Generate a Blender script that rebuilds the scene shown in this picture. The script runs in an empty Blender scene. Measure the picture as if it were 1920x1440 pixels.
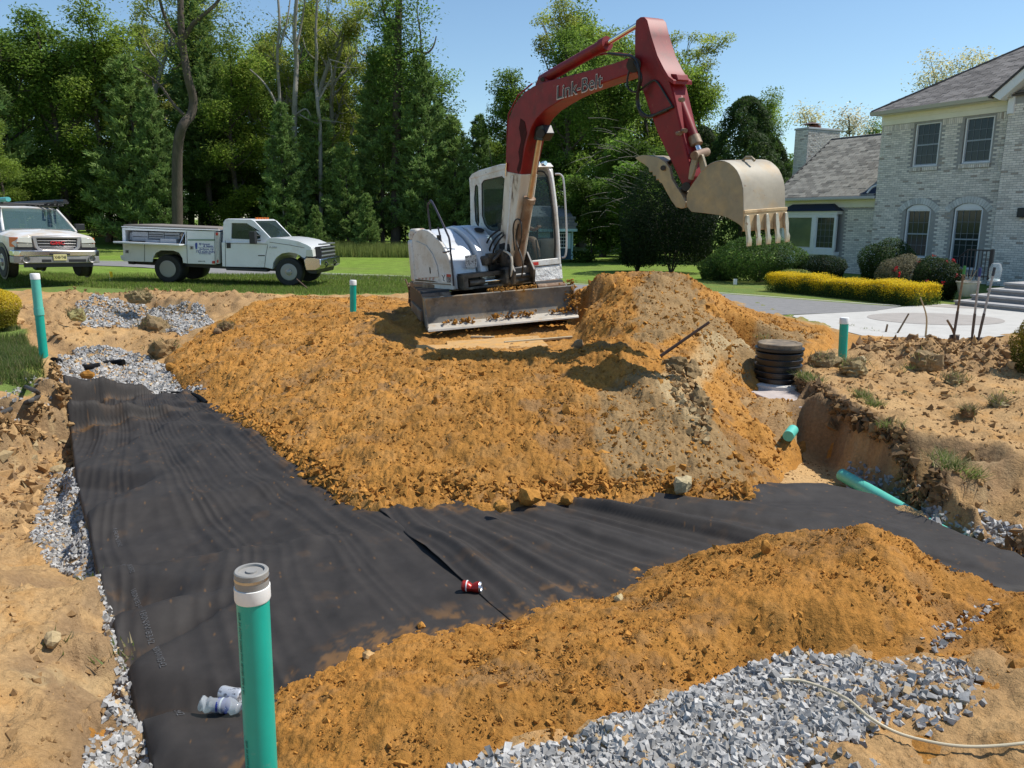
import bpy, math, random
import numpy as np
from mathutils import Vector, Matrix
from mathutils.geometry import delaunay_2d_cdt, tessellate_polygon

# ------------------------------------------------------------------ camera
scene = bpy.context.scene
FPX = 1443.0                      # focal length in pixels of the 1920 wide photograph
PITCH = math.radians(12.1)
CZ = 2.0
cd = bpy.data.cameras.new('camera'); cam = bpy.data.objects.new('camera', cd)
scene.collection.objects.link(cam)
cam.location = (0, 0, CZ); cam.rotation_euler = (math.radians(90) - PITCH, 0, 0)
cd.sensor_width = 36.0; cd.lens = 36.0 * FPX / 1920.0
cd.clip_start = 0.05; cd.clip_end = 3000
scene.camera = cam
# ------------------------------------------------------------------ light
SUN = Vector((1.28, 0.24, 1.92)).normalized()
world = bpy.data.worlds.new('World'); scene.world = world; world.use_nodes = True
wn = world.node_tree; wn.nodes.clear()
wo = wn.nodes.new('ShaderNodeOutputWorld'); wb = wn.nodes.new('ShaderNodeBackground'); ws = wn.nodes.new('ShaderNodeTexSky')
ws.sky_type = 'NISHITA'; ws.sun_disc = False
ws.sun_elevation = math.asin(SUN.z); ws.sun_rotation = math.atan2(SUN.x, SUN.y)
ws.air_density = 1.0; ws.dust_density = 0.2; ws.ozone_density = 1.0; ws.altitude = 0
wb.inputs['Strength'].default_value = 0.12
wm = wn.nodes.new('ShaderNodeMix'); wm.data_type = 'RGBA'; wm.blend_type = 'MULTIPLY'; wm.inputs[0].default_value = 1; wm.inputs[7].default_value = (.94, 1.07, 1.12, 1)
wn.links.new(ws.outputs[0], wm.inputs[6]); wn.links.new(wm.outputs[2], wb.inputs[0]); wn.links.new(wb.outputs[0], wo.inputs[0])
sl = bpy.data.lights.new('sun', 'SUN'); sl.energy = 5.0; sl.angle = math.radians(0.53); sl.color = (1.0, 0.955, 0.88)
so = bpy.data.objects.new('sun', sl); scene.collection.objects.link(so)
so.rotation_euler = SUN.to_track_quat('Z', 'Y').to_euler(); so.location = (20, 5, 40)
vs = scene.view_settings; scene.display_settings.display_device = 'sRGB'
vs.view_transform = 'Standard'; vs.look = 'None'; vs.exposure = 0.12; vs.gamma = 1.0; vs.use_curve_mapping = False
scene.cycles.max_bounces = 8; scene.cycles.transparent_max_bounces = 12

# ------------------------------------------------------------------ measuring helpers: photograph pixel -> place
_c, _s = math.cos(PITCH), math.sin(PITCH)
def ray(px, py):
    x = (px - 960) / FPX; v = (720 - py) / FPX
    return np.array((x, _c + v * _s, -_s + v * _c))
def gp(px, py, z):
    r = ray(px, py); t = (z - CZ) / r[2]; return np.array((r[0] * t, r[1] * t, z))
def dp(px, py, Y):
    r = ray(px, py); t = Y / r[1]; return np.array((r[0] * t, Y, CZ + r[2] * t))
def uv_on(px, py, O, U, V):
    r = ray(px, py); M = np.array([U, V, -r]).T
    a = np.linalg.solve(M, np.array((0, 0, CZ)) - np.array(O, float)); return (a[0], a[1])
def trace(pts, O, U, V): return [uv_on(p[0], p[1], O, U, V) for p in pts]
def on_plane(px, py, O, U, V):
    a = uv_on(px, py, O, U, V); return np.array(O) + a[0] * np.array(U) + a[1] * np.array(V)
def unit(v): v = np.array(v, float); return v / np.linalg.norm(v)

# ------------------------------------------------------------------ noise
def _hash(ix, iy, seed):
    h = (ix.astype(np.int64) * 374761393 + iy.astype(np.int64) * 668265263 + seed * 1442695041) & 0xffffffff
    h = ((h ^ (h >> 13)) * 1274126177) & 0xffffffff
    return ((h ^ (h >> 16)) & 0xffffff) / float(0xffffff)
def vnoise(x, y, seed=0):
    ix = np.floor(x); iy = np.floor(y); fx = x - ix; fy = y - iy
    fx = fx * fx * fx * (fx * (fx * 6 - 15) + 10); fy = fy * fy * fy * (fy * (fy * 6 - 15) + 10)
    a = _hash(ix, iy, seed); b = _hash(ix + 1, iy, seed); c = _hash(ix, iy + 1, seed); d = _hash(ix + 1, iy + 1, seed)
    return (a + (b - a) * fx + (c - a) * fy + (a - b - c + d) * fx * fy) * 2 - 1
def fbm(x, y, freq, octs=4, gain=.5, seed=0):
    s = np.zeros_like(x); a = 1.0; n = 0
    for k in range(octs):
        t = k * 0.9; ca, sa = math.cos(t), math.sin(t)
        s += a * vnoise((x * ca - y * sa) * freq + 13.7 * k, (x * sa + y * ca) * freq - 7.1 * k, seed + k); n += a; a *= gain; freq *= 2.03
    return s / n
def cells(x, y, freq, seed=0):
    """distance to the nearest feature point, 0..~1 : lumps"""
    x = x * freq; y = y * freq; ix = np.floor(x); iy = np.floor(y); best = np.full(x.shape, 9.0)
    for i in (-1, 0, 1):
        for j in (-1, 0, 1):
            cx = ix + i; cy = iy + j
            dx = cx + _hash(cx, cy, seed) - x; dy = cy + _hash(cx, cy, seed + 7) - y
            best = np.minimum(best, dx * dx + dy * dy)
    return np.sqrt(best)
def sstep(a, b, x):
    t = np.clip((x - a) / (b - a), 0, 1); return t * t * (3 - 2 * t)

# ------------------------------------------------------------------ materials
MATS = {}
def mat(name, col, rough=.6, metal=0., var=None, bump=None, attr=False, spec=.5, col2=None, thr=None, stretch=None, trans=0., alpha=1., coat=0., var2=None):
    """var=(scale, amount) brightness noise; col2/thr=(scale, lo, hi) patches of a second colour"""
    if name in MATS: return MATS[name]
    m = bpy.data.materials.new(name); m.use_nodes = True; nt = m.node_tree; N = nt.nodes; L = nt.links
    p = N['Principled BSDF']; p.inputs['Roughness'].default_value = rough; p.inputs['Metallic'].default_value = metal
    p.inputs['Specular IOR Level'].default_value = spec; p.inputs['Coat Weight'].default_value = coat
    tc = N.new('ShaderNodeTexCoord'); vec = tc.outputs['Object']
    if stretch:
        mp = N.new('ShaderNodeMapping'); mp.inputs['Scale'].default_value = stretch; L.new(vec, mp.inputs[0]); vec = mp.outputs[0]
    if attr:
        a = N.new('ShaderNodeAttribute'); a.attribute_name = 'Col'; out = a.outputs['Color']
    else:
        rgb = N.new('ShaderNodeRGB'); rgb.outputs[0].default_value = (*col, 1); out = rgb.outputs[0]
    def noise(sc, det=5):
        n = N.new('ShaderNodeTexNoise'); n.inputs['Scale'].default_value = sc; n.inputs['Detail'].default_value = det; n.inputs['Roughness'].default_value = .62
        L.new(vec, n.inputs['Vector']); return n.outputs['Fac']
    def mixc(fac, a, b, mode='MIX'):
        x = N.new('ShaderNodeMix'); x.data_type = 'RGBA'; x.blend_type = mode
        if isinstance(fac, float): x.inputs[0].default_value = fac
        else: L.new(fac, x.inputs[0])
        for s, v in ((6, a), (7, b)):
            if isinstance(v, tuple): x.inputs[s].default_value = (*v, 1)
            else: L.new(v, x.inputs[s])
        return x.outputs[2]
    def ramp(fac, lo, hi, v0=0., v1=1.):
        r = N.new('ShaderNodeMapRange'); r.inputs['From Min'].default_value = lo; r.inputs['From Max'].default_value = hi
        r.inputs['To Min'].default_value = v0; r.inputs['To Max'].default_value = v1; L.new(fac, r.inputs['Value']); return r.outputs[0]
    if col2:
        cs = col2 if isinstance(col2, list) else [col2]; ts = thr if isinstance(thr, list) else [thr]
        for c2, (sc, lo, hi) in zip(cs, ts):
            out = mixc(ramp(noise(sc), lo, hi), out, c2)
    for v in (var, var2):
        if v:
            f = ramp(noise(v[0]), .3, .7, 1 - v[1], 1 + v[1])
            cc = N.new('ShaderNodeCombineColor')
            for k in range(3): L.new(f, cc.inputs[k])
            out = mixc(1.0, out, cc.outputs[0], 'MULTIPLY')
    L.new(out, p.inputs['Base Color'])
    if bump:
        prev = None
        for sc, st, di in (bump if isinstance(bump, list) else [bump]):
            b = N.new('ShaderNodeBump'); b.inputs['Strength'].default_value = st; b.inputs['Distance'].default_value = di
            L.new(noise(sc, 6), b.inputs['Height'])
            if prev: L.new(prev, b.inputs['Normal'])
            prev = b.outputs[0]
        L.new(prev, p.inputs['Normal'])
    if trans: # leaf: part of the light passes through
        t = N.new('ShaderNodeBsdfTranslucent'); L.new(out, t.inputs['Color']); x = N.new('ShaderNodeMixShader'); x.inputs[0].default_value = trans
        L.new(p.outputs[0], x.inputs[1]); L.new(t.outputs[0], x.inputs[2]); L.new(x.outputs[0], N['Material Output'].inputs['Surface'])
    if alpha < 1: # thin glass
        t = N.new('ShaderNodeBsdfTransparent'); t.inputs[0].default_value = (.72, .8, .8, 1); x = N.new('ShaderNodeMixShader'); x.inputs[0].default_value = alpha
        L.new(t.outputs[0], x.inputs[1]); L.new(p.outputs[0], x.inputs[2]); L.new(x.outputs[0], N['Material Output'].inputs['Surface'])
    MATS[name] = m; return m

# ------------------------------------------------------------------ objects
ORG = np.zeros(3)
def link(o, parent=None):
    scene.collection.objects.link(o)
    if parent is not None: o.parent = parent
    return o
def tag(o, label=None, cat=None, group=None, kind=None):
    if label: o['label'] = label
    if cat: o['category'] = cat
    if group: o['group'] = group
    if kind: o['kind'] = kind
    return o
def thing(name, label, cat, loc, group=None):
    global ORG
    o = bpy.data.objects.new(name, None); o.empty_display_size = .1; link(o); o.location = loc; ORG = np.array(loc, float)
    return tag(o, label, cat, group)
def setorg(loc=(0, 0, 0)):
    global ORG; ORG = np.array(loc, float)
def mesh_np(name, V, Fq, mats=None, cols=None, smooth=False, fcols=None):
    """V (n,3) ; Fq (m,3) or (m,4) int array"""
    me = bpy.data.meshes.new(name); V = np.asarray(V, np.float32); Fq = np.asarray(Fq, np.int32)
    me.vertices.add(len(V)); me.vertices.foreach_set('co', V.ravel())
    k = Fq.shape[1]; me.loops.add(Fq.size); me.loops.foreach_set('vertex_index', Fq.ravel())
    me.polygons.add(len(Fq)); me.polygons.foreach_set('loop_start', np.arange(0, Fq.size, k, dtype=np.int32))
    me.polygons.foreach_set('loop_total', np.full(len(Fq), k, np.int32))
    me.update(calc_edges=True)
    if smooth: me.polygons.foreach_set('use_smooth', np.ones(len(Fq), bool))
    if cols is not None:
        a = me.color_attributes.new('Col', 'FLOAT_COLOR', 'POINT'); c = np.ones((len(V), 4), np.float32); c[:, :3] = cols; a.data.foreach_set('color', c.ravel())
    if mats: me.materials.append(mats)
    me.polygons.foreach_set("use_smooth", np.full(len(Fq), bool(smooth))); me.validate(); return me
def obj_np(name, V, Fq, m, parent=None, cols=None, smooth=False, org=None):
    o = bpy.data.objects.new(name, mesh_np(name, np.asarray(V) - (ORG if org is None else np.array(org)), Fq, m, cols, smooth)); return link(o, parent)

class MB:
    """collects shapes of ONE part, in place coordinates (optionally through a frame)"""
    def __init__(s, M=None): s.v = []; s.f = []; s.M = M
    def add(s, vs, fs):
        b = len(s.v)
        if s.M is not None:
            M = s.M; vs = [M[0] + v[0] * M[1] + v[1] * M[2] + v[2] * M[3] for v in vs]
        s.v += [tuple(float(q) for q in v) for v in vs]; s.f += [tuple(b + i for i in f) for f in fs]; return s
    def box(s, c, d, R=None):
        c = np.array(c, float); vs = []
        for sx in (-.5, .5):
            for sy in (-.5, .5):
                for sz in (-.5, .5):
                    v = np.array((sx * d[0], sy * d[1], sz * d[2]))
                    if R is not None: v = R @ v
                    vs.append(c + v)
        return s.add(vs, [(0, 1, 3, 2), (4, 6, 7, 5), (0, 4, 5, 1), (2, 3, 7, 6), (0, 2, 6, 4), (1, 5, 7, 3)])
    def bb(s, lo, hi):
        lo = np.array(lo, float); hi = np.array(hi, float); return s.box((lo + hi) / 2, hi - lo)
    def hexa(s, bot, top):
        """bot/top: 4 points each, same winding"""
        return s.add(list(bot) + list(top), [(3, 2, 1, 0), (4, 5, 6, 7), (0, 1, 5, 4), (1, 2, 6, 5), (2, 3, 7, 6), (3, 0, 4, 7)])
    def prism(s, poly, O, U, V, W, t0, t1, holes=()):
        O, U, V, W = (np.array(q, float) for q in (O, U, V, W)); loops = [list(poly)] + [list(h) for h in holes]
        tri = tessellate_polygon([[Vector((p[0], p[1], 0)) for p in lp] for lp in loops])
        flat = [p for lp in loops for p in lp]; n = len(flat)
        vs = [O + p[0] * U + p[1] * V + t0 * W for p in flat] + [O + p[0] * U + p[1] * V + t1 * W for p in flat]
        A = lambda i, j, k: (flat[j][0] - flat[i][0]) * (flat[k][1] - flat[i][1]) - (flat[j][1] - flat[i][1]) * (flat[k][0] - flat[i][0])
        fs = []
        for t in tri:
            t = tuple(t) if A(*t) > 0 else (t[2], t[1], t[0])
            fs.append((t[2], t[1], t[0])); fs.append(tuple(i + n for i in t))
        b = 0
        for li, lp in enumerate(loops):
            k = len(lp); ar = sum(lp[i][0] * lp[(i + 1) % k][1] - lp[(i + 1) % k][0] * lp[i][1] for i in range(k))
            fl = (ar > 0) == (li == 0)
            for i in range(k):
                q = (b + i, b + (i + 1) % k, b + (i + 1) % k + n, b + i + n); fs.append(q if fl else q[::-1])
            b += k
        return s.add(vs, fs)
    def tube(s, pts, r, n=8, cap=True, close=False):
        pts = [np.array(p, float) for p in pts]; k = len(pts); rr = r if hasattr(r, '__len__') else [r] * k
        vs = []; fs = []; up = None
        for i, p in enumerate(pts):
            a = pts[max(i - 1, 0)]; b = pts[min(i + 1, k - 1)]; t = unit(b - a)
            if up is None:
                up = np.array((0, 0, 1.)) if abs(t[2]) < .9 else np.array((1., 0, 0))
            x = np.cross(t, up); x = unit(x) if np.linalg.norm(x) > 1e-6 else np.array((1., 0, 0)); up = np.cross(x, t)
            for j in range(n):
                an = 2 * math.pi * j / n; vs.append(p + rr[i] * (math.cos(an) * x + math.sin(an) * up))
        for i in range(k - 1):
            for j in range(n):
                fs.append((i * n + j, i * n + (j + 1) % n, (i + 1) * n + (j + 1) % n, (i + 1) * n + j))
        if cap: fs.append(tuple(range(n - 1, -1, -1))); fs.append(tuple((k - 1) * n + j for j in range(n)))
        return s.add(vs, fs)
    def cyl(s, p0, p1, r, n=16, r2=None): return s.tube([p0, p1], [r, r if r2 is None else r2], n)
    def lathe(s, prof, O, A, n=24):
        """prof (r, h) list around axis A from O"""
        O = np.array(O, float); A = unit(A); x = np.cross(A, (0, 0, 1.)); x = unit(x) if np.linalg.norm(x) > 1e-4 else np.array((1., 0, 0)); y = np.cross(A, x)
        vs = []; fs = []; k = len(prof)
        for r, h in prof:
            for j in range(n):
                an = 2 * math.pi * j / n; vs.append(O + A * h + max(r, 1e-4) * (math.cos(an) * x + math.sin(an) * y))
        for i in range(k - 1):
            for j in range(n): fs.append((i * n + j, i * n + (j + 1) % n, (i + 1) * n + (j + 1) % n, (i + 1) * n + j))
        fs.append(tuple(range(n - 1, -1, -1))); fs.append(tuple((k - 1) * n + j for j in range(n)))
        return s.add(vs, fs)
    def build(s, name, m, parent=None, bevel=0, seg=2, smooth=True, angle=35, org=None):
        me = bpy.data.meshes.new(name); o0 = ORG if org is None else np.array(org)
        me.from_pydata([tuple(np.array(v) - o0) for v in s.v], [], s.f); me.materials.append(m)
        import bmesh as _b
        b = _b.new(); b.from_mesh(me); _b.ops.recalc_face_normals(b, faces=b.faces); b.to_mesh(me); b.free()
        if smooth:
            me.polygons.foreach_set('use_smooth', np.ones(len(me.polygons), bool)); me.set_sharp_from_angle(angle=math.radians(angle))
        o = link(bpy.data.objects.new(name, me), parent)
        if bevel:
            md = o.modifiers.new('bevel', 'BEVEL'); md.width = bevel; md.segments = seg; md.limit_method = 'ANGLE'; md.angle_limit = math.radians(30)
        return o

def text_part(name, body, O, U, V, size, m, parent, depth=.004, bold=0., width=None, shear=0.):
    cu = bpy.data.curves.new(name, 'FONT'); cu.body = body; cu.size = 1; cu.extrude = .002; cu.offset = bold; cu.resolution_u = 3; cu.shear = shear
    to = bpy.data.objects.new(name, cu); scene.collection.objects.link(to)
    bpy.context.view_layer.update(); dg = bpy.context.evaluated_depsgraph_get(); me0 = to.evaluated_get(dg).to_mesh()
    vs = np.array([v.co[:] for v in me0.vertices]); fs = [tuple(p.vertices) for p in me0.polygons]
    to.to_mesh_clear(); bpy.data.objects.remove(to); bpy.data.curves.remove(cu)
    U = unit(U); V = unit(V); W = np.cross(U, V)
    h = .72; sx = size / h; sy = size / h
    if width: sx = width / (vs[:, 0].max() - vs[:, 0].min())
    pts = np.array(O)[None] + vs[:, :1] * sx * U + vs[:, 1:2] * sy * V + (vs[:, 2:3] / .002 + 1) * .5 * depth * W
    me = bpy.data.meshes.new(name); me.from_pydata([tuple(p - ORG) for p in pts], [], fs); me.materials.append(m)
    return link(bpy.data.objects.new(name, me), parent)
def duplicate(root, loc, rotz=0, scale=1, label=None, group=None, cat=None):
    r = root.copy(); scene.collection.objects.link(r); r.location = loc; r.rotation_euler = (0, 0, rotz)
    r.scale = (scale,) * 3 if not hasattr(scale, '__len__') else scale
    if label: r['label'] = label
    if group: r['group'] = group
    for ch in list(root.children):
        c = ch.copy(); scene.collection.objects.link(c); c.parent = r
        for g in list(ch.children):
            d = g.copy(); scene.collection.objects.link(d); d.parent = c
    return r
RNG = np.random.default_rng(11); random.seed(5)
# ================================================================== TERRAIN
GX0, GX1, GY0, GY1, GS = -18.0, 18.0, 0.3, 26.0, 0.04
NXG = int((GX1 - GX0) / GS) + 1; NYG = int((GY1 - GY0) / GS) + 1
gxx, gyy = np.meshgrid(GX0 + np.arange(NXG) * GS, GY0 + np.arange(NYG) * GS)
def raster(P):
    P = np.array(P, float)
    res = delaunay_2d_cdt([Vector((p[0], p[1])) for p in P], [], [], 0, 1e-6)
    vx = np.array([v[:] for v in res[0]]); orig = [o[0] if o else 0 for o in res[3]]; z = np.array([P[o][2] for o in orig])
    out = np.full(gxx.shape, np.nan)
    for f in res[2]:
        for k in range(1, len(f) - 1):
            i, j, l = f[0], f[k], f[k + 1]
            a, b, c = vx[i], vx[j], vx[l]
            x0 = max(int((min(a[0], b[0], c[0]) - GX0) / GS) - 1, 0); x1 = min(int((max(a[0], b[0], c[0]) - GX0) / GS) + 2, NXG)
            y0 = max(int((min(a[1], b[1], c[1]) - GY0) / GS) - 1, 0); y1 = min(int((max(a[1], b[1], c[1]) - GY0) / GS) + 2, NYG)
            if x1 <= x0 or y1 <= y0: continue
            X = gxx[y0:y1, x0:x1]; Y = gyy[y0:y1, x0:x1]
            det = (b[1] - c[1]) * (a[0] - c[0]) + (c[0] - b[0]) * (a[1] - c[1])
            if abs(det) < 1e-12: continue
            w0 = ((b[1] - c[1]) * (X - c[0]) + (c[0] - b[0]) * (Y - c[1])) / det
            w1 = ((c[1] - a[1]) * (X - c[0]) + (a[0] - c[0]) * (Y - c[1])) / det; w2 = 1 - w0 - w1
            m = (w0 >= -1e-9) & (w1 >= -1e-9) & (w2 >= -1e-9)
            out[y0:y1, x0:x1][m] = (w0 * z[i] + w1 * z[j] + w2 * z[l])[m]
    return out
def blur(A, n):
    for _ in range(n):
        B = A.copy(); B[1:-1] = (A[:-2] + 2 * A[1:-1] + A[2:]) / 4; A = B.copy(); A[:, 1:-1] = (B[:, :-2] + 2 * B[:, 1:-1] + B[:, 2:]) / 4
    return A
def sample(A, x, y):
    fx = np.clip((np.asarray(x, float) - GX0) / GS, 0, NXG - 1.001); fy = np.clip((np.asarray(y, float) - GY0) / GS, 0, NYG - 1.001)
    ix = fx.astype(int); iy = fy.astype(int); fx = fx - ix; fy = fy - iy
    return (A[iy, ix] * (1 - fx) + A[iy, ix + 1] * fx) * (1 - fy) + (A[iy + 1, ix] * (1 - fx) + A[iy + 1, ix + 1] * fx) * fy
def inpoly(x, y, poly):
    r = np.zeros(np.shape(x), bool); n = len(poly)
    for i in range(n):
        x0, y0 = poly[i][:2]; x1, y1 = poly[(i + 1) % n][:2]
        if y0 == y1: continue
        c = ((y0 > y) != (y1 > y)) & (x < (x1 - x0) * (y - y0) / (y1 - y0) + x0); r ^= c
    return r
def shift(p, dx, dy, z): return np.array((p[0] + dx, p[1] + dy, z))

# --- ground: (photo pixel, height) pairs
Ltop = [gp(*p) for p in [(104, 688, .0), (116, 715, .0), (132, 746, .0), (75, 750, .02), (0, 785, .02), (-140, 850, .02), (-500, 1000, .0)]]
Gp = list(Ltop) + [shift(p, .05, -.05, -.30) for p in Ltop[:3]] + [shift(p, .10, -.10, -.55) for p in Ltop[:3]]
Gp += [shift(p, .03, -.09, -.26) for p in Ltop[3:]] + [shift(p, .09, -.24, -.52) for p in Ltop[3:]] + [shift(p, .30, -.70, -.62) for p in Ltop[3:]]
def add(lst): Gp.extend(gp(*p) for p in lst)
add([(95, 905, -.6), (105, 980, -.6), (60, 1010, -.6), (112, 1072, -.57), (0, 1020, -.6), (160, 1088, -.52),        # gravel strip at the left
     (0, 1075, -.24), (80, 1118, -.2), (150, 1125, -.16), (185, 1105, -.16), (200, 1180, -.06), (222, 1285, -.02), (60, 1200, -.04), (0, 1250, .02), (-200, 1250, .05),
     (0, 1440, .06), (110, 1440, .03), (150, 1370, .0), (-300, 1440, .06), (120, 1300, .03),
     (170, 1390, -.12), (228, 1345, -.3), (225, 1400, -.27), (200, 1440, -.15), (250, 1470, -.2), (150, 1600, .0)])
Bl = [gp(*p) for p in [(122, 743, -.4), (130, 800, -.36), (137, 880, -.3), (160, 960, -.28), (185, 1080, -.25), (207, 1160, -.22), (235, 1260, -.2), (262, 1350, -.17), (285, 1440, -.14), (310, 1600, -.1)]]
Gp += Bl + [shift(p, -.07, 0, -.58 if i < 5 else -.38) for i, p in enumerate(Bl)]
Gp += [shift(gp(*p), .06, 0, -.4) for p in [(185, 1105, -.16), (200, 1180, -.06), (222, 1285, -.02)]]
add([(400, 770, -.4), (600, 900, -.28), (800, 960, -.25), (700, 1000, -.25), (500, 1100, -.23), (900, 1100, -.2), (1100, 960, -.27), (1400, 930, -.33), (1200, 1050, -.25),
     (600, 1300, -.15), (500, 1440, -.12), (1000, 1200, -.15), (1500, 1000, -.3), (300, 900, -.32), (1650, 1050, -.32), (700, 1600, -.1)])
Br = [gp(*p) for p in [(1428, 905, -.33), (1530, 912, -.36), (1640, 938, -.38), (1730, 975, -.38), (1830, 1022, -.37), (1925, 1068, -.35), (2000, 1110, -.33)]]
Gp += Br + [shift(p, .10, .10, -.57) for p in Br[2:]]
add([(1580, 900, -.56), (1630, 925, -.6), (1725, 972, -.6), (1820, 1018, -.58), (1900, 1058, -.56)])
Rtop = [gp(*p) for p in [(1497, 706, .1), (1540, 725, .12), (1580, 755, .1), (1640, 790, .06), (1690, 815, .04), (1760, 855, .02), (1830, 900, -.04), (1920, 960, -.1), (2060, 1060, -.1)]]
Gp += Rtop + [shift(p, -.05, -.01, -.3) for p in Rtop] + [shift(p, -.11, -.02, -.61) for p in Rtop] + [gp(*p) for p in [(1484, 766, -.1), (1492, 750, .03), (1502, 738, .08), (1515, 722, .12)]]
add([(2080, 1150, -.5),
     (1450, 880, -.40), (1500, 850, -.52), (1540, 900, -.48),
     (1700, 720, .03), (1850, 780, .0), (1930, 850, -.04), (2100, 850, 0), (1600, 690, .1), (1500, 660, .12), (1650, 672, .12), (1720, 657, .2), (1850, 662, .15), (1930, 680, .1), (2100, 690, .1),
     (1600, 636, .04), (1750, 642, .04), (1930, 640, .0), (1480, 607, .05), (1400, 585, .05), (2200, 640, 0),
     (1500, 592, 0), (1620, 625, 0), (1800, 632, 0), (1930, 618, 0), (1380, 560, 0), (1560, 570, 0), (1790, 580, 0)])
# upper left: lawn edge, soil berm, gravel shelf, lower gravel
add([(-60, 545, .25), (60, 532, .25), (130, 533, .28), (270, 540, .25), (420, 548, .22), (560, 550, .18), (770, 548, .22), (180, 562, .34), (260, 556, .3), (350, 566, .28), (500, 575, .2), (60, 575, .3), (430, 560, .32),
     (-40, 580, .2), (0, 605, .12), (45, 620, .1), (60, 690, .03), (90, 660, .03), (0, 700, .05), (-200, 640, .1), (-300, 750, .05), (100, 610, .1), (120, 640, -.06),
     (160, 592, .0), (300, 590, .02), (380, 600, .0), (150, 618, -.05), (270, 624, -.06), (340, 620, -.06), (120, 660, -.24), (190, 652, -.14), (250, 662, -.26), (310, 655, -.2), (190, 664, -.3),
     (120, 690, -.34), (240, 690, -.34), (330, 700, -.36), (150, 730, -.38), (330, 735, -.38), (390, 745, -.38)])
Gp += [np.array(p, float) for p in [(0, 12, .1), (-2, 10, -.1), (1, 9, -.1), (2, 10.5, 0), (3, 12.5, 0), (-4, 14, .05), (0, 15, .1), (4, 15, 0), (-3, 17.2, .12), (1, 17.2, .1), (5, 17, 0),
     (-18, 26, .35), (-12, 21, .3), (-8, 23, .05), (-4, 22.5, .0), (-9, 19.5, .15), (-13, 18, .3), (-17, 16, .3), (-18.5, .2, .1), (-5, .2, .08), (0, .2, 0), (5, .2, .1), (18.5, .2, 0), (18.5, 10, 0), (18.5, 27, 0), (0, 27, 0), (-18.5, 27, .3), (9, 20, 0), (3, 21, 0), (12, 14, 0), (-9, 9, .02), (-14, 10, .1)]]
add([(860, 1440, 0), (1100, 1400, 0), (1300, 1320, .02), (1500, 1250, .02), (1700, 1215, .03), (1300, 1440, .03), (1600, 1440, .05), (1920, 1440, .08), (1920, 1270, .08), (1860, 1120, -.3), (1300, 1700, .03)])
zG = raster(Gp); zG = np.where(np.isnan(zG), 0, zG); zG0 = blur(zG, 1)

def polymask(pxs, z=0, n=6):
    poly = [gp(p[0], p[1], z if len(p) < 3 else p[2]) for p in pxs]
    return blur(inpoly(gxx, gyy, poly).astype(float), n)
lawnP = [(-900, 560), (-60, 545), (60, 530), (130, 532), (200, 538), (300, 541), (420, 547), (560, 551), (770, 548), (1060, 540), (1380, 590), (1380, 553), (1100, 520), (770, 500), (-900, 480)]
wfar = (gyy > 17).astype(float)
m_lawn = polymask([(-1500, 560, .25), (-60, 548, .25), (60, 534, .25), (130, 535, .28), (200, 540, .25), (300, 541, .25), (420, 547, .22), (560, 550, .18), (770, 549, .2), (1150, 549, .1), (1290, 560, 0), (1380, 550, 0), (1380, 520, 0), (1380, 492, 0), (-1500, 492, 0)], 0, 3)
m_lawn = np.maximum(m_lawn, blur(((gyy > 18.8) & (gxx < 6) & (gxx > -20)).astype(float), 3))
m_grassL = polymask([(-900, 700, .05), (-300, 640, .1), (0, 606, .12), (45, 618, .1), (70, 650, .05), (85, 690, .02), (60, 716, .02), (-30, 720, .02), (-500, 800, 0)], 0, 5)
m_bed = polymask([(p[0], p[1], -.3) for p in [(122, 743), (137, 880), (185, 1080), (262, 1350), (310, 1600), (1000, 1500), (1500, 1300), (1880, 1140), (1925, 1068), (1830, 1022), (1730, 975), (1640, 938), (1530, 912), (1428, 905), (1200, 800), (800, 760), (392, 745)]], -.3, 2)
m_bed = np.clip(m_bed + polymask([(108, 728, -.4), (400, 732, -.4), (520, 800, -.4), (300, 860, -.35), (128, 860, -.35)], -.4, 3), 0, 1)
m_orangeR = polymask([(1450, 590), (1560, 620), (1650, 634), (1790, 640), (1800, 655), (1700, 664), (1600, 668), (1560, 660), (1500, 700), (1450, 660)], .05, 4)
m_flat = np.maximum(polymask([(1380, 553), (1500, 597), (1560, 616), (1620, 633), (1700, 638), (1790, 640), (1930, 623), (2400, 600), (2400, 500), (1380, 500)], 0, 2), (gyy > 19.5) * 1.0)
m_talus = polymask([(1430, 905, -.33), (1440, 870, -.3), (1500, 805, -.25), (1545, 835, -.3), (1600, 878, -.4), (1640, 930, -.4), (1570, 915, -.38)], 0, 3)
g_pits = {}
cliff = np.clip((np.hypot(*np.gradient(zG0, GS)) - .35) / .5, 0, 1)
cliff = blur(cliff, 2)
zr = fbm(gxx, gyy, .9, 3, .5, 3) * .04 + fbm(gxx, gyy, 3.2, 3, .55, 8) * .035
zr += np.maximum(0, .45 - cells(gxx, gyy, 2.6, 5)) * .12
rough = np.clip(1 - m_lawn * .93 - m_grassL * .7 - m_bed - m_flat - m_orangeR * .6 - m_talus * .6, 0, 1)
# churned soil right of the far pipe and berm on the left
m_churn = polymask([(1590, 668, .1), (1640, 640, .1), (1760, 640, .1), (1930, 640, .1), (1930, 700, .1), (1840, 700, .1), (1730, 690, .1), (1650, 690, .1)], .1, 4) + polymask([(40, 575, .3), (130, 540, .3), (300, 548, .3), (560, 560, .2), (420, 590, .1), (330, 585, .1), (150, 590, .1), (110, 640, 0), (60, 620, .1)], .2, 5)
zG = zG0 + zr * rough + m_churn * (np.maximum(0, .5 - cells(gxx, gyy, 3.4, 21)) * .22 + fbm(gxx, gyy, 5, 3, .6, 30) * .05)
zG += rough * cliff * (fbm(gxx, gyy, 4.5, 4, .65, 40) * .06 - np.maximum(0, .5 - cells(gxx, gyy, 3.3, 41)) * .06)

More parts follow.
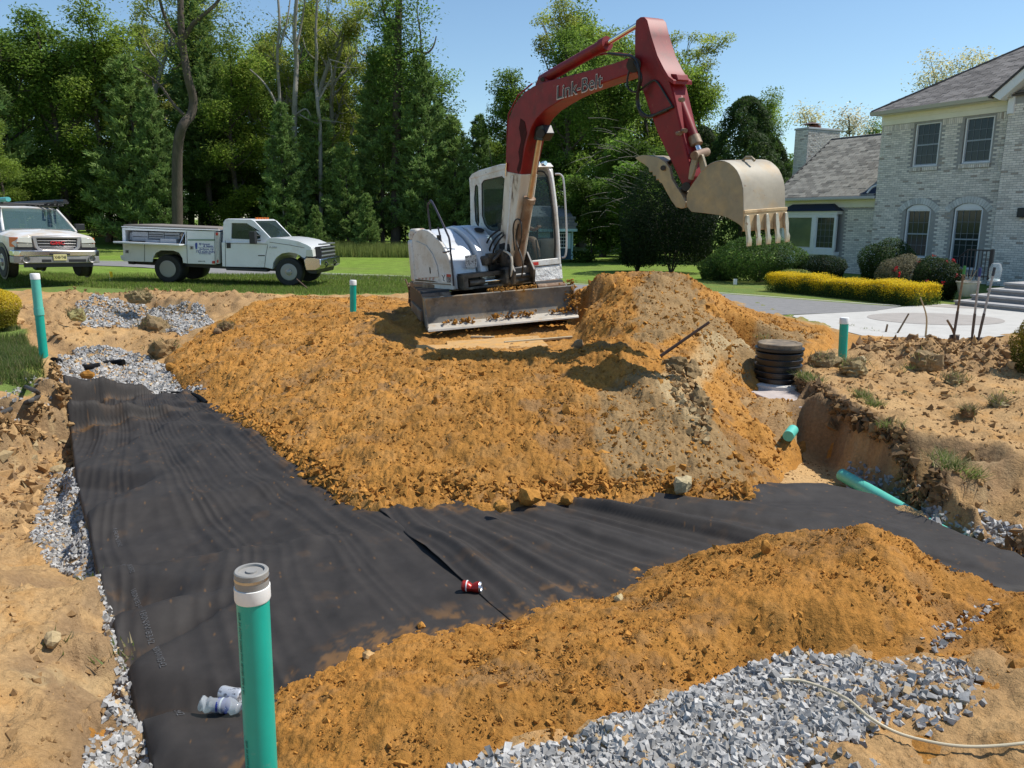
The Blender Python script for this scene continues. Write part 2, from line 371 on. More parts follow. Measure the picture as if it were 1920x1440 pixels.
# --- mounds
def mound(toe, pts, worldpts=(), sink=-.055):
    P = []
    for q in toe:
        z = 0.
        for _ in range(6): p = gp(q[0], q[1], z); z = float(sample(zG0, p[0], p[1])) - sink
        P.append(p)
    hull = list(P)
    P += [gp(*p) for p in pts] + [np.array(p, float) for p in worldpts]
    return raster(P), hull
M_toe = [(560, 552), (470, 572), (425, 598), (370, 622), (335, 645), (305, 672), (318, 700), (345, 738), (390, 765), (440, 790), (490, 820), (520, 855), (560, 885), (610, 905), (650, 935), (700, 957), (760, 950), (830, 945),
         (900, 962), (960, 958), (1020, 950), (1090, 945), (1180, 942), (1260, 938), (1320, 945), (1420, 938), (1428, 905), (1440, 880), (1475, 862), (1508, 842), (1510, 812), (1490, 780), (1378, 712)]
M_pts = [(1385, 692, .04), (1420, 694, -.06), (1500, 690, .1), (1560, 652, .12), (1570, 628, .04), (1500, 603, .05), (1420, 582, .05), (1540, 615, .2), (1480, 612, .3), (1430, 606, .36), (1392, 580, .5), (1400, 640, .36), (1450, 640, .3), (1500, 645, .2),
         (1380, 650, .38), (1340, 560, .85), (1365, 600, .6), (1300, 520, 1.13), (1270, 522, 1.05), (1240, 515, 1.16), (1200, 508, 1.2), (1165, 521, 1.1), (1120, 514, 1.14), (1060, 513, 1.12), (1088, 562, .72), (1085, 600, .5), (1098, 640, .4), (1075, 655, .33),
         (1150, 580, .8), (1200, 570, .86), (1200, 620, .62), (1250, 650, .47), (1150, 640, .52), (1280, 600, .7), (1310, 660, .42), (1340, 700, .22), (1330, 620, .58),
         (1130, 658, .52), (1190, 700, .4), (1250, 750, .24), (1290, 775, .2), (1115, 690, .34), (1150, 730, .22), (1210, 775, .14), (1270, 815, .06), (1310, 800, .1), (1320, 740, .16), (1370, 740, .06),
         (900, 664, .37), (750, 655, .38), (820, 662, .37), (980, 664, .38), (1050, 666, .4), (660, 640, .28), (700, 665, .3), (800, 640, .25), (1050, 648, .27), (870, 650, .25), (780, 655, .25), (930, 650, .25),
         (722, 600, .48), (690, 590, .42), (735, 640, .42), (690, 630, .36), (755, 610, .26), (765, 645, .25), (760, 580, .3),
         (900, 740, .22), (900, 800, .1), (900, 870, -.04), (700, 740, .14), (700, 800, .04), (700, 870, -.1), (1050, 740, .26), (1080, 800, .12), (1080, 870, -.03), (520, 740, -.12), (500, 700, .0), (600, 720, .1), (600, 800, -.06), (420, 680, -.02), (1200, 860, .0), (1350, 870, -.12), (1350, 800, .03), (1400, 745, -.10), (1440, 772, -.17), (1474, 790, -.24), (1492, 802, -.36), (1400, 775, -.06), (1450, 805, -.15), (1420, 840, -.2), (1460, 835, -.30), (1480, 845, -.42),
         (640, 900, -.2), (800, 900, -.12), (1000, 900, -.12), (1250, 900, -.1), (1380, 905, -.18), (620, 570, .42), (520, 590, .25), (450, 620, .12), (400, 650, .02), (560, 640, .2), (480, 660, .05), (700, 556, .4), (360, 690, -.2), (420, 740, -.26)]
M_w = [(-1.75, 11.9, .27), (1.05, 12.0, .36), (-1.9, 15.4, .3), (.9, 15.2, .4), (-2.7, 13.6, .4), (-3.4, 17.8, .08), (0, 17.8, .05), (2.6, 17, .05), (4.2, 16, -.02), (5.4, 14.4, -.02), (1.9, 14.2, 1.0), (3.2, 13.2, .8), (4.2, 12.8, .4), (1.2, 13.2, .8), (-2.6, 16, .35)]
N_toe = [(372, 1500), (420, 1430), (450, 1350), (520, 1285), (580, 1240), (640, 1200), (700, 1178), (760, 1160), (850, 1158), (900, 1135), (960, 1128), (1040, 1125), (1100, 1112), (1170, 1094), (1225, 1068),
         (860, 1452), (950, 1420), (1050, 1400), (1120, 1385), (1200, 1350), (1280, 1315), (1340, 1290), (1430, 1258), (1500, 1240), (1560, 1247), (1640, 1240), (1720, 1250), (1850, 1300), (1960, 1330), (2100, 1330)]
N_pts = [(1240, 1062, -.08), (1300, 1038, .02), (1400, 1010, .12), (1500, 1000, .16), (1560, 986, .26), (1640, 981, .33), (1700, 998, .31), (1780, 1050, .2), (1840, 1095, .04), (1872, 1122, -.1), (1820, 1150, .02), (1760, 1190, .03),
         (700, 1300, .02), (1000, 1250, .07), (1200, 1200, .1), (1100, 1320, .06), (1500, 1120, .22), (1650, 1080, .28), (1350, 1150, .14), (1700, 1150, .14), (560, 1400, -.05), (850, 1250, .02), (1080, 1200, .07), (1180, 1130, -.02), (1300, 1100, .08), (1560, 1180, .12),
         (1900, 1118, .06), (1960, 1100, .16), (2080, 1120, .2), (1900, 1220, .14), (1800, 1228, .06), (1880, 1160, .1), (1440, 1220, .06), (560, 1300, -.08), (900, 1380, .06), (700, 1440, .03)]
def behind(p, dy, z): q = gp(*p); return (q[0] * 1.02, q[1] + dy, z)
N_w = [behind((1300, 1038, .02), .25, -.3), behind((1400, 1010, .12), .35, -.33), behind((1500, 1000, .16), .4, -.36), behind((1640, 981, .33), .5, -.38), behind((1700, 998, .31), .5, -.38), behind((1780, 1050, .2), .4, -.38), behind((1860, 1110, 0), .25, -.38), (.2, 1.2, .02), (-1.2, 1.3, -.1), (3.2, 3.9, -.3), (3.6, 3.2, .1)]
zM, M_hull = mound(M_toe, M_pts, M_w); zN, N_hull = mound(N_toe, N_pts, N_w, .012)
for A in (zM, zN): A[np.isnan(A)] = -3
def soften(A, n):
    msk = (A < -2); B = np.where(msk, zG0 - .06, A); B = blur(B, n); return B
zM = soften(zM, 4); zN = soften(zN, 3)
edge = lambda A: sstep(-.02, .10, A - zG0)
zM += edge(zM) * (fbm(gxx, gyy, 1.1, 3, .5, 50) * .05 + fbm(gxx, gyy, 3.5, 4, .62, 51) * .055 + np.maximum(0, .5 - cells(gxx, gyy, 2.2, 52)) * .07 + np.maximum(0, .5 - cells(gxx, gyy, 6.1, 53)) * .05)
# rills on the steep face above the riser, tyre-smoothed bench under the machine
bench = polymask([(800, 640, .25), (775, 655, .25), (1075, 660, .3), (1095, 640, .3), (1060, 560, .4), (790, 570, .3)], .3, 4)
zM = zM * (1 - bench) + bench * (np.clip(zM, .22, .45) * .3 + .7 * (.25 + (gxx + .3) * .04))
zN += edge(zN) * (fbm(gxx, gyy, 2.6, 3, .55, 60) * .03 + fbm(gxx, gyy, 8, 3, .6, 61) * .016 + np.maximum(0, .5 - cells(gxx, gyy, 7.5, 62)) * .028 + np.maximum(0, .5 - cells(gxx, gyy, 17., 63)) * .012)
def top_z(x, y): return np.maximum(np.maximum(sample(zG, x, y), sample(zM, x, y)), sample(zN, x, y))
bedz = lambda x, y: sample(zG0, x, y)
# ------------------------------------------------------------------ terrain meshes
TAN = np.array((.44, .275, .125)); TAN2 = np.array((.31, .185, .082)); ORANGE = np.array((.43, .203, .046)); DRYSAND = np.array((.54, .345, .155)); GREEN = np.array((.135, .19, .045)); BROWN = np.array((.25, .16, .085)); GREYSOIL = np.array((.27, .185, .092)); CLAY = np.array((.44, .33, .18))
soil_m = mat('soil', (1, 1, 1), rough=.95, spec=.15, attr=True, var=(34, .20), var2=(3.1, .10), bump=[(9, .5, .05), (38, .8, .02), (120, .7, .008)])
def lerp(a, b, t): return a * (1 - t[..., None]) + b * t[..., None]
def gcolor(x, y):
    S = lambda A: sample(A, x, y)
    n1 = sstep(-.35, .35, fbm(x, y, .8, 4, .55, 70)); n2 = sstep(-.2, .4, fbm(x, y, 2.7, 4, .6, 71)); n3 = sstep(0, .5, fbm(x, y, 6, 3, .6, 72))
    C = lerp(np.broadcast_to(TAN, x.shape + (3,)), TAN2, n1 * .55); C = lerp(C, DRYSAND, n2 * .35)
    C = lerp(C, ORANGE, np.clip(n3 * .35, 0, 1)); C = lerp(C, BROWN, np.clip(S(m_churn) * (.35 + .4 * n3), 0, .8))
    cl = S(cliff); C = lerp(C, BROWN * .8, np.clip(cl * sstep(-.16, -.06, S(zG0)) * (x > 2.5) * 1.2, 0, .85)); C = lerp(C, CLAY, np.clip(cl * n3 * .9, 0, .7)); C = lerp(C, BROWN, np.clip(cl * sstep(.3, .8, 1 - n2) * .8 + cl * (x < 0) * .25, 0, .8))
    C = lerp(C, ORANGE, np.clip(S(m_orangeR), 0, 1) * .75); C = lerp(C, DRYSAND, np.clip(S(m_talus), 0, 1) * .7)
    hb = sstep(13.5, 15., y) * sstep(5.2, 6.2, x); g = np.clip(np.maximum(np.maximum(S(m_lawn), S(m_grassL)), hb), 0, 1); g = sstep(.25, .7, g + (n3 - .5) * .35)
    C = lerp(C, lerp(np.broadcast_to(GREEN, x.shape + (3,)), np.array((.17, .20, .045)), n2), g)
    return C
def fan(u0, u1, nu, y0, y1, k, A=-1.5):
    ys = [y0]
    while ys[-1] < y1: ys.append(ys[-1] + (ys[-1] - A) * k)
    u = np.linspace(u0, u1, nu); U, Y = np.meshgrid(u, np.array(ys)); return U * (Y - A), Y
def gridfaces(ny, nx, keep=None):
    i = np.arange(ny * nx).reshape(ny, nx); F = np.stack([i[:-1, :-1], i[:-1, 1:], i[1:, 1:], i[1:, :-1]], -1).reshape(-1, 4)
    if keep is not None: F = F[keep[:-1, :-1].ravel() | keep[1:, 1:].ravel() | keep[:-1, 1:].ravel() | keep[1:, :-1].ravel()]
    return F
def compact(V, F, C=None):
    used = np.unique(F); mp = np.full(len(V), -1); mp[used] = np.arange(len(used)); return V[used], mp[F], (None if C is None else C[used])
setorg()
X, Y = fan(-.93, .93, 660, .6, 25.4, .0055)
Z = sample(zG, X, Y)
rg = sample(rough, X, Y); fade = np.clip(9 / (Y + 3), .2, 1)
Z = Z + rg * (fbm(X, Y, 14, 4, .65, 80) * .022 + np.maximum(0, .5 - cells(X, Y, 19., 84)) * .028 + np.maximum(0, .5 - cells(X, Y, 11., 81)) * .03 * sstep(.1, .5, fbm(X, Y, 2, 2, .5, 83) + .3)) * fade
C = gcolor(X, Y)
hide = ((sample(zM, X, Y) > Z + .12) & (sample(blur(zM, 1), X, Y + .12) > Z + .12)) | ((sample(zN, X, Y) > Z + .08) & (sample(zN, X, Y + .1) > Z + .08) & (sample(zN, X, Y - .1) > Z + .08))
V = np.stack([X, Y, Z], -1).reshape(-1, 3); F = gridfaces(*X.shape, keep=~hide); V, F, Cc = compact(V, F, C.reshape(-1, 3))
tag(obj_np('ground', V, F, soil_m, cols=Cc, smooth=True), kind='structure')
def mound_mesh(name, A, u, nu, yr, k, colf, fine, label):
    X, Y = fan(u[0], u[1], nu, yr[0], yr[1], k); Z = sample(A, X, Y); g = sample(zG, X, Y)
    Z = Z + sstep(-.02, .06, Z - g) * fine(X, Y); keep = Z > g - .02
    V = np.stack([X, Y, Z], -1).reshape(-1, 3); F = gridfaces(*X.shape, keep=keep); V, F, C = compact(V, F, colf(X, Y).reshape(-1, 3))
    o = obj_np(name, V, F, soil_m, cols=C, smooth=True); tag(o, label=label, kind='structure'); return o
def colM(x, y):
    n1 = sstep(-.3, .4, fbm(x, y, 1.1, 4, .55, 90)); n2 = sstep(-.1, .45, fbm(x, y, 4.5, 4, .6, 91))
    C = lerp(np.broadcast_to(ORANGE, x.shape + (3,)), ORANGE * .74, n1 * .8); C = lerp(C, DRYSAND, n2 * .15); C = lerp(C, BROWN * .8, .6 * sstep(.1, .5, fbm(x, y, 2.3, 5, .65, 92)))
    g = sample(m_grey, x, y) + (n2 - .5) * .5; C = lerp(C, GREYSOIL, sstep(.25, .75, g) * .85)
    g = sample(m_clay, x, y) + (n1 - .5) * .6; C = lerp(C, CLAY, sstep(.3, .8, g) * .8)
    return C
m_grey = polymask([(1110, 725, .3), (1190, 710, .3), (1300, 770, .1), (1400, 850, -.1), (1420, 935, -.3), (1150, 940, -.25), (1110, 850, 0)], 0, 8) + polymask([(1180, 530, 1.1), (1240, 510, 1.1), (1330, 560, .9), (1380, 600, .6), (1450, 620, .3), (1540, 640, .1), (1380, 700, .2), (1300, 620, .6), (1200, 590, .9)], 0, 8)
m_clay = polymask([(1230, 680, .5), (1330, 600, .7), (1480, 640, .2), (1380, 660, .3), (1330, 720, .2), (1300, 830, 0), (1260, 780, .1)], 0, 6)
mound_mesh('soil_mound', zM, (-.50, .42), 700, (5.0, 18), .0032, colM,
    lambda x, y: fbm(x, y, 11, 5, .7, 95) * .034 + np.maximum(0, .5 - cells(x, y, 24, 98)) * .022 + np.maximum(0, .5 - cells(x, y, 13, 96)) * .034 * sstep(-.4, .3, fbm(x, y, 1.7, 2, .5, 97)) + np.maximum(0, .45 - cells(x, y, 42, 99)) * .016 + fbm(x, y, 24, 3, .75, 94) * .016, 'large orange sand spoil mound under the excavator')
def colN(x, y):
    n1 = sstep(-.3, .4, fbm(x, y, 1.6, 4, .55, 100)); n2 = sstep(.0, .5, fbm(x, y, 8, 4, .6, 101))
    C = lerp(np.broadcast_to(ORANGE * (.93, .90, .85), x.shape + (3,)), ORANGE * .75, n1 * .8); C = lerp(C, BROWN * .8, .45 * sstep(.12, .5, fbm(x, y, 3.3, 5, .65, 102))); return lerp(C, DRYSAND, n2 * .09)
mound_mesh('soil_mound', zN, (-.62, .9), 820, (1.0, 5.6), .0028, colN,
    lambda x, y: fbm(x, y, 22, 5, .7, 105) * .018 + np.maximum(0, .5 - cells(x, y, 58, 110)) * .009 + np.maximum(0, .5 - cells(x, y, 30, 106)) * .016 * sstep(-.5, .2, fbm(x, y, 3, 2, .5, 107)) + fbm(x, y, 6, 3, .6, 111) * .03 + fbm(x, y, 55, 3, .75, 112) * .009 - np.maximum(0, .3 - cells(x, y, 3.1, 108)) * .12 * (fbm(x, y, 2, 2, .5, 109) > .15), 'orange sand mound in front of the black fabric')
# far lawn: one sheet to the horizon, rising a little at the left
def farz(x, y): return .3 * sstep(-8, -14, x) * sstep(40, 30, y) + sstep(30, 60, y) * (.9 * sstep(0, -30, x) + .15)
fx = np.concatenate([np.linspace(-600, -70, 20), np.linspace(-60, 60, 121), np.linspace(70, 600, 20)]); fy = np.concatenate([np.linspace(25.3, 80, 90), np.linspace(90, 1500, 25)])
X, Y = np.meshgrid(fx, fy); Z = farz(X, Y) - .01
Z[0, :] = np.where(np.abs(X[0]) < 18, sample(zG, X[0], Y[0]) - .005, Z[0])
lawn_m = mat('lawn', (.16, .245, .034), rough=.9, spec=.2, var=(2.0, .25), var2=(25, .3), col2=(.16, .19, .05), thr=(.35, .45, .75), bump=[(60, .8, .03)])
tag(obj_np('lawn', np.stack([X, Y, Z], -1).reshape(-1, 3), gridfaces(*X.shape), lawn_m, smooth=True), kind='structure')
# ground at the sides of the photograph, so that the place goes on there
for sx in (-1, 1):
    X, Y = np.meshgrid(np.array([17.4, 40, 120, 600]) * sx, np.linspace(-300, 25.3, 30)); Z = np.zeros_like(X) - .02
    Z[:, 0] = np.where(Y[:, 0] > .4, sample(zG, np.full(30, 17.4 * sx), Y[:, 0]), 0) - .01
    F = gridfaces(*X.shape); F = F if sx > 0 else F[:, ::-1]
    tag(obj_np('side_lawn', np.stack([X, Y, Z], -1).reshape(-1, 3), F, lawn_m), kind='structure')
# coarse ground outside the fine wedge, beside and behind the camera
X, Y = np.meshgrid(np.linspace(-17.6, 17.6, 150), np.concatenate([np.linspace(-12, .2, 30), np.linspace(.5, 25.2, 110)])); Z = sample(zG0, X, Y) - .012; keep = (np.abs(X) > .86 * (Y + 1.5)) | (Y < .75)
V, F, Cc = compact(np.stack([X, Y, Z], -1).reshape(-1, 3), gridfaces(*X.shape, keep=keep), gcolor(X, Y).reshape(-1, 3)); tag(obj_np('outer_ground', V, F, soil_m, cols=Cc, smooth=True), kind='structure')
# road and driveway sheets
road_m = mat('asphalt', (.20, .195, .19), rough=.9, var=(5, .12), var2=(90, .15), bump=(120, .3, .01))
conc_m = mat('concrete_paving', (.47, .455, .42), rough=.85, var=(3, .08), var2=(60, .07), bump=(90, .2, .006))
conc_d = mat('inlay_and_shade', (.34, .31, .28), rough=.85, var=(4, .1), var2=(60, .1), bump=(90, .2, .006))
def sheet(name, pts, m, z, thick=.0):
    P = [Vector((p[0], p[1], 0)) for p in pts]; tri = tessellate_polygon([P]); me = bpy.data.meshes.new(name)
    fs = []
    for t in tri:
        a, b, c = (P[i] for i in t); fs.append(tuple(t) if (b - a).cross(c - a).z > 0 else tuple(t)[::-1])
    me.from_pydata([(p.x, p.y, z) for p in P], [], fs); me.materials.append(m); o = link(bpy.data.objects.new(name, me)); return tag(o, kind='structure')
far = [gp(x, y, 0)[:2] for x, y in [(300, 505.5), (520, 510), (770, 519.5), (940, 527), (1100, 535), (1250, 544), (1380, 553), (1560, 567), (1690, 576)]]
near = [gp(x, y, 0)[:2] for x, y in [(1640, 584), (1560, 588), (1440, 592), (1380, 590), (1250, 565), (1100, 550), (940, 538), (770, 528), (520, 523), (300, 518)]]
far = [(-60, 33), (-24, 33.4), (-17, 32.8)] + far; near = near + [(-17, 29.6), (-24, 30.3), (-60, 30)]
# follow the ground's slight rise by building the road as a strip
def strip(name, L, R, m, dz, n=60):
    def res(P):
        P = [np.array(p, float) for p in P]; d = [0]
        for a, b in zip(P, P[1:]): d.append(d[-1] + np.linalg.norm(b - a))
        t = np.linspace(0, d[-1], n); return np.stack([np.interp(t, d, [p[0] for p in P]), np.interp(t, d, [p[1] for p in P])], -1)
    A, B = res(L), res(R); k = 6; G = np.stack([A * (1 - j / k) + B * (j / k) for j in range(k + 1)], 1)
    z = np.where(G[..., 1] < 25.3, np.maximum(sample(zG, G[..., 0], G[..., 1]), 0), farz(G[..., 0], G[..., 1])) + dz
    V = np.concatenate([G, z[..., None]], -1).reshape(-1, 3); F = gridfaces(n, k + 1)
    return tag(obj_np(name, V, F[:, ::-1], m), kind='structure')
strip('road', far, near[::-1], road_m, .012)
kf = [(p[0], p[1] + .12) for p in far]
strip('road_edge', kf, far, conc_m, .03)
ap = [gp(x, y, 0)[:2] for x, y in [(1480, 592.5), (1560, 588.5), (1640, 584.5), (1695, 576), (1740, 572), (1770, 571), (1930, 583), (2300, 610), (2600, 640), (2300, 640), (1930, 624), (1860, 634), (1790, 640), (1740, 640), (1690, 638), (1630, 634), (1590, 624), (1550, 614), (1510, 603)]]
sheet('driveway', ap, conc_m, .016)
cc = gp(1752, 599, 0); ex = abs(gp(1872, 599, 0)[0] - gp(1632, 599, 0)[0]) / 2; ey = abs(gp(1752, 588, 0)[1] - gp(1752, 611, 0)[1]) / 2
sheet('driveway_inlay', [(cc[0] + math.cos(a) * ex, cc[1] + math.sin(a) * ey) for a in np.linspace(0, 2 * math.pi, 48, endpoint=False)], conc_d, .021)
dk = [gp(x, y, 0)[:2] for x, y in [(1735, 575), (1790, 572), (1850, 577), (1840, 580), (1790, 579)]]
sheet('driveway_shade', dk, conc_d, .021)  # shadow before the steps, painted as a strip of darker concrete

# ------------------------------------------------------------------ black fabric, two sheets
fab_m = mat('geotextile', (1, 1, 1), rough=.68, spec=.22, attr=True, var=(5, .2), bump=[(420, .35, .002), (30, .2, .004)])
zNb = blur(zN, 10); zMb = blur(zM, 10)
def resample(P, n):
    P = [np.array(p, float) for p in P]; d = [0]
    for a, b in zip(P, P[1:]): d.append(d[-1] + np.linalg.norm(b[:2] - a[:2]))
    t = np.linspace(0, d[-1], n); return np.stack([np.interp(t, d, [p[k] for p in P]) for k in range(2)], -1)
def smooth1(A, n):
    for _ in range(n): B = A.copy(); B[1:-1] = (A[:-2] + 2 * A[1:-1] + A[2:]) / 4; A = B
    return A
def ridges(t, seed, sharp=1.6):
    """irregular parallel folds along coordinate t"""
    o = np.zeros_like(t) + seed * 3.1
    return (.5 + .5 * np.sin(6.283 * (t + .8 * vnoise(t * .45, o, seed)))) ** (sharp * 1.6) * (.25 + .75 * np.abs(vnoise(t * .7, o, seed + 1)))
def fabric_left_z(x, y):
    z = np.maximum(bedz(x, y), -.42) + .03 + .03 * sstep(8, 9.5, y)
    # long folds running roughly away from the camera, fanning from the far left corner
    ang = np.arctan2(x + 6.6, 13.0 - y) * 12.0
    w = fbm(x, y, .55, 2, .5, 120) * .45
    m1 = sstep(-.5, .4, fbm(x, y, .7, 2, .5, 121) + .25); z = z + .050 * ridges(ang * 1.1 + w * 3.5, 5, 1.1) * m1 + .026 * ridges(ang * 2.7 + w * 4.5, 6, 1.1) * sstep(-.5, .3, fbm(x, y, 1.1, 3, .5, 126)) + .010 * ridges(ang * 8 + w * 5, 7, 1.) * m1
    z = z + .012 * fbm(x * 1.0, y * .35, 4.2, 3, .5, 122) + .03 * fbm(x, y, .8, 2, .5, 125)
    d = (x + 2.4) * .55 + (y - 7.2) * .85
    z = z + .05 * ridges(d * 2.2 + w * 2, 9, 1.2) * sstep(6.0, 7.8, y)
    return z
def fabric_right_z(x, y):
    z = np.maximum(bedz(x, y), -.5) + .045
    # folds radiating from where the sheet is pinned under the big mound
    cx, cy = -1.6, 7.3; a = np.arctan2(-(y - cy), x - cx); r = np.hypot(x - cx, y - cy)
    w = fbm(x, y, .6, 2, .5, 130) * .10
    amp = sstep(.5, 2.2, r) * (.45 + .55 * sstep(-.3, .3, fbm(x, y, .9, 2, .5, 131)))
    z = z + amp * (.12 * ridges((a + w) * 5.5, 15, 1.2) + .045 * ridges((a + w) * 14.0, 16, 1.1) + .014 * ridges((a + w) * 34, 17, 1.))
    return z + .012 * fbm(x, y, 3.5, 3, .5, 133)
def loft(name, A, B, n, k, zf, label, cat, m, droop=()):
    A, B = smooth1(resample(A, n), 6), smooth1(resample(B, n), 6); t = np.linspace(0, 1, k)[None, :, None]
    G = A[:, None] * (1 - t) + B[:, None] * t; z = zf(G[..., 0], G[..., 1])
    for side in droop:
        if side == 'A': z[:, 0] -= .035; z[:, 1] -= .012
        if side == 'B': z[:, -1] -= .035; z[:, -2] -= .012
        if side == 'end': z[-1] -= .03
    V = np.concatenate([G, z[..., None]], -1).reshape(-1, 3); F = gridfaces(n, k)
    setorg(); x, y = G[..., 0], G[..., 1]; du = np.maximum(sstep(-.045, .03, sample(zNb, x, y) - bedz(x, y)) * .75, sstep(-.045, .02, sample(zMb, x, y) - bedz(x, y)) * .5) * sstep(.0, .35, fbm(x, y, 9, 4, .8, 140)) + .12 * sstep(.35, .6, fbm(x, y, 5, 4, .6, 141)); du = np.clip(du + (RNG.random(x.shape) < .004) * .6, 0, .75)
    C = lerp(np.broadcast_to(np.array((.036, .0315, .0285)), x.shape + (3,)), ORANGE * .8, du * .42); o = obj_np(name, V, F, m, cols=C.reshape(-1, 3), smooth=True); tag(o, label, cat); md = o.modifiers.new('thickness', 'SOLIDIFY'); md.thickness = .004; return o
LA = [gp(*p) for p in [(300, 1560, -.1), (285, 1440, -.12), (262, 1350, -.15), (235, 1260, -.17), (207, 1160, -.19), (185, 1080, -.22), (160, 960, -.25), (138, 880, -.27), (130, 800, -.33), (122, 743, -.37)]]
LB = [gp(*p) for p in [(640, 1560, -.1), (700, 1440, -.1), (900, 1300, -.15), (960, 1180, -.2), (930, 1150, -.2), (850, 1080, -.2), (760, 1000, -.22), (690, 940, -.24), (600, 860, -.3), (392, 743, -.37)]]
fl = loft('filter_fabric', LA, LB, 330, 200, fabric_left_z, 'wide black filter fabric sheet printed with grey numbers, left of the overlap seam', 'filter fabric', fab_m, ('A',))
RA = [gp(*p) for p in [(980, 1200, -.17), (920, 1140, -.17), (850, 1075, -.19), (770, 1000, -.2), (690, 940, -.22), (640, 895, -.24)]]
RT = [gp(*p) for p in [(640, 895, -.25), (1000, 880, -.25), (1400, 895, -.3), (1430, 905, -.3), (1530, 911, -.32), (1640, 936, -.35), (1730, 972, -.35), (1830, 1018, -.34), (1925, 1064, -.32), (2010, 1108, -.3)]]
RB = [gp(*p) for p in [(980, 1205, -.17), (1200, 1200, -.2), (1420, 1150, -.3), (1600, 1130, -.35), (1750, 1130, -.36), (1880, 1150, -.36), (2040, 1190, -.34)]]
fr = loft('filter_fabric', RB, RT, 440, 130, fabric_right_z, 'creased black filter fabric sheet between the two sand mounds, lapping over the wider sheet', 'filter fabric', fab_m, ('B',))
# grey print along the left edge of the left sheet
prt = mat('print_grey', (.16, .16, .165), rough=.8)
def print_on(o, px, py, px2, py2, body, h):
    a = gp(px, py, -.22); b = gp(px2, py2, -.22); U = unit(np.array((b[0] - a[0], b[1] - a[1], 0))); V = np.array((-U[1], U[0], 0)); setorg()
    t = text_part('print', body, (a[0], a[1], 0), U, V, h, prt, o, width=np.linalg.norm(b[:2] - a[:2]) * .8)
    for v in t.data.vertices: v.co.z = float(fabric_left_z(np.array(v.co.x), np.array(v.co.y))) + .004
for a in [(192, 905, 202, 935), (208, 965, 220, 995), (222, 1020, 234, 1048), (236, 1058, 246, 1082), (243, 1095, 258, 1120)]:
    print_on(fl, *a, '180N/8342', .03)
for a in [(262, 1155, 280, 1197), (286, 1233, 306, 1285), (312, 1340, 342, 1392)]:
    print_on(fl, *a, '180NW/8342', .034)
# ================================================================== STONES AND CLODS
def _ico():
    t = (1 + 5 ** .5) / 2
    v = np.array([(-1, t, 0), (1, t, 0), (-1, -t, 0), (1, -t, 0), (0, -1, t), (0, 1, t), (0, -1, -t), (0, 1, -t), (t, 0, -1), (t, 0, 1), (-t, 0, -1), (-t, 0, 1)], float) / 1.9
    f = np.array([(0, 11, 5), (0, 5, 1), (0, 1, 7), (0, 7, 10), (0, 10, 11), (1, 5, 9), (5, 11, 4), (11, 10, 2), (10, 7, 6), (7, 1, 8), (3, 9, 4), (3, 4, 2), (3, 2, 6), (3, 6, 8), (3, 8, 9), (4, 9, 5), (2, 4, 11), (6, 2, 10), (8, 6, 7), (9, 8, 1)])
    return v, f
ICO = _ico()
OCT = (np.array([(1, .1, 0), (-.1, 1, 0), (-1, -.1, 0), (.1, -1, 0), (.25, .25, .9), (-.3, -.2, .85), (0, 0, -.9)], float), np.array([(0, 1, 4), (1, 2, 5), (1, 5, 4), (2, 3, 5), (3, 0, 4), (3, 4, 5), (1, 0, 6), (2, 1, 6), (3, 2, 6), (0, 3, 6)]))
BOXV = np.array([(x, y, z) for x in (-1, 1) for y in (-1, 1) for z in (-1, 1)], float) * .6
BOXF = np.array([(0, 1, 3), (0, 3, 2), (4, 6, 7), (4, 7, 5), (0, 4, 5), (0, 5, 1), (2, 3, 7), (2, 7, 6), (0, 2, 6), (0, 6, 4), (1, 5, 7), (1, 7, 3)])
def rotmats(n):
    q = RNG.normal(size=(n, 4)); q /= np.linalg.norm(q, axis=1)[:, None]; w, x, y, z = q.T
    return np.stack([1 - 2 * (y * y + z * z), 2 * (x * y - z * w), 2 * (x * z + y * w), 2 * (x * y + z * w), 1 - 2 * (x * x + z * z), 2 * (y * z - x * w), 2 * (x * z - y * w), 2 * (y * z + x * w), 1 - 2 * (x * x + y * y)], -1).reshape(n, 3, 3)
def lumps(name, P, S, cols, m, label=None, angular=True, parent=None, org=(0, 0, 0), aspect=(.55, 1.)):
    bv, bf = (BOXV, BOXF) if angular else OCT; n = len(P); k = len(bv)
    V = np.repeat(bv[None], n, 0) * (1 + RNG.uniform(-.34, .34, (n, k, 1))) + RNG.uniform(-.26, .26, (n, k, 3))
    A = np.stack([np.ones(n), RNG.uniform(*aspect, n), RNG.uniform(aspect[0] * .75, aspect[1] * .9, n)], -1); V = V * A[:, None] * S[:, None, None]
    V = np.einsum('nij,nkj->nki', rotmats(n), V) + P[:, None]
    F = (bf[None] + (np.arange(n) * k)[:, None, None]).reshape(-1, 3)
    C = np.repeat(cols[:, None], k, 1).reshape(-1, 3)
    o = obj_np(name, V.reshape(-1, 3), F, m, parent, cols=C, org=org)
    if label: tag(o, label)
    tag(o, kind='stuff'); return o
stone_m = mat('crushed_stone', (1, 1, 1), rough=.85, spec=.3, attr=True, var=(60, .18), bump=(90, .3, .004))
clod_m = mat('clod', (1, 1, 1), rough=.95, spec=.12, attr=True, var=(55, .2), bump=(80, .6, .006))
def scatter(pxs, dens, z=0., sub=None):
    poly = np.array([gp(p[0], p[1], z if len(p) < 3 else p[2])[:2] for p in pxs]); lo, hi = poly.min(0), poly.max(0)
    n = int((hi - lo).prod() * dens); P = RNG.uniform(lo, hi, (n, 2)); P = P[inpoly(P[:, 0], P[:, 1], poly)]; P = P[top_z(P[:, 0], P[:, 1]) < -.36] if z == -.5 else P
    if sub is not None: P = P[sub(P)]
    return P
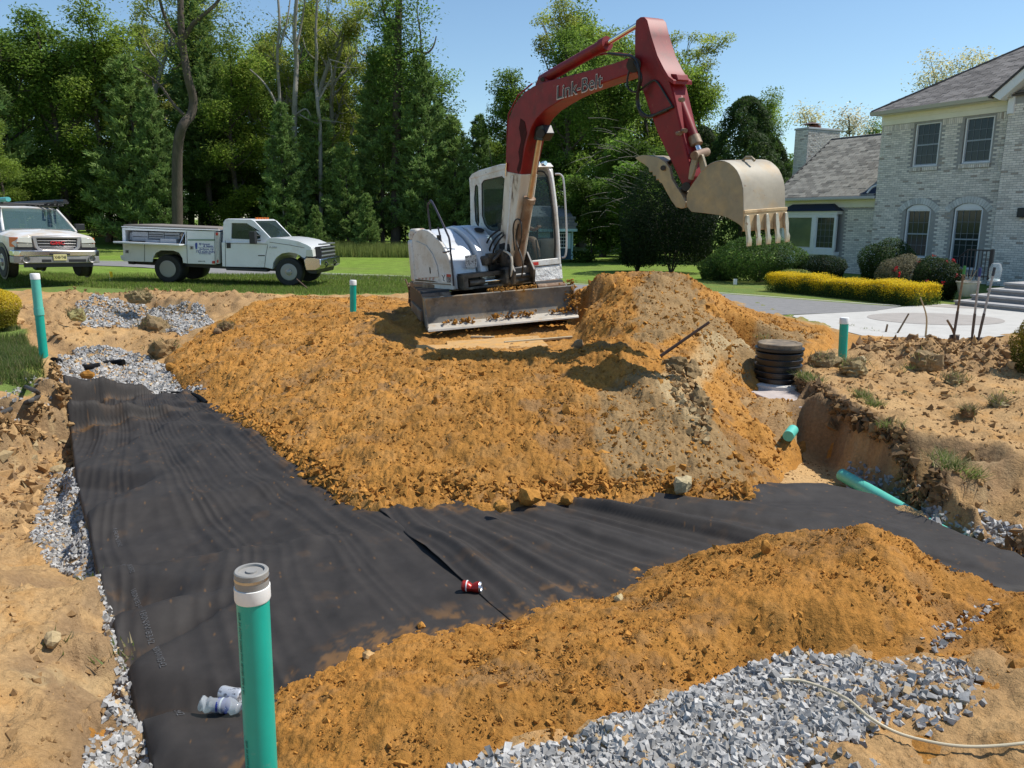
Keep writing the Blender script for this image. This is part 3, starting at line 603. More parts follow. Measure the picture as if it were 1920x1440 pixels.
def gravel(pxs, dens, size, z, label, edge=.35, tint=0., zoff=.3):
    def sub(P): return (fbm(P[:, 0], P[:, 1], 2.2, 3, .6, 150) + RNG.uniform(-.5, .5, len(P)) * edge) > -edge
    P = scatter(pxs, dens, z, sub); n = len(P); S = size * (.40 + .85 * RNG.random(n) ** 1.4); Z = top_z(P[:, 0], P[:, 1]) + S * RNG.uniform(-.15, .55, n) * zoff / .3
    g = RNG.uniform(.22, .47, n); c = np.stack([g * (1.03 + tint), g, g * (.95 - tint)], -1); w = RNG.random(n) < .07; c[w] = np.array((.50, .36, .20)) * RNG.uniform(.7, 1.1, (w.sum(), 1))
    return lumps('gravel', np.stack([P[:, 0], P[:, 1], Z], -1), S, c, stone_m, label)
gravel([(840, 1440), (940, 1412), (1040, 1392), (1110, 1374), (1190, 1338), (1270, 1303), (1330, 1278), (1420, 1246), (1500, 1230), (1560, 1238), (1640, 1250), (1700, 1262), (1660, 1300), (1600, 1330), (1640, 1390), (1560, 1420), (1500, 1450), (1500, 1600), (800, 1600)], 9000, .0225, .02, 'crushed grey gravel at the foot of the near sand mound', .9)
gravel([(1560, 1250), (1760, 1240), (1830, 1270), (1850, 1330), (1760, 1380), (1700, 1440), (1500, 1500), (1540, 1400)], 2600, .022, .04, 'thin grey gravel strewn on tan ground at the lower right corner', .3)
gravel([(1640, 1240), (1780, 1165), (1850, 1120), (1880, 1140), (1830, 1190), (1700, 1260)], 700, .018, .05, 'small stones in the dip between the two near heaps', .15)
gravel([(98, 890, -.6), (134, 880, -.58), (150, 930, -.55), (170, 1000, -.52), (187, 1080, -.48), (160, 1092, -.5), (112, 1078, -.57), (55, 1015, -.6), (80, 950, -.6)], 4200, .0235, -.5, 'grey gravel strip between the left bank and the fabric', .9)
gravel([(185, 1080, -.4), (200, 1100, -.4), (240, 1260, -.3), (262, 1340, -.3), (285, 1440, -.2), (290, 1500, -.2), (150, 1500, -.1), (165, 1400, -.1), (215, 1340, -.25), (222, 1290, -.3), (195, 1180, -.4)], 4600, .022, -.2, 'grey gravel in the gap beside the fabric, lower left corner', .9)
gravel([(110, 742, -.4), (118, 690, -.35), (150, 665, -.3), (190, 655, -.2), (250, 668, -.3), (310, 690, -.36), (345, 738, -.38), (390, 748, -.4)], 1300, .038, -.36, 'grey gravel bed beyond the far edge of the fabric', .9, zoff=.2)
gravel([(145, 594, .0), (200, 585, .05), (300, 588, .02), (385, 592, .02), (400, 606, .05), (340, 625, -.05), (270, 618, -.05), (200, 612, 0), (150, 614, -.03)], 1000, .038, 0, 'grey gravel heap on the shelf below the parked trucks', .8, zoff=.3)
gravel([(1590, 890, -.6), (1650, 912, -.6), (1750, 962, -.6), (1850, 1008, -.6), (1930, 1045, -.6), (1960, 1100, -.5), (1830, 1040, -.45), (1730, 995, -.45), (1640, 955, -.45), (1590, 925, -.5)], 1900, .034, -.5, 'grey gravel in the shaded trench below the right bank', .9, tint=-.03)
gravel([(0, 720, .0), (90, 700, .0), (125, 740, 0), (60, 752, 0), (0, 790, 0), (-80, 800, 0)], 260, .03, 0, 'loose stones on top of the left bank near the hose', .2)
gravel([(1050, 590, .6), (980, 600, .5)], 1, .03, 0, '', .2) if False else None
def clods(pxs, dens, smin, smax, z, cols, label, power=2.2, sub=None, lift=.12, arr=None):
    P = scatter(pxs, dens, z, sub) if arr is None else arr; n = len(P); S = smin * (1 - RNG.random(n) * (1 - (smin / smax) ** power)) ** (-1 / power)
    Z = top_z(P[:, 0], P[:, 1]) + S * lift; base = cols[RNG.integers(0, len(cols), n)] * RNG.uniform(.75, 1.1, (n, 1))
    return lumps('soil_clods', np.stack([P[:, 0], P[:, 1], Z], -1), S, base, clod_m, label, angular=False, aspect=(.5, .9))
OC = np.array([ORANGE * 1.05, ORANGE * .95, ORANGE * .8, ORANGE * .9]); TC = np.array([TAN, TAN2, TAN * .85, TAN2 * .9])
clods([(560, 552, .2), (330, 650, -.1), (320, 700, -.3), (345, 738, -.38), (390, 765, -.38), (490, 820, -.34), (560, 885, -.3), (650, 938, -.27), (700, 960, -.25), (900, 965, -.25), (1090, 950, -.28), (1420, 940, -.33), (1500, 803, -.25), (1380, 700, .05), (1560, 640, .1), (1440, 590, .3), (1340, 556, .8), (1200, 512, 1.15), (1090, 560, .7), (1095, 645, .4), (1000, 668, .38), (760, 660, .38), (690, 600, .4), (760, 555, .3)],
      640, .011, .08, 0, OC, 'loose orange soil crumbs over the large mound', 3.1, sub=lambda P: (fbm(P[:, 0], P[:, 1], 1.3, 3, .6, 160) + RNG.uniform(-.4, .5, len(P))) > -.35)
toe = [gp(x, y, -.27)[:2] for x, y in M_toe[8:26]]; T = resample(toe, 500); T = np.concatenate([T + RNG.normal(0, .07, T.shape) + np.array((0, .05)) for _ in range(4)])
clods(None, 0, .016, .055, 0, OC, 'orange clods gathered along the toe of the large mound', 1.8, arr=T, lift=.3)
clods([(372, 1500), (450, 1345), (520, 1283), (640, 1195), (760, 1155), (960, 1125), (1170, 1092), (1300, 1036, .02), (1500, 998, .16), (1640, 979, .33), (1780, 1048, .2), (1872, 1125, -.1), (1960, 1100, .1), (2100, 1300, .05), (1850, 1290, .05), (1720, 1245, .03), (1500, 1240, .02), (1280, 1315), (1120, 1385), (860, 1452), (700, 1650)],
      3000, .0042, .032, 0, OC, 'loose orange soil crumbs over the near mound', 2.6, sub=lambda P: (fbm(P[:, 0], P[:, 1], 2.0, 3, .6, 161) + RNG.uniform(-.5, .5, len(P))) > -.4)
toe = [gp(x, y, -.12)[:2] for x, y in N_toe[1:15]]; T = resample(toe, 420); T = np.concatenate([T + RNG.normal(0, s, T.shape) + np.array((0, s * .6)) for s in (.03, .05, .09, .16, .28)])
clods(None, 0, .0035, .020, 0, OC, 'small orange clods strewn along the edge of the near mound', 1.9, arr=T, lift=.35)
clods([(-200, 1100, -.1), (0, 1080, -.2), (80, 1118, -.2), (180, 1105, -.1), (222, 1290, 0), (150, 1390, 0), (150, 1700, 0), (-200, 1700, .05)], 420, .006, .035, 0, TC, 'tan soil crumbs on the near left bank', 2.0)
clods([(1500, 706, .1), (1600, 670, .1), (1930, 645, .05), (2200, 700, 0), (2100, 1040, 0), (1920, 955, -.1), (1760, 850, .02), (1640, 786, .05)], 130, .012, .075, 0, TC, 'tan soil lumps on the right bank', 2.0)
clods([(1590, 668, .1), (1620, 640, .05), (1760, 644, .1), (1930, 650, .1), (1930, 700, .1), (1840, 700, .1), (1730, 690, .1)], 190, .025, .11, .1, np.array([TAN2, BROWN, TAN]), 'dark churned soil lumps beside the driveway', 2.1, lift=.1)
clods([(40, 575, .3), (130, 540, .3), (300, 548, .3), (560, 558, .2), (430, 585, .1), (330, 600, .0), (340, 640, -.1), (250, 655, -.2), (110, 650, -.1), (60, 620, .1)], 42, .025, .10, .1, TC, 'tan and brown soil lumps on the berm below the parked trucks', 2.4, lift=.0)
clods([(1430, 905, -.33), (1440, 870, -.3), (1500, 810, -.25), (1560, 850, -.32), (1600, 890, -.4)], 300, .008, .03, -.3, TC, 'sandy crumbs on the ramp of the trench', 2.2)
clods([(-300, 850, .0), (0, 790, 0), (130, 750, 0), (135, 860, -.4), (60, 1000, -.5), (0, 1010, -.5), (-300, 1100, -.5)], 520, .012, .085, -.2, np.array([TAN, TAN2, BROWN, TAN2]), 'crumbs on the face of the left bank', 2.3)

E_ = resample([q[:2] for q in Rtop], 420); E_ = np.concatenate([E_ + RNG.normal(0, .035, E_.shape) + (-.03, 0) for _ in range(5)]); n = len(E_); S_ = .018 + .06 * RNG.random(n) ** 2.5
lumps('soil_clods', np.stack([E_[:, 0], E_[:, 1], top_z(E_[:, 0] + .1, E_[:, 1]) - RNG.uniform(-.02, .16, n)], -1), S_, np.array([BROWN, BROWN * .7, TAN2])[RNG.integers(0, 3, n)] * RNG.uniform(.6, 1.1, (n, 1)), clod_m, 'dark ragged topsoil crumbling at the lip of the right bank', angular=False, aspect=(.5, .9))
E_ = resample([q[:2] for q in Ltop[:6]], 300); E_ = np.concatenate([E_ + RNG.normal(0, .04, E_.shape) for _ in range(4)]); n = len(E_); S_ = .014 + .05 * RNG.random(n) ** 2.5
lumps('soil_clods', np.stack([E_[:, 0], E_[:, 1], top_z(E_[:, 0] - .1, E_[:, 1] + .1) - RNG.uniform(-.02, .10, n)], -1), S_, TC[RNG.integers(0, 4, n)] * RNG.uniform(.7, 1.15, (n, 1)), clod_m, 'tan crumbs along the lip of the left bank', angular=False, aspect=(.5, .9))
P = scatter([(1245, 680, .4), (1300, 690, .4), (1335, 740, .2), (1330, 830, 0), (1295, 830, 0), (1262, 750, .2)], 900, .2); S_ = .015 + .05 * RNG.random(len(P)) ** 2.2
lumps('soil_clods', np.stack([P[:, 0], P[:, 1], top_z(P[:, 0], P[:, 1]) + S_ * .3], -1), S_, np.array([GREYSOIL, TAN * .8, TAN2, CLAY * .85])[RNG.integers(0, 4, len(P))] * RNG.uniform(.7, 1.05, (len(P), 1)), clod_m, 'band of broken grey clay down the right of the large mound', angular=True, aspect=(.5, .9))
clods([(-300, 830, .0), (0, 770, 0), (130, 748, 0), (135, 840, -.4), (70, 930, -.5), (0, 960, -.5), (-300, 1060, -.5)], 110, .04, .13, -.2, np.array([TAN, TAN2, BROWN, CLAY * .8]), 'rough lumps standing out of the steep face of the left bank', 1.6, lift=-.25)
# single rocks and clods that can be told apart
SODS = []
def rock(px, py, z, size, col, name, label, squash=(1, .8, .7), angular=False, m=None, n=2, sink=.25):
    p = gp(px, py, z); zz = float(top_z(p[0], p[1])); q = gp(px, py, zz)
    if name in ('sod_clump', 'clay_chunk'): n = 3
    if name == 'sod_clump': SODS.append((q[0], q[1], zz, size))
    bv, bf = ICO
    import bmesh as _b
    b = _b.new(); vs = [b.verts.new(v) for v in bv]; [b.faces.new([vs[i] for i in f]) for f in bf]
    _b.ops.subdivide_edges(b, edges=b.edges[:], cuts=n - 1 if n < 3 else 3, use_grid_fill=True, smooth=.8) if n > 1 else None
    R = np.array(Matrix.Rotation(random.uniform(0, 6), 3, 'Z'))
    for v in b.verts:
        c = np.array(v.co); c = c / max(np.linalg.norm(c), 1e-6)
        k = 1 + .28 * math.sin(c[0] * 3.1 + px) * math.cos(c[1] * 2.7 + py) + random.uniform(-.13, .13)
        if angular: c = np.sign(c) * np.abs(c) ** .65
        if n == 3: k *= 1 + random.uniform(-.16, .16)
        v.co = R @ (c * k * np.array(squash)) * size
    me = bpy.data.meshes.new(name); b.to_mesh(me); b.free()
    a = me.color_attributes.new('Col', 'FLOAT_COLOR', 'POINT'); arr = np.ones((len(me.vertices), 4), np.float32); arr[:, :3] = col; a.data.foreach_set('color', arr.ravel())
    me.materials.append(m or clod_m); me.polygons.foreach_set('use_smooth', np.full(len(me.polygons), False))
    o = link(bpy.data.objects.new(name, me)); o.location = (q[0], q[1], zz + size * squash[2] * (1 - sink) * .8); return tag(o, label, 'rock' if name != 'dirt_clod' else 'dirt clod')
rock(1157, 1030, -.2, .035, ORANGE, 'dirt_clod', 'single round orange clod lying out on the creased fabric')
rock(1143, 1092, -.15, .055, ORANGE, 'dirt_clod', 'largest orange clod at the upper edge of the near mound', (1.1, .8, .7))
rock(1105, 1092, -.15, .04, ORANGE * .85, 'dirt_clod', 'orange clod just left of the largest clod on the near mound edge')
rock(1192, 1075, -.15, .032, ORANGE, 'dirt_clod', 'orange clod just right of the largest clod on the near mound edge')
rock(1435, 1035, .1, .04, ORANGE * .9, 'dirt_clod', 'pointed orange clod on the crest of the near mound', (.8, .8, 1.2))
rock(1160, 1126, 0, .03, np.array((.45, .36, .2)), 'stone', 'pale stone half sunk in the near mound edge')
rock(992, 940, -.25, .095, ORANGE * .95, 'dirt_clod', 'largest orange clod at the toe of the big mound, above the fabric')
rock(938, 955, -.25, .06, ORANGE, 'dirt_clod', 'orange clod left of the largest one at the toe of the big mound')
rock(1064, 942, -.25, .062, ORANGE * .9, 'dirt_clod', 'orange clod right of the largest one at the toe of the big mound')
rock(1278, 915, -.2, .085, np.array((.42, .34, .2)), 'stone', 'pale angular stone near the foot of the grey soil patch', angular=True)
rock(790, 1178, -.1, .03, ORANGE, 'dirt_clod', 'orange clod at the left shoulder of the near mound')
rock(690, 1235, -.1, .035, DRYSAND * .9, 'dirt_clod', 'yellowish clod on the left edge of the near mound')
rock(1295, 705, .3, .15, GREYSOIL * .9, 'clay_chunk', 'largest grey clay chunk on the ridge left of the black riser', (1, .8, .8), sink=.7)
rock(1268, 690, .35, .12, GREYSOIL * .7, 'clay_chunk', 'dark grey clay chunk at the top of the ridge chunks', (1, .8, .9), sink=.7)
rock(1310, 760, .15, .11, GREYSOIL, 'clay_chunk', 'lowest pale clay chunk under the ridge', (1, .8, 1.1), sink=.7)
rock(1350, 520, .9, .001, CLAY, 'x', 'x') if False else None
rock(1083, 655, .4, .11, BROWN, 'dirt_clod', 'dark brown clod beside the right end of the dozer blade')
rock(1545, 690, .15, .17, np.array((.25, .19, .10)), 'sod_clump', 'dark clump of torn sod at the near end of the right bank', (1.2, .9, .7))
rock(1600, 700, .1, .16, np.array((.30, .23, .12)), 'sod_clump', 'brown clump of torn sod second along the right bank edge', (1.2, 1, .6))
rock(1735, 690, .1, .15, np.array((.28, .20, .11)), 'sod_clump', 'tall clump of grey sod between the right bank and the driveway', (1.1, 1, .9))
rock(1788, 722, .08, .11, np.array((.27, .2, .1)), 'sod_clump', 'ragged sod clump right of the tall one', (1.3, .9, .6))
rock(1815, 778, .03, .065, BROWN * .8, 'sod_clump', 'small round dark sod ball on bare sand at the right')
rock(1872, 762, .03, .075, np.array((.36, .29, .16)), 'sod_clump', 'pale sod clump near the right edge of the picture', (1.3, 1, .6))
rock(1613, 683, .12, .09, np.array((.38, .3, .18)), 'stone', 'flat stone in front of the far right pipe')
rock(292, 628, 0, .26, np.array((.24, .17, .09)), 'sod_clump', 'large hairy sod clump above the far gravel bed', (1.2, .8, .8))
rock(310, 668, -.2, .22, np.array((.26, .17, .08)), 'sod_clump', 'rounded sod clump at the left foot of the big mound', (1, .9, .8))
rock(262, 565, .2, .2, np.array((.25, .19, .1)), 'sod_clump', 'brown sod clump on the berm below the utility truck')
rock(143, 598, .05, .16, np.array((.3, .27, .12)), 'sod_clump', 'greenish sod clump at the left end of the gravel heap')
rock(26, 608, .1, .16, TAN, 'stone', 'tan flat stone on the grass at the left edge', (1.2, .8, .45))
rock(322, 693, -.3, .10, ORANGE * .8, 'dirt_clod', 'reddish clod at the corner of the far gravel bed')
rock(165, 708, -.35, .09, ORANGE * .7, 'dirt_clod', 'brown clod alone on the far gravel bed')
rock(425, 620, .1, .13, BROWN, 'sod_clump', 'dark sod clump on the left slope of the big mound')
rock(408, 626, .1, .09, BROWN * .8, 'dirt_clod', 'dark clod beside the sod clump on the left slope')
for i, (x, y, z, s) in enumerate([(110, 885, -.3, .07), (100, 1205, -.1, .05)]):
    rock(x, y, z, s, CLAY * .9, 'dirt_clod', ['pale clod at the foot of the left cliff', 'tan clod on the near left bank'][i])

# ================================================================== PIPES AND SMALL THINGS
pvc = mat('pvc_green', (.008, .37, .28), rough=.38, spec=.5, var=(9, .06), col2=(.35, .30, .20), thr=(12, .62, .9))
pvc_l = mat('pvc_green_pale', (.11, .50, .40), rough=.45, var=(9, .08), col2=(.3, .3, .2), thr=(12, .66, .9))
white_p = mat('white_plastic', (.78, .77, .74), rough=.45, var=(12, .05)); grey_p = mat('grey_rubber', (.27, .26, .24), rough=.55, var=(30, .1))
def pipe_between(name, label, top, base, r, m, cap=None, extra=None, group=None):
    top, base = np.array(top), np.array(base); t = thing(name, label, 'pipe', tuple(base)); ax = unit(base - top); H = np.linalg.norm(base - top)
    b = MB(); b.lathe([(r * .86, -.0), (r, 0), (r, H), (r * .86, H)], top, ax, 32); b.build('tube', m, t); return t, top, ax, H
# near pipe
near_top = dp(474, 1122, 2.42); near_base = dp(494, 1500, 2.42); r = .0545
d = unit(near_base - near_top); near_base = near_top + d * 1.1
t, T0, ax, H = pipe_between('standpipe', 'nearest green sewer pipe with white collar and grey rubber cap', near_top, near_base, r, pvc)
b = MB(); b.lathe([(r, 0), (r * 1.09, .002), (r * 1.10, .045), (r * 1.06, .052), (r * .98, .052)], T0 - ax * .05, ax, 32); b.build('collar', white_p, t)
b = MB(); up = -ax; b.lathe([(r * .70, .0), (r * 1.02, 0), (r * 1.04, .004), (r * 1.04, .054), (r * .98, .058), (r * .80, .058), (r * .78, .050), (r * .35, .050), (r * .33, .056), (.001, .056)], T0 + up * .048, up, 32); b.build('rubber_cap', grey_p, t)
b = MB(); b.lathe([(r * 1.045, .0), (r * 1.062, 0), (r * 1.062, .01), (r * 1.045, .01)], T0 + up * .075, up, 32); b.build('clamp_band', mat('steel', (.5, .5, .5), rough=.35, metal=1), t)
pr = mat('pipe_print', (.02, .16, .12), rough=.5)
# printed line on the pipe
def pipe_print(t, T0, ax, r, body, at, ang, h, m):
    U = ax; side = np.array((math.sin(ang), -math.cos(ang), 0)); side = unit(side - ax * side.dot(ax)); V = np.cross(side, U)
    return text_part('print', body, T0 + ax * at + side * (r + .0004), U, V, h, m, t, depth=.0008)
pipe_print(t, T0, ax, r, 'SDR 35 ASTM D3034 PVC SEWER PIPE 4 IN', .03, -.75, .012, pr)
pipe_print(t, T0, ax, r, 'SDR 35 ASTM D3034', .52, -.75, .012, pr)
def far_pipe(label, p1, z1, p0, Y, r, joint=None, cap=True):
    top = dp(p1[0], p1[1], Y); base = dp(p0[0], p0[1], Y); ax = unit(base - top)
    t, T0, ax, H = pipe_between('standpipe', label, top, base + ax * .15, r, pvc)
    if cap: b = MB(); b.lathe([(r * .9, .02), (r * 1.08, .02), (r * 1.08, -.05), (r * .95, -.062), (.001, -.062)], T0, ax, 24); b.build('cap', white_p, t)
    if joint:
        J = dp(joint[0], joint[1], Y); hj = np.dot(J - T0, ax); b = MB(); b.lathe([(r * 1.02, 0), (r * 1.03, .0), (r * 1.03, hj - .02), (r * 1.02, hj - .02)], T0, ax, 24); b.build('upper_sleeve', pvc_l, t)
        b = MB(); b.lathe([(r, -.06), (r * 1.12, -.06), (r * 1.14, .04), (r, .05)], T0 + ax * hj, ax, 24); b.build('socket', pvc_l, t)
    return t
far_pipe('tall leaning green pipe with white cap at the left bank', (66, 521), 0, (83, 674), 10.9, .058, joint=(74, 585))
far_pipe('short green pipe with white cap left of the excavator', (662, 532), 0, (662, 568), 13.2, .055)
far_pipe('stubby green pipe with white cap right of the black riser', (1583, 604), 0, (1579, 676), 10.2, .056)
# pipe lying in the trench and pipe mouth
a0 = gp(1578, 890, -.42); a1 = gp(1672, 944, -.46); dd = unit(a1 - a0)
t, T0, ax, H = pipe_between('trench_pipe', 'pale green pipe lying in the trench and running under the fabric', a0, a1 + dd * .9, .06, pvc_l)
a0 = gp(1478, 818, -.16); t = thing('pipe_stub', 'short green pipe mouth poking out of the sand below the riser', 'pipe', tuple(a0)); b = MB(); b.lathe([(.045, 0), (.056, 0), (.056, .2), (.045, .2)], a0, (.5, .8, .1), 20); b.build('tube', pvc_l, t)
# riser
bp = mat('black_plastic', (.013, .013, .014), rough=.32, spec=.5, var=(6, .3), col2=(.12, .09, .06), thr=(7, .68, .95))
R0 = gp(1457, 716, .0); R0[2] = -.02; t = thing('septic_riser', 'black ribbed plastic riser with a dusty lid, standing on a concrete tank', 'septic riser', tuple(R0))
prof = [(.27, -.02)]; rr = .285
for k in range(5):
    z0 = .035 + k * .078; prof += [(rr * .90, z0), (rr * .90, z0 + .018), (rr * 1.0, z0 + .022), (rr * 1.01, z0 + .058), (rr * .995, z0 + .064), (rr * .90, z0 + .068)]
prof += [(rr * .95, .43), (rr * 1.04, .435), (rr * 1.04, .462), (rr * .96, .466)]
b = MB(); b.lathe(prof, R0, (0, 0, 1), 56); b.build('ribbed_body', bp, t)
b = MB(); b.lathe([(rr * .93, .468), (rr * .93, .515), (rr * .90, .522), (rr * .72, .522), (rr * .70, .516), (.001, .516)], R0, (0, 0, 1), 48); b.build('lid', mat('dusty_lid', (.10, .085, .07), rough=.75, spec=.3, var=(8, .25), col2=(.30, .23, .15), thr=(6, .35, .7)), t)
b = MB(); b.lathe([(rr * 1.0, -.02), (rr * 1.22, -.02), (rr * 1.20, .02), (rr * 1.0, .035)], R0, (0, 0, 1), 40); b.build('mortar_ring', mat('mortar_white', (.62, .60, .56), rough=.9, var=(30, .12), bump=(40, .8, .02)), t)
conc_t = mat('tank_concrete', (.46, .40, .37), rough=.9, var=(6, .12), bump=(50, .3, .01))
c1 = gp(1376, 716, -.01); c2 = gp(1478, 762, -.03); u = unit((c2 - c1) * (1, 1, 0)); w = np.array((-u[1], u[0], 0)); L = np.linalg.norm((c2 - c1)[:2])
t = thing('concrete_tank', 'pinkish concrete tank corner showing under the black riser', 'concrete tank', tuple(c1 - (0, 0, .5)))
b = MB([c1, u, w, np.array((0, 0, 1.))]); b.bb((-.1, 0, -.16), (L, .95, -.03)); b.build('tank_lid', conc_t, t, bevel=.012)
b = MB([c1, u, w, np.array((0, 0, 1.))]); b.bb((-.07, .03, -.6), (L - .03, .92, -.17)); b.build('tank_wall', conc_t, t, bevel=.008)
# soda can, on its side, dented
cn = gp(885, 1122, -.17); cn[2] = float(fabric_left_z(np.array(cn[0]), np.array(cn[1]))) + .033
red = mat('can_red', (.35, .018, .012), rough=.3, metal=.35, var=(30, .1)); alu = mat('aluminium', (.75, .75, .75), rough=.3, metal=1)
t = thing('soda_can', 'crushed red soda can lying on the fabric beside the overlap seam', 'can', (cn[0], cn[1], cn[2] - .03)); A = unit((1, -.18, 0))
b = MB(); b.lathe([(.026, -.058), (.032, -.05), (.033, -.02), (.029, .0), (.033, .022), (.033, .046)], cn, A, 28)
b.v = [tuple(np.array(v) - np.array((0, 0, 1)) * (.016 * math.exp(-((np.array(v) - cn).dot(A) / .02) ** 2) if v[2] > cn[2] else 0)) for v in b.v]; b.build('can_body', red, t)
b = MB(); b.lathe([(.033, .046), (.030, .053), (.0285, .058), (.026, .056), (.024, .05), (.001, .05)], cn, A, 28); b.build('can_end', alu, t)
b = MB(); b.lathe([(.0335, -.032), (.0337, -.0315), (.0337, -.026), (.0335, -.0255)], cn, A, 28); b.build('white_band', white_p, t)
b = MB(); b.lathe([(.014, 0), (.008, .003), (.001, .003)], cn + A * .051, A, 12); b.build('pull_tab', alu, t)
# water bottle and a crumpled can behind it
clear = mat('clear_plastic', (.80, .83, .86), rough=.08, alpha=.30, spec=.8); blue = mat('label_blue', (.02, .035, .22), rough=.4); 
bt = gp(418, 1343, -.15); fz = float(fabric_left_z(np.array(bt[0]), np.array(bt[1]))); bt = np.array((bt[0], bt[1], fz + .034)); A = unit((1, -.10, 0))
t = thing('water_bottle', 'clear crushed plastic water bottle with blue label on the fabric', 'bottle', (bt[0], bt[1], fz))
b = MB(); b.lathe([(.002, -.098), (.022, -.1), (.031, -.094), (.033, -.085), (.031, -.07), (.033, -.062), (.030, -.045), (.031, -.02), (.030, .02), (.033, .03), (.032, .05), (.024, .075), (.0135, .09), (.0125, .104), (.001, .104)], bt, A, 26)
b.v = [tuple(np.array(v) + .006 * np.array((0, math.sin(v[0] * 210), math.sin(v[0] * 170 + 1)))) for v in b.v]; b.build('bottle_body', clear, t)
b = MB(); b.lathe([(.0315, -.018), (.0325, -.018), (.0325, .022), (.0315, .022)], bt + A * .002, A, 26); b.build('label', blue, t)
b = MB(); b.lathe([(.0326, -.004), (.0331, -.004), (.0331, .004), (.0326, .004)], bt + A * .004, A, 26); b.build('label_stripe', white_p, t)
cb = bt + np.array((.015, .075, .004)); t = thing('silver_can', 'pale silver drink can lying behind the water bottle', 'can', (cb[0], cb[1], cb[2] - .034)); A2 = unit((1, -.25, 0))
b = MB(); b.lathe([(.024, -.056), (.031, -.05), (.033, -.04), (.031, 0), (.033, .04), (.031, .048), (.026, .052), (.022, .049), (.001, .049)], cb, A2, 26); b.build('can_body', mat('can_silver', (.62, .62, .63), rough=.35, metal=.5, col2=(.12, .12, .14), thr=(38, .55, .62)), t)
# hose on the left bank, tan cable at the lower right, black plastic roll, sticks
def on_top(px, py, z0, dz):
    z = z0
    for _ in range(5): p = gp(px, py, z); z = float(top_z(p[0], p[1])) + dz
    return gp(px, py, z)
def spline(P, n=8):
    P = [np.array(p, float) for p in P]; out = []
    for i in range(len(P) - 1):
        a = P[max(i - 1, 0)]; b_ = P[i]; c = P[i + 1]; d_ = P[min(i + 2, len(P) - 1)]
        for k in range(n):
            t_ = k / n; out.append(.5 * ((2 * b_) + (-a + c) * t_ + (2 * a - 5 * b_ + 4 * c - d_) * t_ ** 2 + (-a + 3 * b_ - 3 * c + d_) * t_ ** 3))
    out.append(P[-1]); return out
def cable(name, label, cat, pts, r, m, dz=None, z0=0.):
    P = spline([on_top(x, y, z0, r * 1.1 if dz is None else dz) for x, y in pts]); setorg(tuple(P[0])); b = MB(); b.tube(P, r, 10); o = b.build(name, m); o.location = tuple(P[0]); return tag(o, label, cat)
cable('hose', 'black flexible pipe bent over the left bank', 'hose', [(-60, 712), (0, 719), (35, 722), (60, 730), (74, 740), (60, 750), (30, 762), (0, 776), (-60, 800)], .026, mat('black_hose', (.05, .045, .04), rough=.6, var=(20, .3)), dz=.05)
cable('cable', 'tan cable curving over the gravel at the lower right', 'cable', [(1467, 1274), (1500, 1276), (1545, 1290), (1590, 1312), (1630, 1345), (1680, 1373), (1740, 1390), (1800, 1399), (1860, 1399), (1930, 1392), (2000, 1380)], .006, mat('tan_cable', (.55, .47, .32), rough=.5, var=(12, .1)), dz=.04)
cable('plastic_fold', 'black folded fabric roll across the far gravel bed', 'fabric roll', [(100, 676), (135, 683), (165, 689), (200, 682), (232, 679)], .05, fab_m, dz=.03, z0=-.3)
cable('fabric_fold', 'black fabric edge curling up where the far gravel bed meets the sheet', 'fabric roll', [(300, 738), (340, 738), (368, 742), (388, 756)], .03, fab_m, dz=.01, z0=-.35)
wood = mat('weathered_wood', (.20, .14, .085), rough=.85, var=(14, .3), bump=(60, .5, .01)); wood_l = mat('pale_wood', (.42, .33, .2), rough=.8, var=(14, .2)); rust = mat('rusty_steel', (.10, .06, .045), rough=.7, metal=.3, var=(20, .3))
def stick(name, label, cat, p0, p1, r, m, Y=None, z0=0., bend=0., r2=None):
    a = on_top(*p0, z0, -.03) if Y is None else dp(*p0, Y); e = dp(*p1, a[1] if Y is None else Y); 
    mid = (a + e) / 2 + np.array((bend, 0, abs(bend) * .3)); P = spline([a, mid, e], 5); setorg(tuple(a)); b = MB(); b.tube(P, list(np.linspace(r, r2 or r * .8, len(P))), 8); o = b.build(name, m); o.location = tuple(a); return tag(o, label, cat)
stick('steel_bar', 'rusty bar leaning up the mound left of the black riser', 'bar', (1238, 668), (1330, 604), .021, rust, z0=.4)
stick('stake', 'leaning brown stake on the sand strip, tallest in front of the driveway', 'stake', (1680, 629), (1704, 588), .018, wood, z0=.05)
stick('stake', 'short dark stake stub left of the leaning stake', 'stake', (1660, 627), (1664, 608), .02, wood, z0=.05)
stick('branch', 'thin pale branch stuck upright by the driveway edge', 'branch', (1735, 635), (1726, 558), .018, wood_l, z0=.05, bend=.06, r2=.01)
stick('stake', 'dark stake crossing in front of the leftmost shovel', 'stake', (1792, 645), (1776, 600), .022, wood, z0=.05, bend=.03)
stick('stake', 'bent brown stake left of the excavator', 'stake', (766, 572), (760, 523), .02, wood, z0=.3, bend=.05)
stick('black_rod', 'thin black rod sticking out of the lawn in front of the truck', 'rod', (582, 546), (556, 523), .02, rust, z0=.2)
stick('black_rod', 'short dark rod flat on the berm below the utility truck', 'rod', (295, 542), (280, 536), .025, rust, z0=.25)
stick('broken_plank', 'thin split plank lying in the shade left of the blade', 'plank', (745, 598), (770, 590), .02, wood_l, z0=.3)
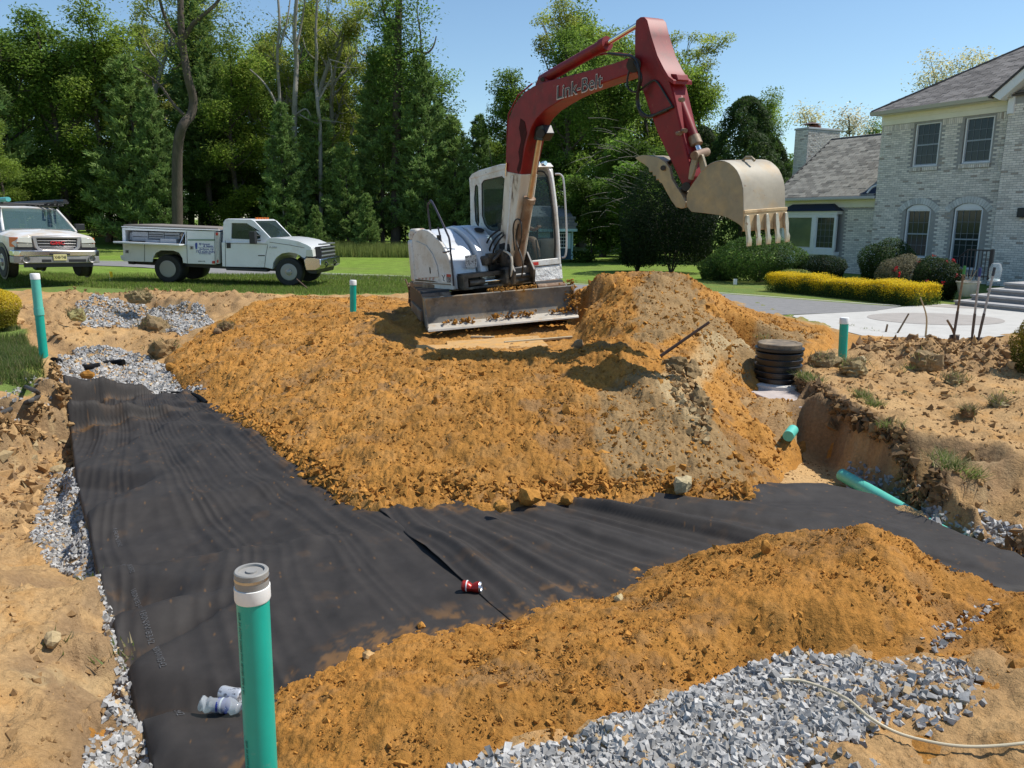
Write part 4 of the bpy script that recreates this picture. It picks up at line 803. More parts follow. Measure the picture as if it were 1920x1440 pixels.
def flag(px, py, col, label, nm):
    a = on_top(px, py + 6, .2, 0); t = thing('marker_flag', label, 'marker flag', tuple(a)); b = MB(); b.cyl(a, a + (0, 0, .35), .004, 6); b.build('wire', alu, t)
    b = MB(); P = [a + np.array((dx, math.sin(dx * 40) * .02, h)) for h in (.2, .36) for dx in (0, .05, .1)]; b.add(P, [(0, 1, 4, 3), (1, 2, 5, 4)]); b.build('flag_sheet', mat(nm, col, rough=.6), t)
flag(207, 527, (.75, .55, .02), 'small yellow marker flag on the grass right of the parked pickup', 'flag_yellow')
flag(1374, 541, (.7, .7, .7), 'small white marker flag on the lawn behind the mound', 'flag_white')
# shovels
alum = mat('dull_handle', (.35, .35, .36), rough=.45, metal=.3, var=(30, .15)); blade_m = mat('shovel_steel', (.12, .10, .09), rough=.6, metal=.5, var=(25, .3))
def shovel(label, top, bot, Y, shaft, grip, gm, w=.2):
    a = dp(*top, Y); e = dp(*bot, Y); ax = unit(e - a); L = np.linalg.norm(e - a); t = thing('shovel', label, 'shovel', tuple(e))
    b = MB(); b.tube([a, a + ax * (L - .28)], .017, 10); b.build('handle', shaft, t)
    b = MB(); b.tube([a - ax * .005, a + ax * .13], .021, 10); b.build('grip', gm, t)
    b = MB(); b.tube([a + ax * (L - .42), a + ax * (L - .12), e - (0, 0, .02)], [.021, .021, .013], 10); b.build('socket', blade_m, t)
    s = np.array((1., .25, 0)); s = unit(s); dn = np.array((0, 0, -1.)); fw = np.array((.2, -1, 0))
    G = []
    for i in range(6):
        for j in range(7):
            v = (j / 6 - .5) * 2; h = i / 5; ww = w * .5 * (1 if h < .65 else 1 - (h - .65) ** 2 * 5); G.append(e + s * v * ww + dn * (h * .24 - .04) + fw * .03 * (v * v - .5))
    V = np.array(G); o = obj_np('blade', V, gridfaces(6, 7), blade_m, t, smooth=True); md = o.modifiers.new('thickness', 'SOLIDIFY'); md.thickness = .004
gg = mat('green_grip', (.03, .22, .05), rough=.5); bg = mat('blue_grip', (.01, .03, .18), rough=.5); kg = mat('dark_grip', (.02, .03, .05), rough=.5)
shovel('wooden handled shovel with green grip, leftmost of the three', (1809, 499), (1788, 632), 12.4, wood, wood, gg)
shovel('grey handled shovel with blue grip, middle of the three', (1838, 503), (1822, 637), 12.2, alum, alum, bg)
shovel('grey handled shovel with dark grip, rightmost of the three', (1865, 502), (1834, 637), 12.1, alum, alum, kg)
for o in [o for o in scene.objects if o.name.startswith('grip')]:
    pass
# plywood sheets and boards under the tracks
ply = mat('muddy_plywood', (.50, .30, .12), rough=.85, var=(9, .15), col2=(.56, .285, .062), thr=(5, .45, .7))
def board(label, px, pz, size, rot, m=ply, nm='plywood_sheet'):
    c = on_top(px[0], px[1], pz, .02); setorg(tuple(c)); R = np.array(Matrix.Rotation(rot[2], 3, 'Z') @ Matrix.Rotation(rot[0], 3, 'X') @ Matrix.Rotation(rot[1], 3, 'Y')); b = MB(); b.box(c, size, R); o = b.build(nm, m, bevel=.004); o.location = tuple(c); tag(o, label, 'plywood' if nm == 'plywood_sheet' else 'plank')
board('muddy plywood sheet lying in front of the blade', (930, 645), .28, (1.35, .8, .02), (.03, -.04, .15))
board('small plywood sheet at the left in front of the blade', (815, 655), .28, (.5, .6, .02), (.02, .0, .1))
board('splintered plank along the right of the plywood', (1010, 637), .28, (1.0, .07, .03), (.0, -.05, .2), wood_l, 'plank')
board('short broken plank under the middle of the blade', (905, 632), .28, (.35, .06, .03), (.0, 0, -.1), wood_l, 'plank')
# ================================================================== EXCAVATOR
_tau = math.radians(3.8)
def _tilt(v): x, y, z = v; return np.array((x * math.cos(_tau) - z * math.sin(_tau), y, x * math.sin(_tau) + z * math.cos(_tau)))
xh = unit((.54, -.84, 0)); xn = np.array((-xh[1], xh[0], 0)); EH, EN, EU = _tilt(xh), _tilt(xn), _tilt((0, 0, 1)); EF = np.array((-.09, 12.8, .28))
UPP = [EF, EH, EN, EU]
uf = unit((.213, -.977, 0)); ul = np.array((-uf[1], uf[0], 0)); CU = np.array((-.50, 13.42, .27)); UND = [CU, _tilt(uf), _tilt(ul), EU]
def W_(a, b, z): return EF + a * EH + b * EN + z * EU
redp = mat('red_paint', (.205, .007, .009), rough=.5, spec=.35, var=(5, .2), col2=[(.085, .014, .011), (.26, .15, .09)], thr=[(4, .54, .76), (11, .64, .9)])
whitep = mat('white_paint', (.68, .68, .66), rough=.42, var=(3, .07), col2=[(.38, .30, .20), (.10, .055, .03), (.30, .27, .23)], thr=[(3.0, .44, .80), (10, .64, .76), (22, .58, .8)], bump=(2.5, .10, .02))
silverp = mat('hood_paint', (.60, .63, .67), rough=.35, metal=.1, var=(3, .06), col2=(.36, .30, .22), thr=(4, .55, .95))
creamw = mat('boom_white', (.66, .62, .53), rough=.5, var=(4, .08), col2=[(.42, .30, .17), (.06, .03, .018)], thr=[(5, .44, .75), (5, .57, .66)], stretch=(1, 1, .45))
blk = mat('black_oily', (.012, .011, .010), rough=.45, spec=.5, var=(14, .3)); rubber = mat('black_rubber', (.018, .018, .018), rough=.6, var=(20, .2))
oils = mat('oily_foot', (.10, .08, .06), rough=.5, col2=[(.46, .40, .30), (.008, .007, .006)], thr=[(7, .55, .66), (3.5, .42, .55)])
chrome = mat('chrome_rod', (.80, .78, .75), rough=.16, metal=1.); brass = mat('dirty_rod', (.62, .47, .33), rough=.3, metal=.8, var=(9, .2)); rustw = mat('rusty_cylinder', (.21, .13, .08), rough=.6, metal=.2, col2=[(.45, .36, .26), (.05, .03, .02)], thr=[(8, .52, .75), (5, .56, .72)], stretch=(1, 1, .5))
steelw = mat('worn_steel', (.30, .25, .17), rough=.5, metal=.35, var=(5, .15), col2=[(.46, .33, .17), (.17, .14, .11)], thr=[(3.2, .46, .72), (5, .58, .85)], bump=(20, .15, .004))
shell_m = mat('bucket_shell', (.35, .31, .24), rough=.62, metal=.05, var=(2.2, .28), col2=[(.40, .27, .13), (.16, .08, .04)], thr=[(3.5, .50, .78), (13, .64, .74)], bump=(7, .12, .02))
bladem = mat('dozer_blade', (.19, .17, .14), rough=.65, metal=.15, var=(4, .2), col2=[(.38, .24, .10), (.06, .055, .05), (.34, .33, .31)], thr=[(2.6, .47, .66), (3.4, .50, .72), (7, .58, .8)], bump=(16, .2, .006))
edgem = mat('bright_edge', (.55, .50, .42), rough=.5, metal=.3, var=(7, .12), col2=(.5, .32, .15), thr=(8, .56, .8))
glass = mat('cab_glass', (.05, .07, .07), rough=.04, spec=.6, alpha=.22); dark_in = mat('cab_interior', (.03, .03, .03), rough=.8)
ex = thing('excavator', 'white and red tracked excavator with raised boom, working on top of the large sand mound', 'excavator', tuple(CU))
# ---- undercarriage
for s in (-1, 1):
    b = MB(UND); R = .32; L = 1.10; nn = 46; path = []
    per = []
    for k in range(12): a = math.pi / 2 - k * math.pi / 11; per.append((L + R * math.cos(a), R + R * math.sin(a)))
    for k in range(12): a = -math.pi / 2 - k * math.pi / 11; per.append((-L + R * math.cos(a), R + R * math.sin(a)))
    b.prism(per, (0, 0, 0), (1, 0, 0), (0, 0, 1), (0, 1, 0), s * .93 - .20, s * .93 + .20); tr = b.build('track', rubber, ex)
    P = [np.array(p) for p in per + per[:1]]; d = [0]
    for p, q in zip(P, P[1:]): d.append(d[-1] + np.linalg.norm(q - p))
    for k in range(42):
        tt = d[-1] * k / 42; p = np.array((np.interp(tt, d, [q[0] for q in P]), np.interp(tt, d, [q[1] for q in P]))); q = np.array((np.interp((tt + .02) % d[-1], d, [q[0] for q in P]), np.interp((tt + .02) % d[-1], d, [q[1] for q in P])))
        tg = unit(q - p); nr = np.array((-tg[1], tg[0])) if np.dot((-tg[1], tg[0]), p - np.array((0, R))) > 0 else np.array((tg[1], -tg[0]))
        g = MB(UND); w = .07
        quad = [p - tg * w, p + tg * w, p + tg * w * .6 + nr * .035, p - tg * w * .6 + nr * .035]
        g.prism([tuple(x) for x in quad], (0, 0, 0), (1, 0, 0), (0, 0, 1), (0, 1, 0), s * .93 - .225, s * .93 + .225); g.build('track_shoe', rustw if k % 3 else rubber, tr)
    b = MB(UND); b.bb((-.9, s * .93 - .24, .16), (.9, s * .93 + .24, .36)); b.build('track_frame', rustw, ex, bevel=.02)
b = MB(UND); b.bb((-.6, -.75, .28), (.75, .75, .5)); b.bb((.6, -.45, .22), (1.5, -.25, .42)); b.bb((.6, .25, .22), (1.5, .45, .42)); b.build('lower_frame', blk, ex, bevel=.02)
b = MB(UND); b.lathe([(.50, .42), (.52, .44), (.52, .60), (.46, .62), (.46, .70)], (0, 0, 0), (0, 0, 1), 40); b.build('slew_ring', blk, ex)
b = MB(UND); W2 = 1.16
prof = [(1.60, .60), (1.66, .63), (1.70, .62), (1.675, .5), (1.675, .36), (1.72, .24), (1.80, .17), (1.74, .17), (1.66, .22), (1.60, .36), (1.60, .5)]
b.prism(prof, (0, 0, 0), (1, 0, 0), (0, 0, 1), (0, 1, 0), -W2, W2); b.build('blade', bladem, ex, bevel=.006)
b = MB(UND); b.prism([(1.73, .242), (1.90, .168), (1.91, .14), (1.72, .14)], (0, 0, 0), (1, 0, 0), (0, 0, 1), (0, 1, 0), -W2 - .004, W2 + .004); b.build('cutting_edge', edgem, ex, bevel=.004)
for s in (-1, 1):
    b = MB(UND); b.prism([(1.5, .62), (1.69, .63), (1.74, .52), (1.86, .2), (1.80, .15), (1.55, .2)], (0, s * W2, 0), (1, 0, 0), (0, 0, 1), (0, 1, 0), -.012, .012); b.build('blade_end_plate', bladem if s < 0 else rustw, ex, bevel=.004)
    b = MB(UND); b.hexa([(.6, s * .5 - .09, .2), (1.62, s * .5 - .09, .24), (1.62, s * .5 + .09, .24), (.6, s * .5 + .09, .2)], [(.6, s * .5 - .09, .36), (1.62, s * .5 - .09, .5), (1.62, s * .5 + .09, .5), (.6, s * .5 + .09, .36)]); b.build('blade_arm', rustw, ex, bevel=.01)
b = MB(UND); b.hexa([(.7, .1, .40), (1.6, .1, .56), (1.6, 1.05, .56), (.7, 1.05, .40)], [(.7, .1, .46), (1.6, .1, .62), (1.6, 1.05, .62), (.7, 1.05, .46)]); b.build('blade_deck', mat('dusty_plate', (.44, .30, .14), rough=.8, var=(6, .2)), ex, bevel=.01)
# soil lying on the blade
nC = 300; bb_ = RNG.uniform(-.95, 1.05, nC); aa = 1.76 + RNG.normal(0, .03, nC) + .02; zz = .235 + RNG.uniform(-.03, .04, nC) + .03 * (bb_ > -.2)
P1 = CU + aa[:, None] * UND[1] + bb_[:, None] * UND[2] + zz[:, None] * UND[3]
n2_ = 420; b2 = RNG.uniform(-.35, .75, n2_); a2 = 1.52 + RNG.normal(0, .07, n2_); z2 = .63 + RNG.uniform(-.03, .035, n2_); P2 = CU + a2[:, None] * UND[1] + b2[:, None] * UND[2] + z2[:, None] * UND[3]
n3_ = 260; b3 = 1.14 + RNG.normal(0, .05, n3_); a3 = RNG.uniform(1.55, 1.85, n3_); z3 = .62 - (a3 - 1.6) * 1.4 + RNG.normal(0, .05, n3_); P3 = CU + a3[:, None] * UND[1] + b3[:, None] * UND[2] + z3[:, None] * UND[3]
PP = np.concatenate([P1, P2, P3]); PP = PP[fbm(PP[:, 0] * 1., PP[:, 2] * 0 + 1, 2.5, 3, .6, 9) > -.15]; lumps('soil_on_blade', PP, .008 + .035 * RNG.random(len(PP)) ** 2.5, OC[RNG.integers(0, 4, len(PP))] * RNG.uniform(.5, .95, (len(PP), 1)), clod_m, None, angular=False, parent=ex, org=CU)
# ---- upper structure
b = MB(UPP); b.prism([(-1.75, -.7), (-1.6, -.95), (-1.1, -1.08), (.15, -1.0), (.22, -.4), (.35, -.18), (.35, .1), (.32, .9), (-1.0, 1.05), (-1.6, .95), (-1.75, .7)], (0, 0, 0), (1, 0, 0), (0, 1, 0), (0, 0, 1), .66, .76); b.build('deck', rustw, ex, bevel=.02)
side = [(-1.27, .69), (-1.24, 1.0), (-1.17, 1.48), (-1.10, 1.555), (-.95, 1.62), (-.74, 1.645), (-.56, 1.62), (-.39, 1.555), (-.2, 1.46), (-.04, 1.34), (.06, 1.22), (.12, 1.08), (.17, .9), (.18, .69)]
b = MB(UPP); b.prism(side, (0, -1.04, 0), (1, 0, 0), (0, 0, 1), (0, 1, 0), 0, .05); body = b.build('side_panel', whitep, ex, bevel=.012, seg=3)
hood = [(p[0] * .985, .70 + (p[1] - .70) * .985) for p in side]
b = MB(UPP); b.prism(hood, (0, -.99, 0), (1, 0, 0), (0, 0, 1), (0, 1, 0), .004, .40); b.build('hood', silverp, ex, bevel=.015, seg=3)
hood2 = [(p[0] + (.10 if p[0] > -.9 else 0), p[1] * 1.0 + (.02 if p[1] > 1 else 0)) for p in side]
b = MB(UPP); b.prism(hood2, (0, -.56, 0), (1, 0, 0), (0, 0, 1), (0, 1, 0), 0, .10); b.build('hood_rib', silverp, ex, bevel=.02, seg=3)
hood3 = [(-1.27, .69), (-1.2, 1.6), (-.7, 1.66), (-.25, 1.62), (.02, 1.45), (.14, 1.2), (.2, .95), (.2, .69)]
b = MB(UPP); b.prism(hood3, (0, -.45, 0), (1, 0, 0), (0, 0, 1), (0, 1, 0), 0, .27); b.build('inner_hood', silverp, ex, bevel=.03, seg=3)
b = MB(UPP); vc = np.array((-.13, -.32, 1.565)); b.lathe([(.001, 0), (.075, 0), (.085, .012), (.001, .012)], vc, unit((.45, 0, .9)), 24); b.build('filler_cap', blk, ex)
b = MB(UPP); b.prism([(-1.0, .84), (-.28, .88), (-.30, 1.06), (-.42, 1.24), (-.62, 1.38), (-1.0, 1.46)], (0, -1.045, 0), (1, 0, 0), (0, 0, 1), (0, 1, 0), -.010, 0); b.build('access_door', whitep, ex, bevel=.004)
b = MB(UPP); b.bb((-.565, -1.064, .93), (-.535, -1.054, 1.03)); b.build('door_latch', blk, ex, bevel=.004)
b = MB(UPP); b.bb((-1.2, -1.05, .76), (.1, -1.042, .775)); b.build('panel_seam', rustw, ex)
b = MB(UPP); b.bb((-.18, -1.052, .80), (-.02, -1.043, .93)); st = b.build('warning_label', white_p, ex)
b = MB(UPP); b.bb((.00, -1.052, .80), (.125, -1.043, .885)); b.build('warning_label', mat('label_dark', (.06, .04, .04), rough=.5, col2=(.4, .4, .4), thr=(60, .5, .55)), ex)
b = MB(UPP); b.bb((.00, -1.052, .888), (.125, -1.043, .93)); b.build('warning_label', mat('label_red', (.45, .03, .02), rough=.5), ex)
b = MB(UPP); sx = -.10
b.tube([(sx - .05, -1.055, .915), (sx, -1.055, .87), (sx + .05, -1.055, .92)], .006, 5); b.tube([(sx, -1.055, .87), (sx - .02, -1.055, .84), (sx + .02, -1.055, .82)], .006, 5); b.build('warning_figure', blk, st)
b = MB(UPP); b.bb((.19, -.80, 1.0), (.20, -.60, 1.20)) ; b.build('hood_label', mat('label_grey', (.55, .55, .55), rough=.5, col2=(.05, .05, .05), thr=(45, .52, .58)), ex)
# faded red brand strokes low on the side panel
b = MB(UPP); [b.prism([(-1.05 + k * .13, .82), (-1.0 + k * .13, .82), (-.93 + k * .13, .90), (-.98 + k * .13, .90)], (0, -1.046, 0), (1, 0, 0), (0, 0, 1), (0, 1, 0), -.002, 0) for k in range(5)]; b.build('faded_decal', mat('faded_red', (.50, .30, .26), rough=.6, var=(20, .2)), ex)
b = MB(UPP); b.prism([(-1.16, .79), (-.30, .79), (-.50, .81), (-1.16, .82)], (0, -1.046, 0), (1, 0, 0), (0, 0, 1), (0, 1, 0), -.002, 0); b.build('decal_stripe', blk, ex)
b = MB(UPP); b.prism([(-1.62, -.75), (-1.45, -1.0), (-1.15, -1.07), (-1.15, .98), (-1.45, .95), (-1.62, .75)], (0, 0, 0), (1, 0, 0), (0, 1, 0), (0, 0, 1), .76, 1.48); b.build('counterweight', whitep, ex, bevel=.06, seg=3)
b = MB(UPP); b.bb((-1.35, -1.0, 1.46), (-1.12, -.78, 1.66)); b.bb((-1.38, -.7, 1.46), (-1.1, -.5, 1.60)); b.build('broken_cowl', mat('cowl', (.55, .52, .47), rough=.6, col2=(.24, .12, .07), thr=(6, .5, .62)), ex, bevel=.04)
b = MB(UPP); b.bb((-1.5, -.95, 1.48), (-.55, .9, 1.60)); b.build('engine_cover', whitep, ex, bevel=.03)
b = MB(UPP); b.cyl((-1.25, -.2, 1.58), (-1.25, -.2, 1.66), .05, 16); b.build('exhaust', blk, ex)
# front sill with the black cavity and swing cylinder
b = MB(UPP); b.bb((.18, -.96, .68), (.40, -.18, .72)); b.bb((.18, -.96, .86), (.42, -.14, .93)); b.bb((.18, -.97, .70), (.42, -.90, .90)); b.build('front_step', oils, ex, bevel=.008)
b = MB(UPP); b.bb((.13, -.90, .72), (.19, -.18, .86)); b.build('cavity_back', blk, ex)
b = MB(UPP); b.cyl((.34, -.60, .78), (.36, -.05, .78), .028, 14); b.build('swing_rod', chrome, ex); b = MB(UPP); b.cyl((.34, -.85, .78), (.34, -.58, .78), .05, 16); b.build('swing_cylinder', oils, ex)
b = MB(UPP); b.bb((-.15, -.28, .70), (.55, .22, .98)); b.build('swing_post', oils, ex, bevel=.04)
b = MB(UPP); b.prism([(-.05, .72), (.62, .70), (.66, .90), (.48, 1.18), (.30, 1.26), (.05, 1.22), (-.05, 1.0)], (0, -.21, 0), (1, 0, 0), (0, 0, 1), (0, 1, 0), 0, .05); b.prism([(-.05, .72), (.62, .70), (.66, .90), (.48, 1.18), (.30, 1.26), (.05, 1.22), (-.05, 1.0)], (0, .16, 0), (1, 0, 0), (0, 0, 1), (0, 1, 0), 0, .05); b.build('boom_bracket', oils, ex, bevel=.012)
b = MB(UPP); b.cyl((.22, -.26, 1.08), (.22, .26, 1.08), .055, 18); b.cyl((.52, -.24, .82), (.52, .24, .82), .05, 18); b.build('foot_pins', blk, ex)
# engine block bits visible beside the foot
b = MB(UPP); b.bb((.05, -.40, .93), (.25, -.14, 1.2)); b.tube([(.2, -.34, 1.0), (.3, -.34, 1.1), (.3, -.2, 1.2)], .03, 8); b.lathe([(.001, 0), (.09, 0), (.09, .12), (.06, .15), (.001, .15)], (.2, -.45, 1.02), (0, 0, 1), 16); b.build('hydraulic_block', oils, ex, bevel=.01)
# handrails
b = MB(UPP); b.tube(spline([(-.62, -.95, 1.60), (-.63, -.96, 1.98), (-.55, -.96, 2.06), (-.42, -.97, 2.04), (.02, -1.0, 1.58), (.14, -1.02, 1.40), (.17, -1.03, .75)], 6), .017, 8); b.build('handrail', mat('rail_dark', (.05, .045, .06), rough=.35, metal=.4), ex)
b = MB(UPP); b.tube(spline([(-.25, -1.0, 1.66), (-.20, -1.0, 1.50), (-.12, -1.02, 1.30), (-.02, -1.04, 1.27), (.16, -1.04, 1.29)], 5), .014, 8); b.build('handrail', MATS['rail_dark'], ex)
b = MB(UPP); b.bb((-.27, -1.03, 1.46), (-.2, -.98, 1.54)); b.build('mirror_clamp', blk, ex, bevel=.005)
# ---- cab
cs = [(-1.07, .80), (-1.07, 1.7), (-.98, 2.38), (-.90, 2.46), (-.62, 2.51), (.04, 2.54), (.20, 2.53), (.27, 2.46), (.34, 1.9), (.36, .80)]
w1 = [(-.90, 1.72), (-.86, 1.66), (-.80, 1.62), (-.76, 1.70), (-.72, 2.28), (-.76, 2.32), (-.82, 2.30), (-.88, 2.1)]
w2 = [(-.66, 1.80), (-.60, 1.66), (-.50, 1.58), (-.38, 1.54), (.16, 1.52), (.18, 1.9), (.14, 2.34), (.06, 2.39), (-.52, 2.37), (-.60, 2.32)]
b = MB(UPP); b.prism(cs, (0, .06, 0), (1, 0, 0), (0, 0, 1), (0, 1, 0), 0, .06, holes=[w1, w2]); b.build('cab_side', whitep, ex, bevel=.014, seg=3)
w3 = [(-.85, 1.35), (.24, 1.35), (.24, 1.9), (.18, 2.36), (-.80, 2.36)]
b = MB(UPP); b.prism(cs, (0, .88, 0), (1, 0, 0), (0, 0, 1), (0, 1, 0), 0, .05, holes=[w3]); b.build('cab_door', whitep, ex, bevel=.014, seg=3)
for nm, w, bo in (('side_window', w1, .075), ('side_window', w2, .075), ('door_window', w3, .90)):
    b = MB(UPP); c = np.mean(np.array(w), 0); b.prism(w, (0, bo, 0), (1, 0, 0), (0, 0, 1), (0, 1, 0), 0, .008); b.build(nm, glass, ex)
    b = MB(UPP); b.tube([(p[0], bo, p[1]) for p in w + w[:1]], .011, 6, cap=False); b.build('window_seal', rubber, ex)
b = MB(UPP); b.prism([(-1.0, 2.44), (-.88, 2.505), (-.62, 2.545), (.04, 2.58), (.20, 2.57), (.29, 2.50), (.2, 2.49), (-.9, 2.42)], (0, .05, 0), (1, 0, 0), (0, 0, 1), (0, 1, 0), 0, .89); b.build('cab_roof', whitep, ex, bevel=.03, seg=3)
b = MB(UPP); b.bb((-1.07, .1, .80), (-1.03, .9, 1.55)); b.bb((-1.07, .1, 2.25), (-.96, .9, 2.45)); b.build('cab_rear', whitep, ex, bevel=.01)
b = MB(UPP); b.bb((-1.06, .12, 1.55), (-1.05, .88, 2.25)); b.build('rear_window', glass, ex)
b = MB(UPP); b.bb((-1.05, .1, .78), (.36, .9, .90)); b.build('cab_floor', dark_in, ex)
b = MB(UPP); b.hexa([(.36, .12, .68), (.40, .12, .68), (.40, .92, .68), (.36, .92, .68)], [(.36, .12, .92), (.385, .12, .92), (.385, .92, .92), (.36, .92, .92)]); b.build('front_lower_panel', mat('dented_panel', (.66, .65, .62), rough=.4, var=(3, .08), bump=[(3.2, .8, .12)]), ex, bevel=.01)
b = MB(UPP); b.bb((.36, .12, .93), (.40, .90, 1.03)); b.build('front_sill', whitep, ex, bevel=.01)
b = MB(UPP); b.bb((.40, .30, .95), (.406, .44, 1.0)); b.build('red_reflector', mat('reflector', (.5, .02, .015), rough=.3), ex)
b = MB(UPP); b.tube(spline([(.37, .86, 1.0), (.38, .87, 1.3), (.35, .87, 1.9), (.28, .87, 2.36), (.2, .86, 2.50)], 5), .034, 10); b.build('front_pillar', whitep, ex)
b = MB(UPP); b.tube(spline([(.37, .12, 1.0), (.37, .12, 1.9), (.28, .12, 2.4), (.2, .12, 2.50)], 5), .03, 10); b.build('front_pillar', whitep, ex)
b = MB(UPP); b.tube(spline([(.36, .80, 1.03), (.375, .815, 1.35), (.34, .815, 1.9), (.25, .80, 2.38), (.22, .6, 2.44), (.22, .3, 2.44), (.25, .2, 2.38), (.34, .19, 1.9), (.36, .2, 1.03)], 5), .014, 8); b.build('windscreen_seal', rubber, ex)
b = MB(UPP); b.add([(.36, .2, 1.03), (.36, .8, 1.03), (.34, .81, 1.9), (.34, .19, 1.9), (.25, .8, 2.38), (.25, .2, 2.38)], [(0, 1, 2, 3), (3, 2, 4, 5)]); b.build('windscreen', glass, ex)
b = MB(UPP); b.tube(spline([(.32, .93, 2.38), (.36, 1.02, 2.36), (.40, 1.04, 2.2), (.42, 1.03, 1.5), (.42, .99, 1.08), (.38, .93, 1.03)], 6), .016, 8); b.build('grab_rail', mat('rail_grey', (.5, .5, .5), rough=.4, metal=.4), ex)
b = MB(UPP); b.cyl((.22, .62, 2.56), (.30, .62, 2.56), .04, 14); b.cyl((.2, .78, 2.56), (.28, .78, 2.56), .035, 14); b.build('work_light', chrome, ex); b = MB(UPP); b.bb((.24, .25, 2.3), (.27, .38, 2.5)); b.build('mirror', whitep, ex, bevel=.01)
b = MB(UPP); b.bb((-.75, .30, .90), (-.25, .72, 1.22)); b.bb((-.80, .30, 1.15), (-.66, .72, 1.85)); b.build('seat', dark_in, ex, bevel=.05, seg=3)
b = MB(UPP); b.bb((-.55, .14, 1.2), (-.1, .27, 1.34)); b.bb((-.55, .74, 1.2), (-.1, .86, 1.34)); b.build('console', dark_in, ex, bevel=.02)
for bb0 in (.2, .8): b = MB(UPP); b.tube([(-.12, bb0, 1.3), (-.08, bb0, 1.55)], .014, 8); b.lathe([(.001, 0), (.025, .01), (.028, .06), (.001, .09)], (-.08, bb0, 1.53), (0, 0, 1), 12); b.build('joystick', dark_in, ex)
b = MB(UPP); b.tube([(.22, .45, .9), (.15, .44, 1.35)], .012, 8); b.tube([(.22, .58, .9), (.15, .59, 1.35)], .012, 8); b.build('travel_lever', dark_in, ex)
b = MB(UPP); b.tube([(.02, .62, 2.3), (.0, .62, 2.42)], .006, 6); b.cyl((-.9, .5, 2.52), (-.93, .45, 3.0), .004, 6); b.build('antenna', blk, ex)
# ---- boom : outline on the near side of the boom's own plane, thickness along the machine's width
BO = EF - .15 * EN
def px_prism(pts, off, t, m, name, bev=.012, parent=ex, holes=()):
    O = EF + off * EN; b = MB(); b.prism(trace(pts, O, EH, EU), O, EH, EU, EN, 0, t, [trace(hh, O, EH, EU) for hh in holes]); return b.build(name, m, parent, bevel=bev)
lo = [(936, 500), (935, 470), (941, 400), (946.5, 321), (977, 327), (968, 400), (958, 470), (951, 514), (944, 518)]
hi = [(946.5, 321), (952, 240), (954.5, 222), (960, 205), (971, 186), (984, 172), (999, 162), (1013, 155), (1050, 146), (1100, 133), (1150, 119), (1178, 108.5), (1190, 112), (1193, 122), (1188, 136), (1165, 144), (1133, 155), (1087, 171), (1060, 183), (1040, 195), (1020, 208), (1006, 222), (996, 240), (989, 262), (983, 290), (977, 327)]
lob = px_prism(lo, -.15, .30, creamw, 'boom_lower'); hib = px_prism(hi, -.15, .30, redp, 'boom_upper')
# side flange plates give the box its raised edges
px_prism([(944, 505), (946, 470), (953, 400), (956, 330), (962, 330), (955, 410), (949, 480), (948, 512)], -.156, .006, whitep, 'boom_rib', bev=0)
def Q(px, py, off): return on_plane(px, py, EF + off * EN, EH, EU)
# oily stain sheet running down the belly of the boom, fixed on the steel
A_ = Q(980, 300, -.153); U1 = unit(Q(1183, 120, -.15) - Q(1050, 160, -.15))
cB = Q(1043, 186, -.156); U1 = unit(Q(1126, 152, -.15) - Q(1043, 176, -.15)); V1 = np.cross(np.cross(U1, EU), U1); V1 = unit(EU - U1 * EU.dot(U1))
text_part('lettering', 'Link-Belt', cB, U1, V1, .165, mat('letter_black', (.008, .008, .008), rough=.4), hib, depth=.003, width=np.linalg.norm(Q(1126, 152, -.15) - Q(1043, 176, -.15)) * 1.02, shear=.12)
text_part('lettering_outline', 'Link-Belt', cB - .0 * EN + U1 * -.006 - V1 * .008, U1, V1, .178, mat('letter_white', (.55, .45, .42), rough=.5), hib, depth=.0015, bold=.025, width=np.linalg.norm(Q(1126, 152, -.15) - Q(1043, 176, -.15)) * 1.045, shear=.12)
def px_tube(pts, off, r, m, name, n=14, parent=ex):
    P = [Q(p[0], p[1], off if len(p) < 3 else p[2]) for p in pts]; b = MB(); b.tube(P, r, n); return b.build(name, m, parent)
# arm cylinder lying on the boom
px_tube([(1014, 149), (1028, 144), (1133, 84)], 0, [.055, .075, .075], redp, 'arm_cylinder', 18); px_tube([(1129, 86), (1139, 81)], 0, .088, redp, 'cylinder_gland', 18); px_tube([(1136, 83), (1197, 46)], 0, .034, chrome, 'arm_cylinder_rod', 16)
px_prism([(1003, 160), (1008, 148), (1018, 143), (1028, 152)], -.09, .18, redp, 'cylinder_mount', .006); px_tube([(1017, 149, -.12), (1017, 149, .12)], 0, .03, blk, 'mount_pin')
# boom cylinder on the belly side
px_tube([(969, 520), (976, 455), (992, 376)], .0, [.075, .078, .078], rustw, 'boom_cylinder', 20); px_tube([(991.5, 380), (993.5, 371)], .0, .092, rustw, 'cylinder_gland', 20); px_tube([(993, 372), (1013, 252)], .0, .042, brass, 'boom_cylinder_rod', 16)
px_tube([(1013, 250, -.17), (1013, 250, .17)], 0, .062, blk, 'boom_cylinder_pin', 18)
px_prism([(1000, 262), (1003, 238), (1018, 234), (1024, 250), (1016, 264)], -.075, .15, blk, 'cylinder_eye', .01)
px_tube([(1188, 122, -.20), (1188, 122, .20)], 0, .085, blk, 'boom_tip_pin', 20)
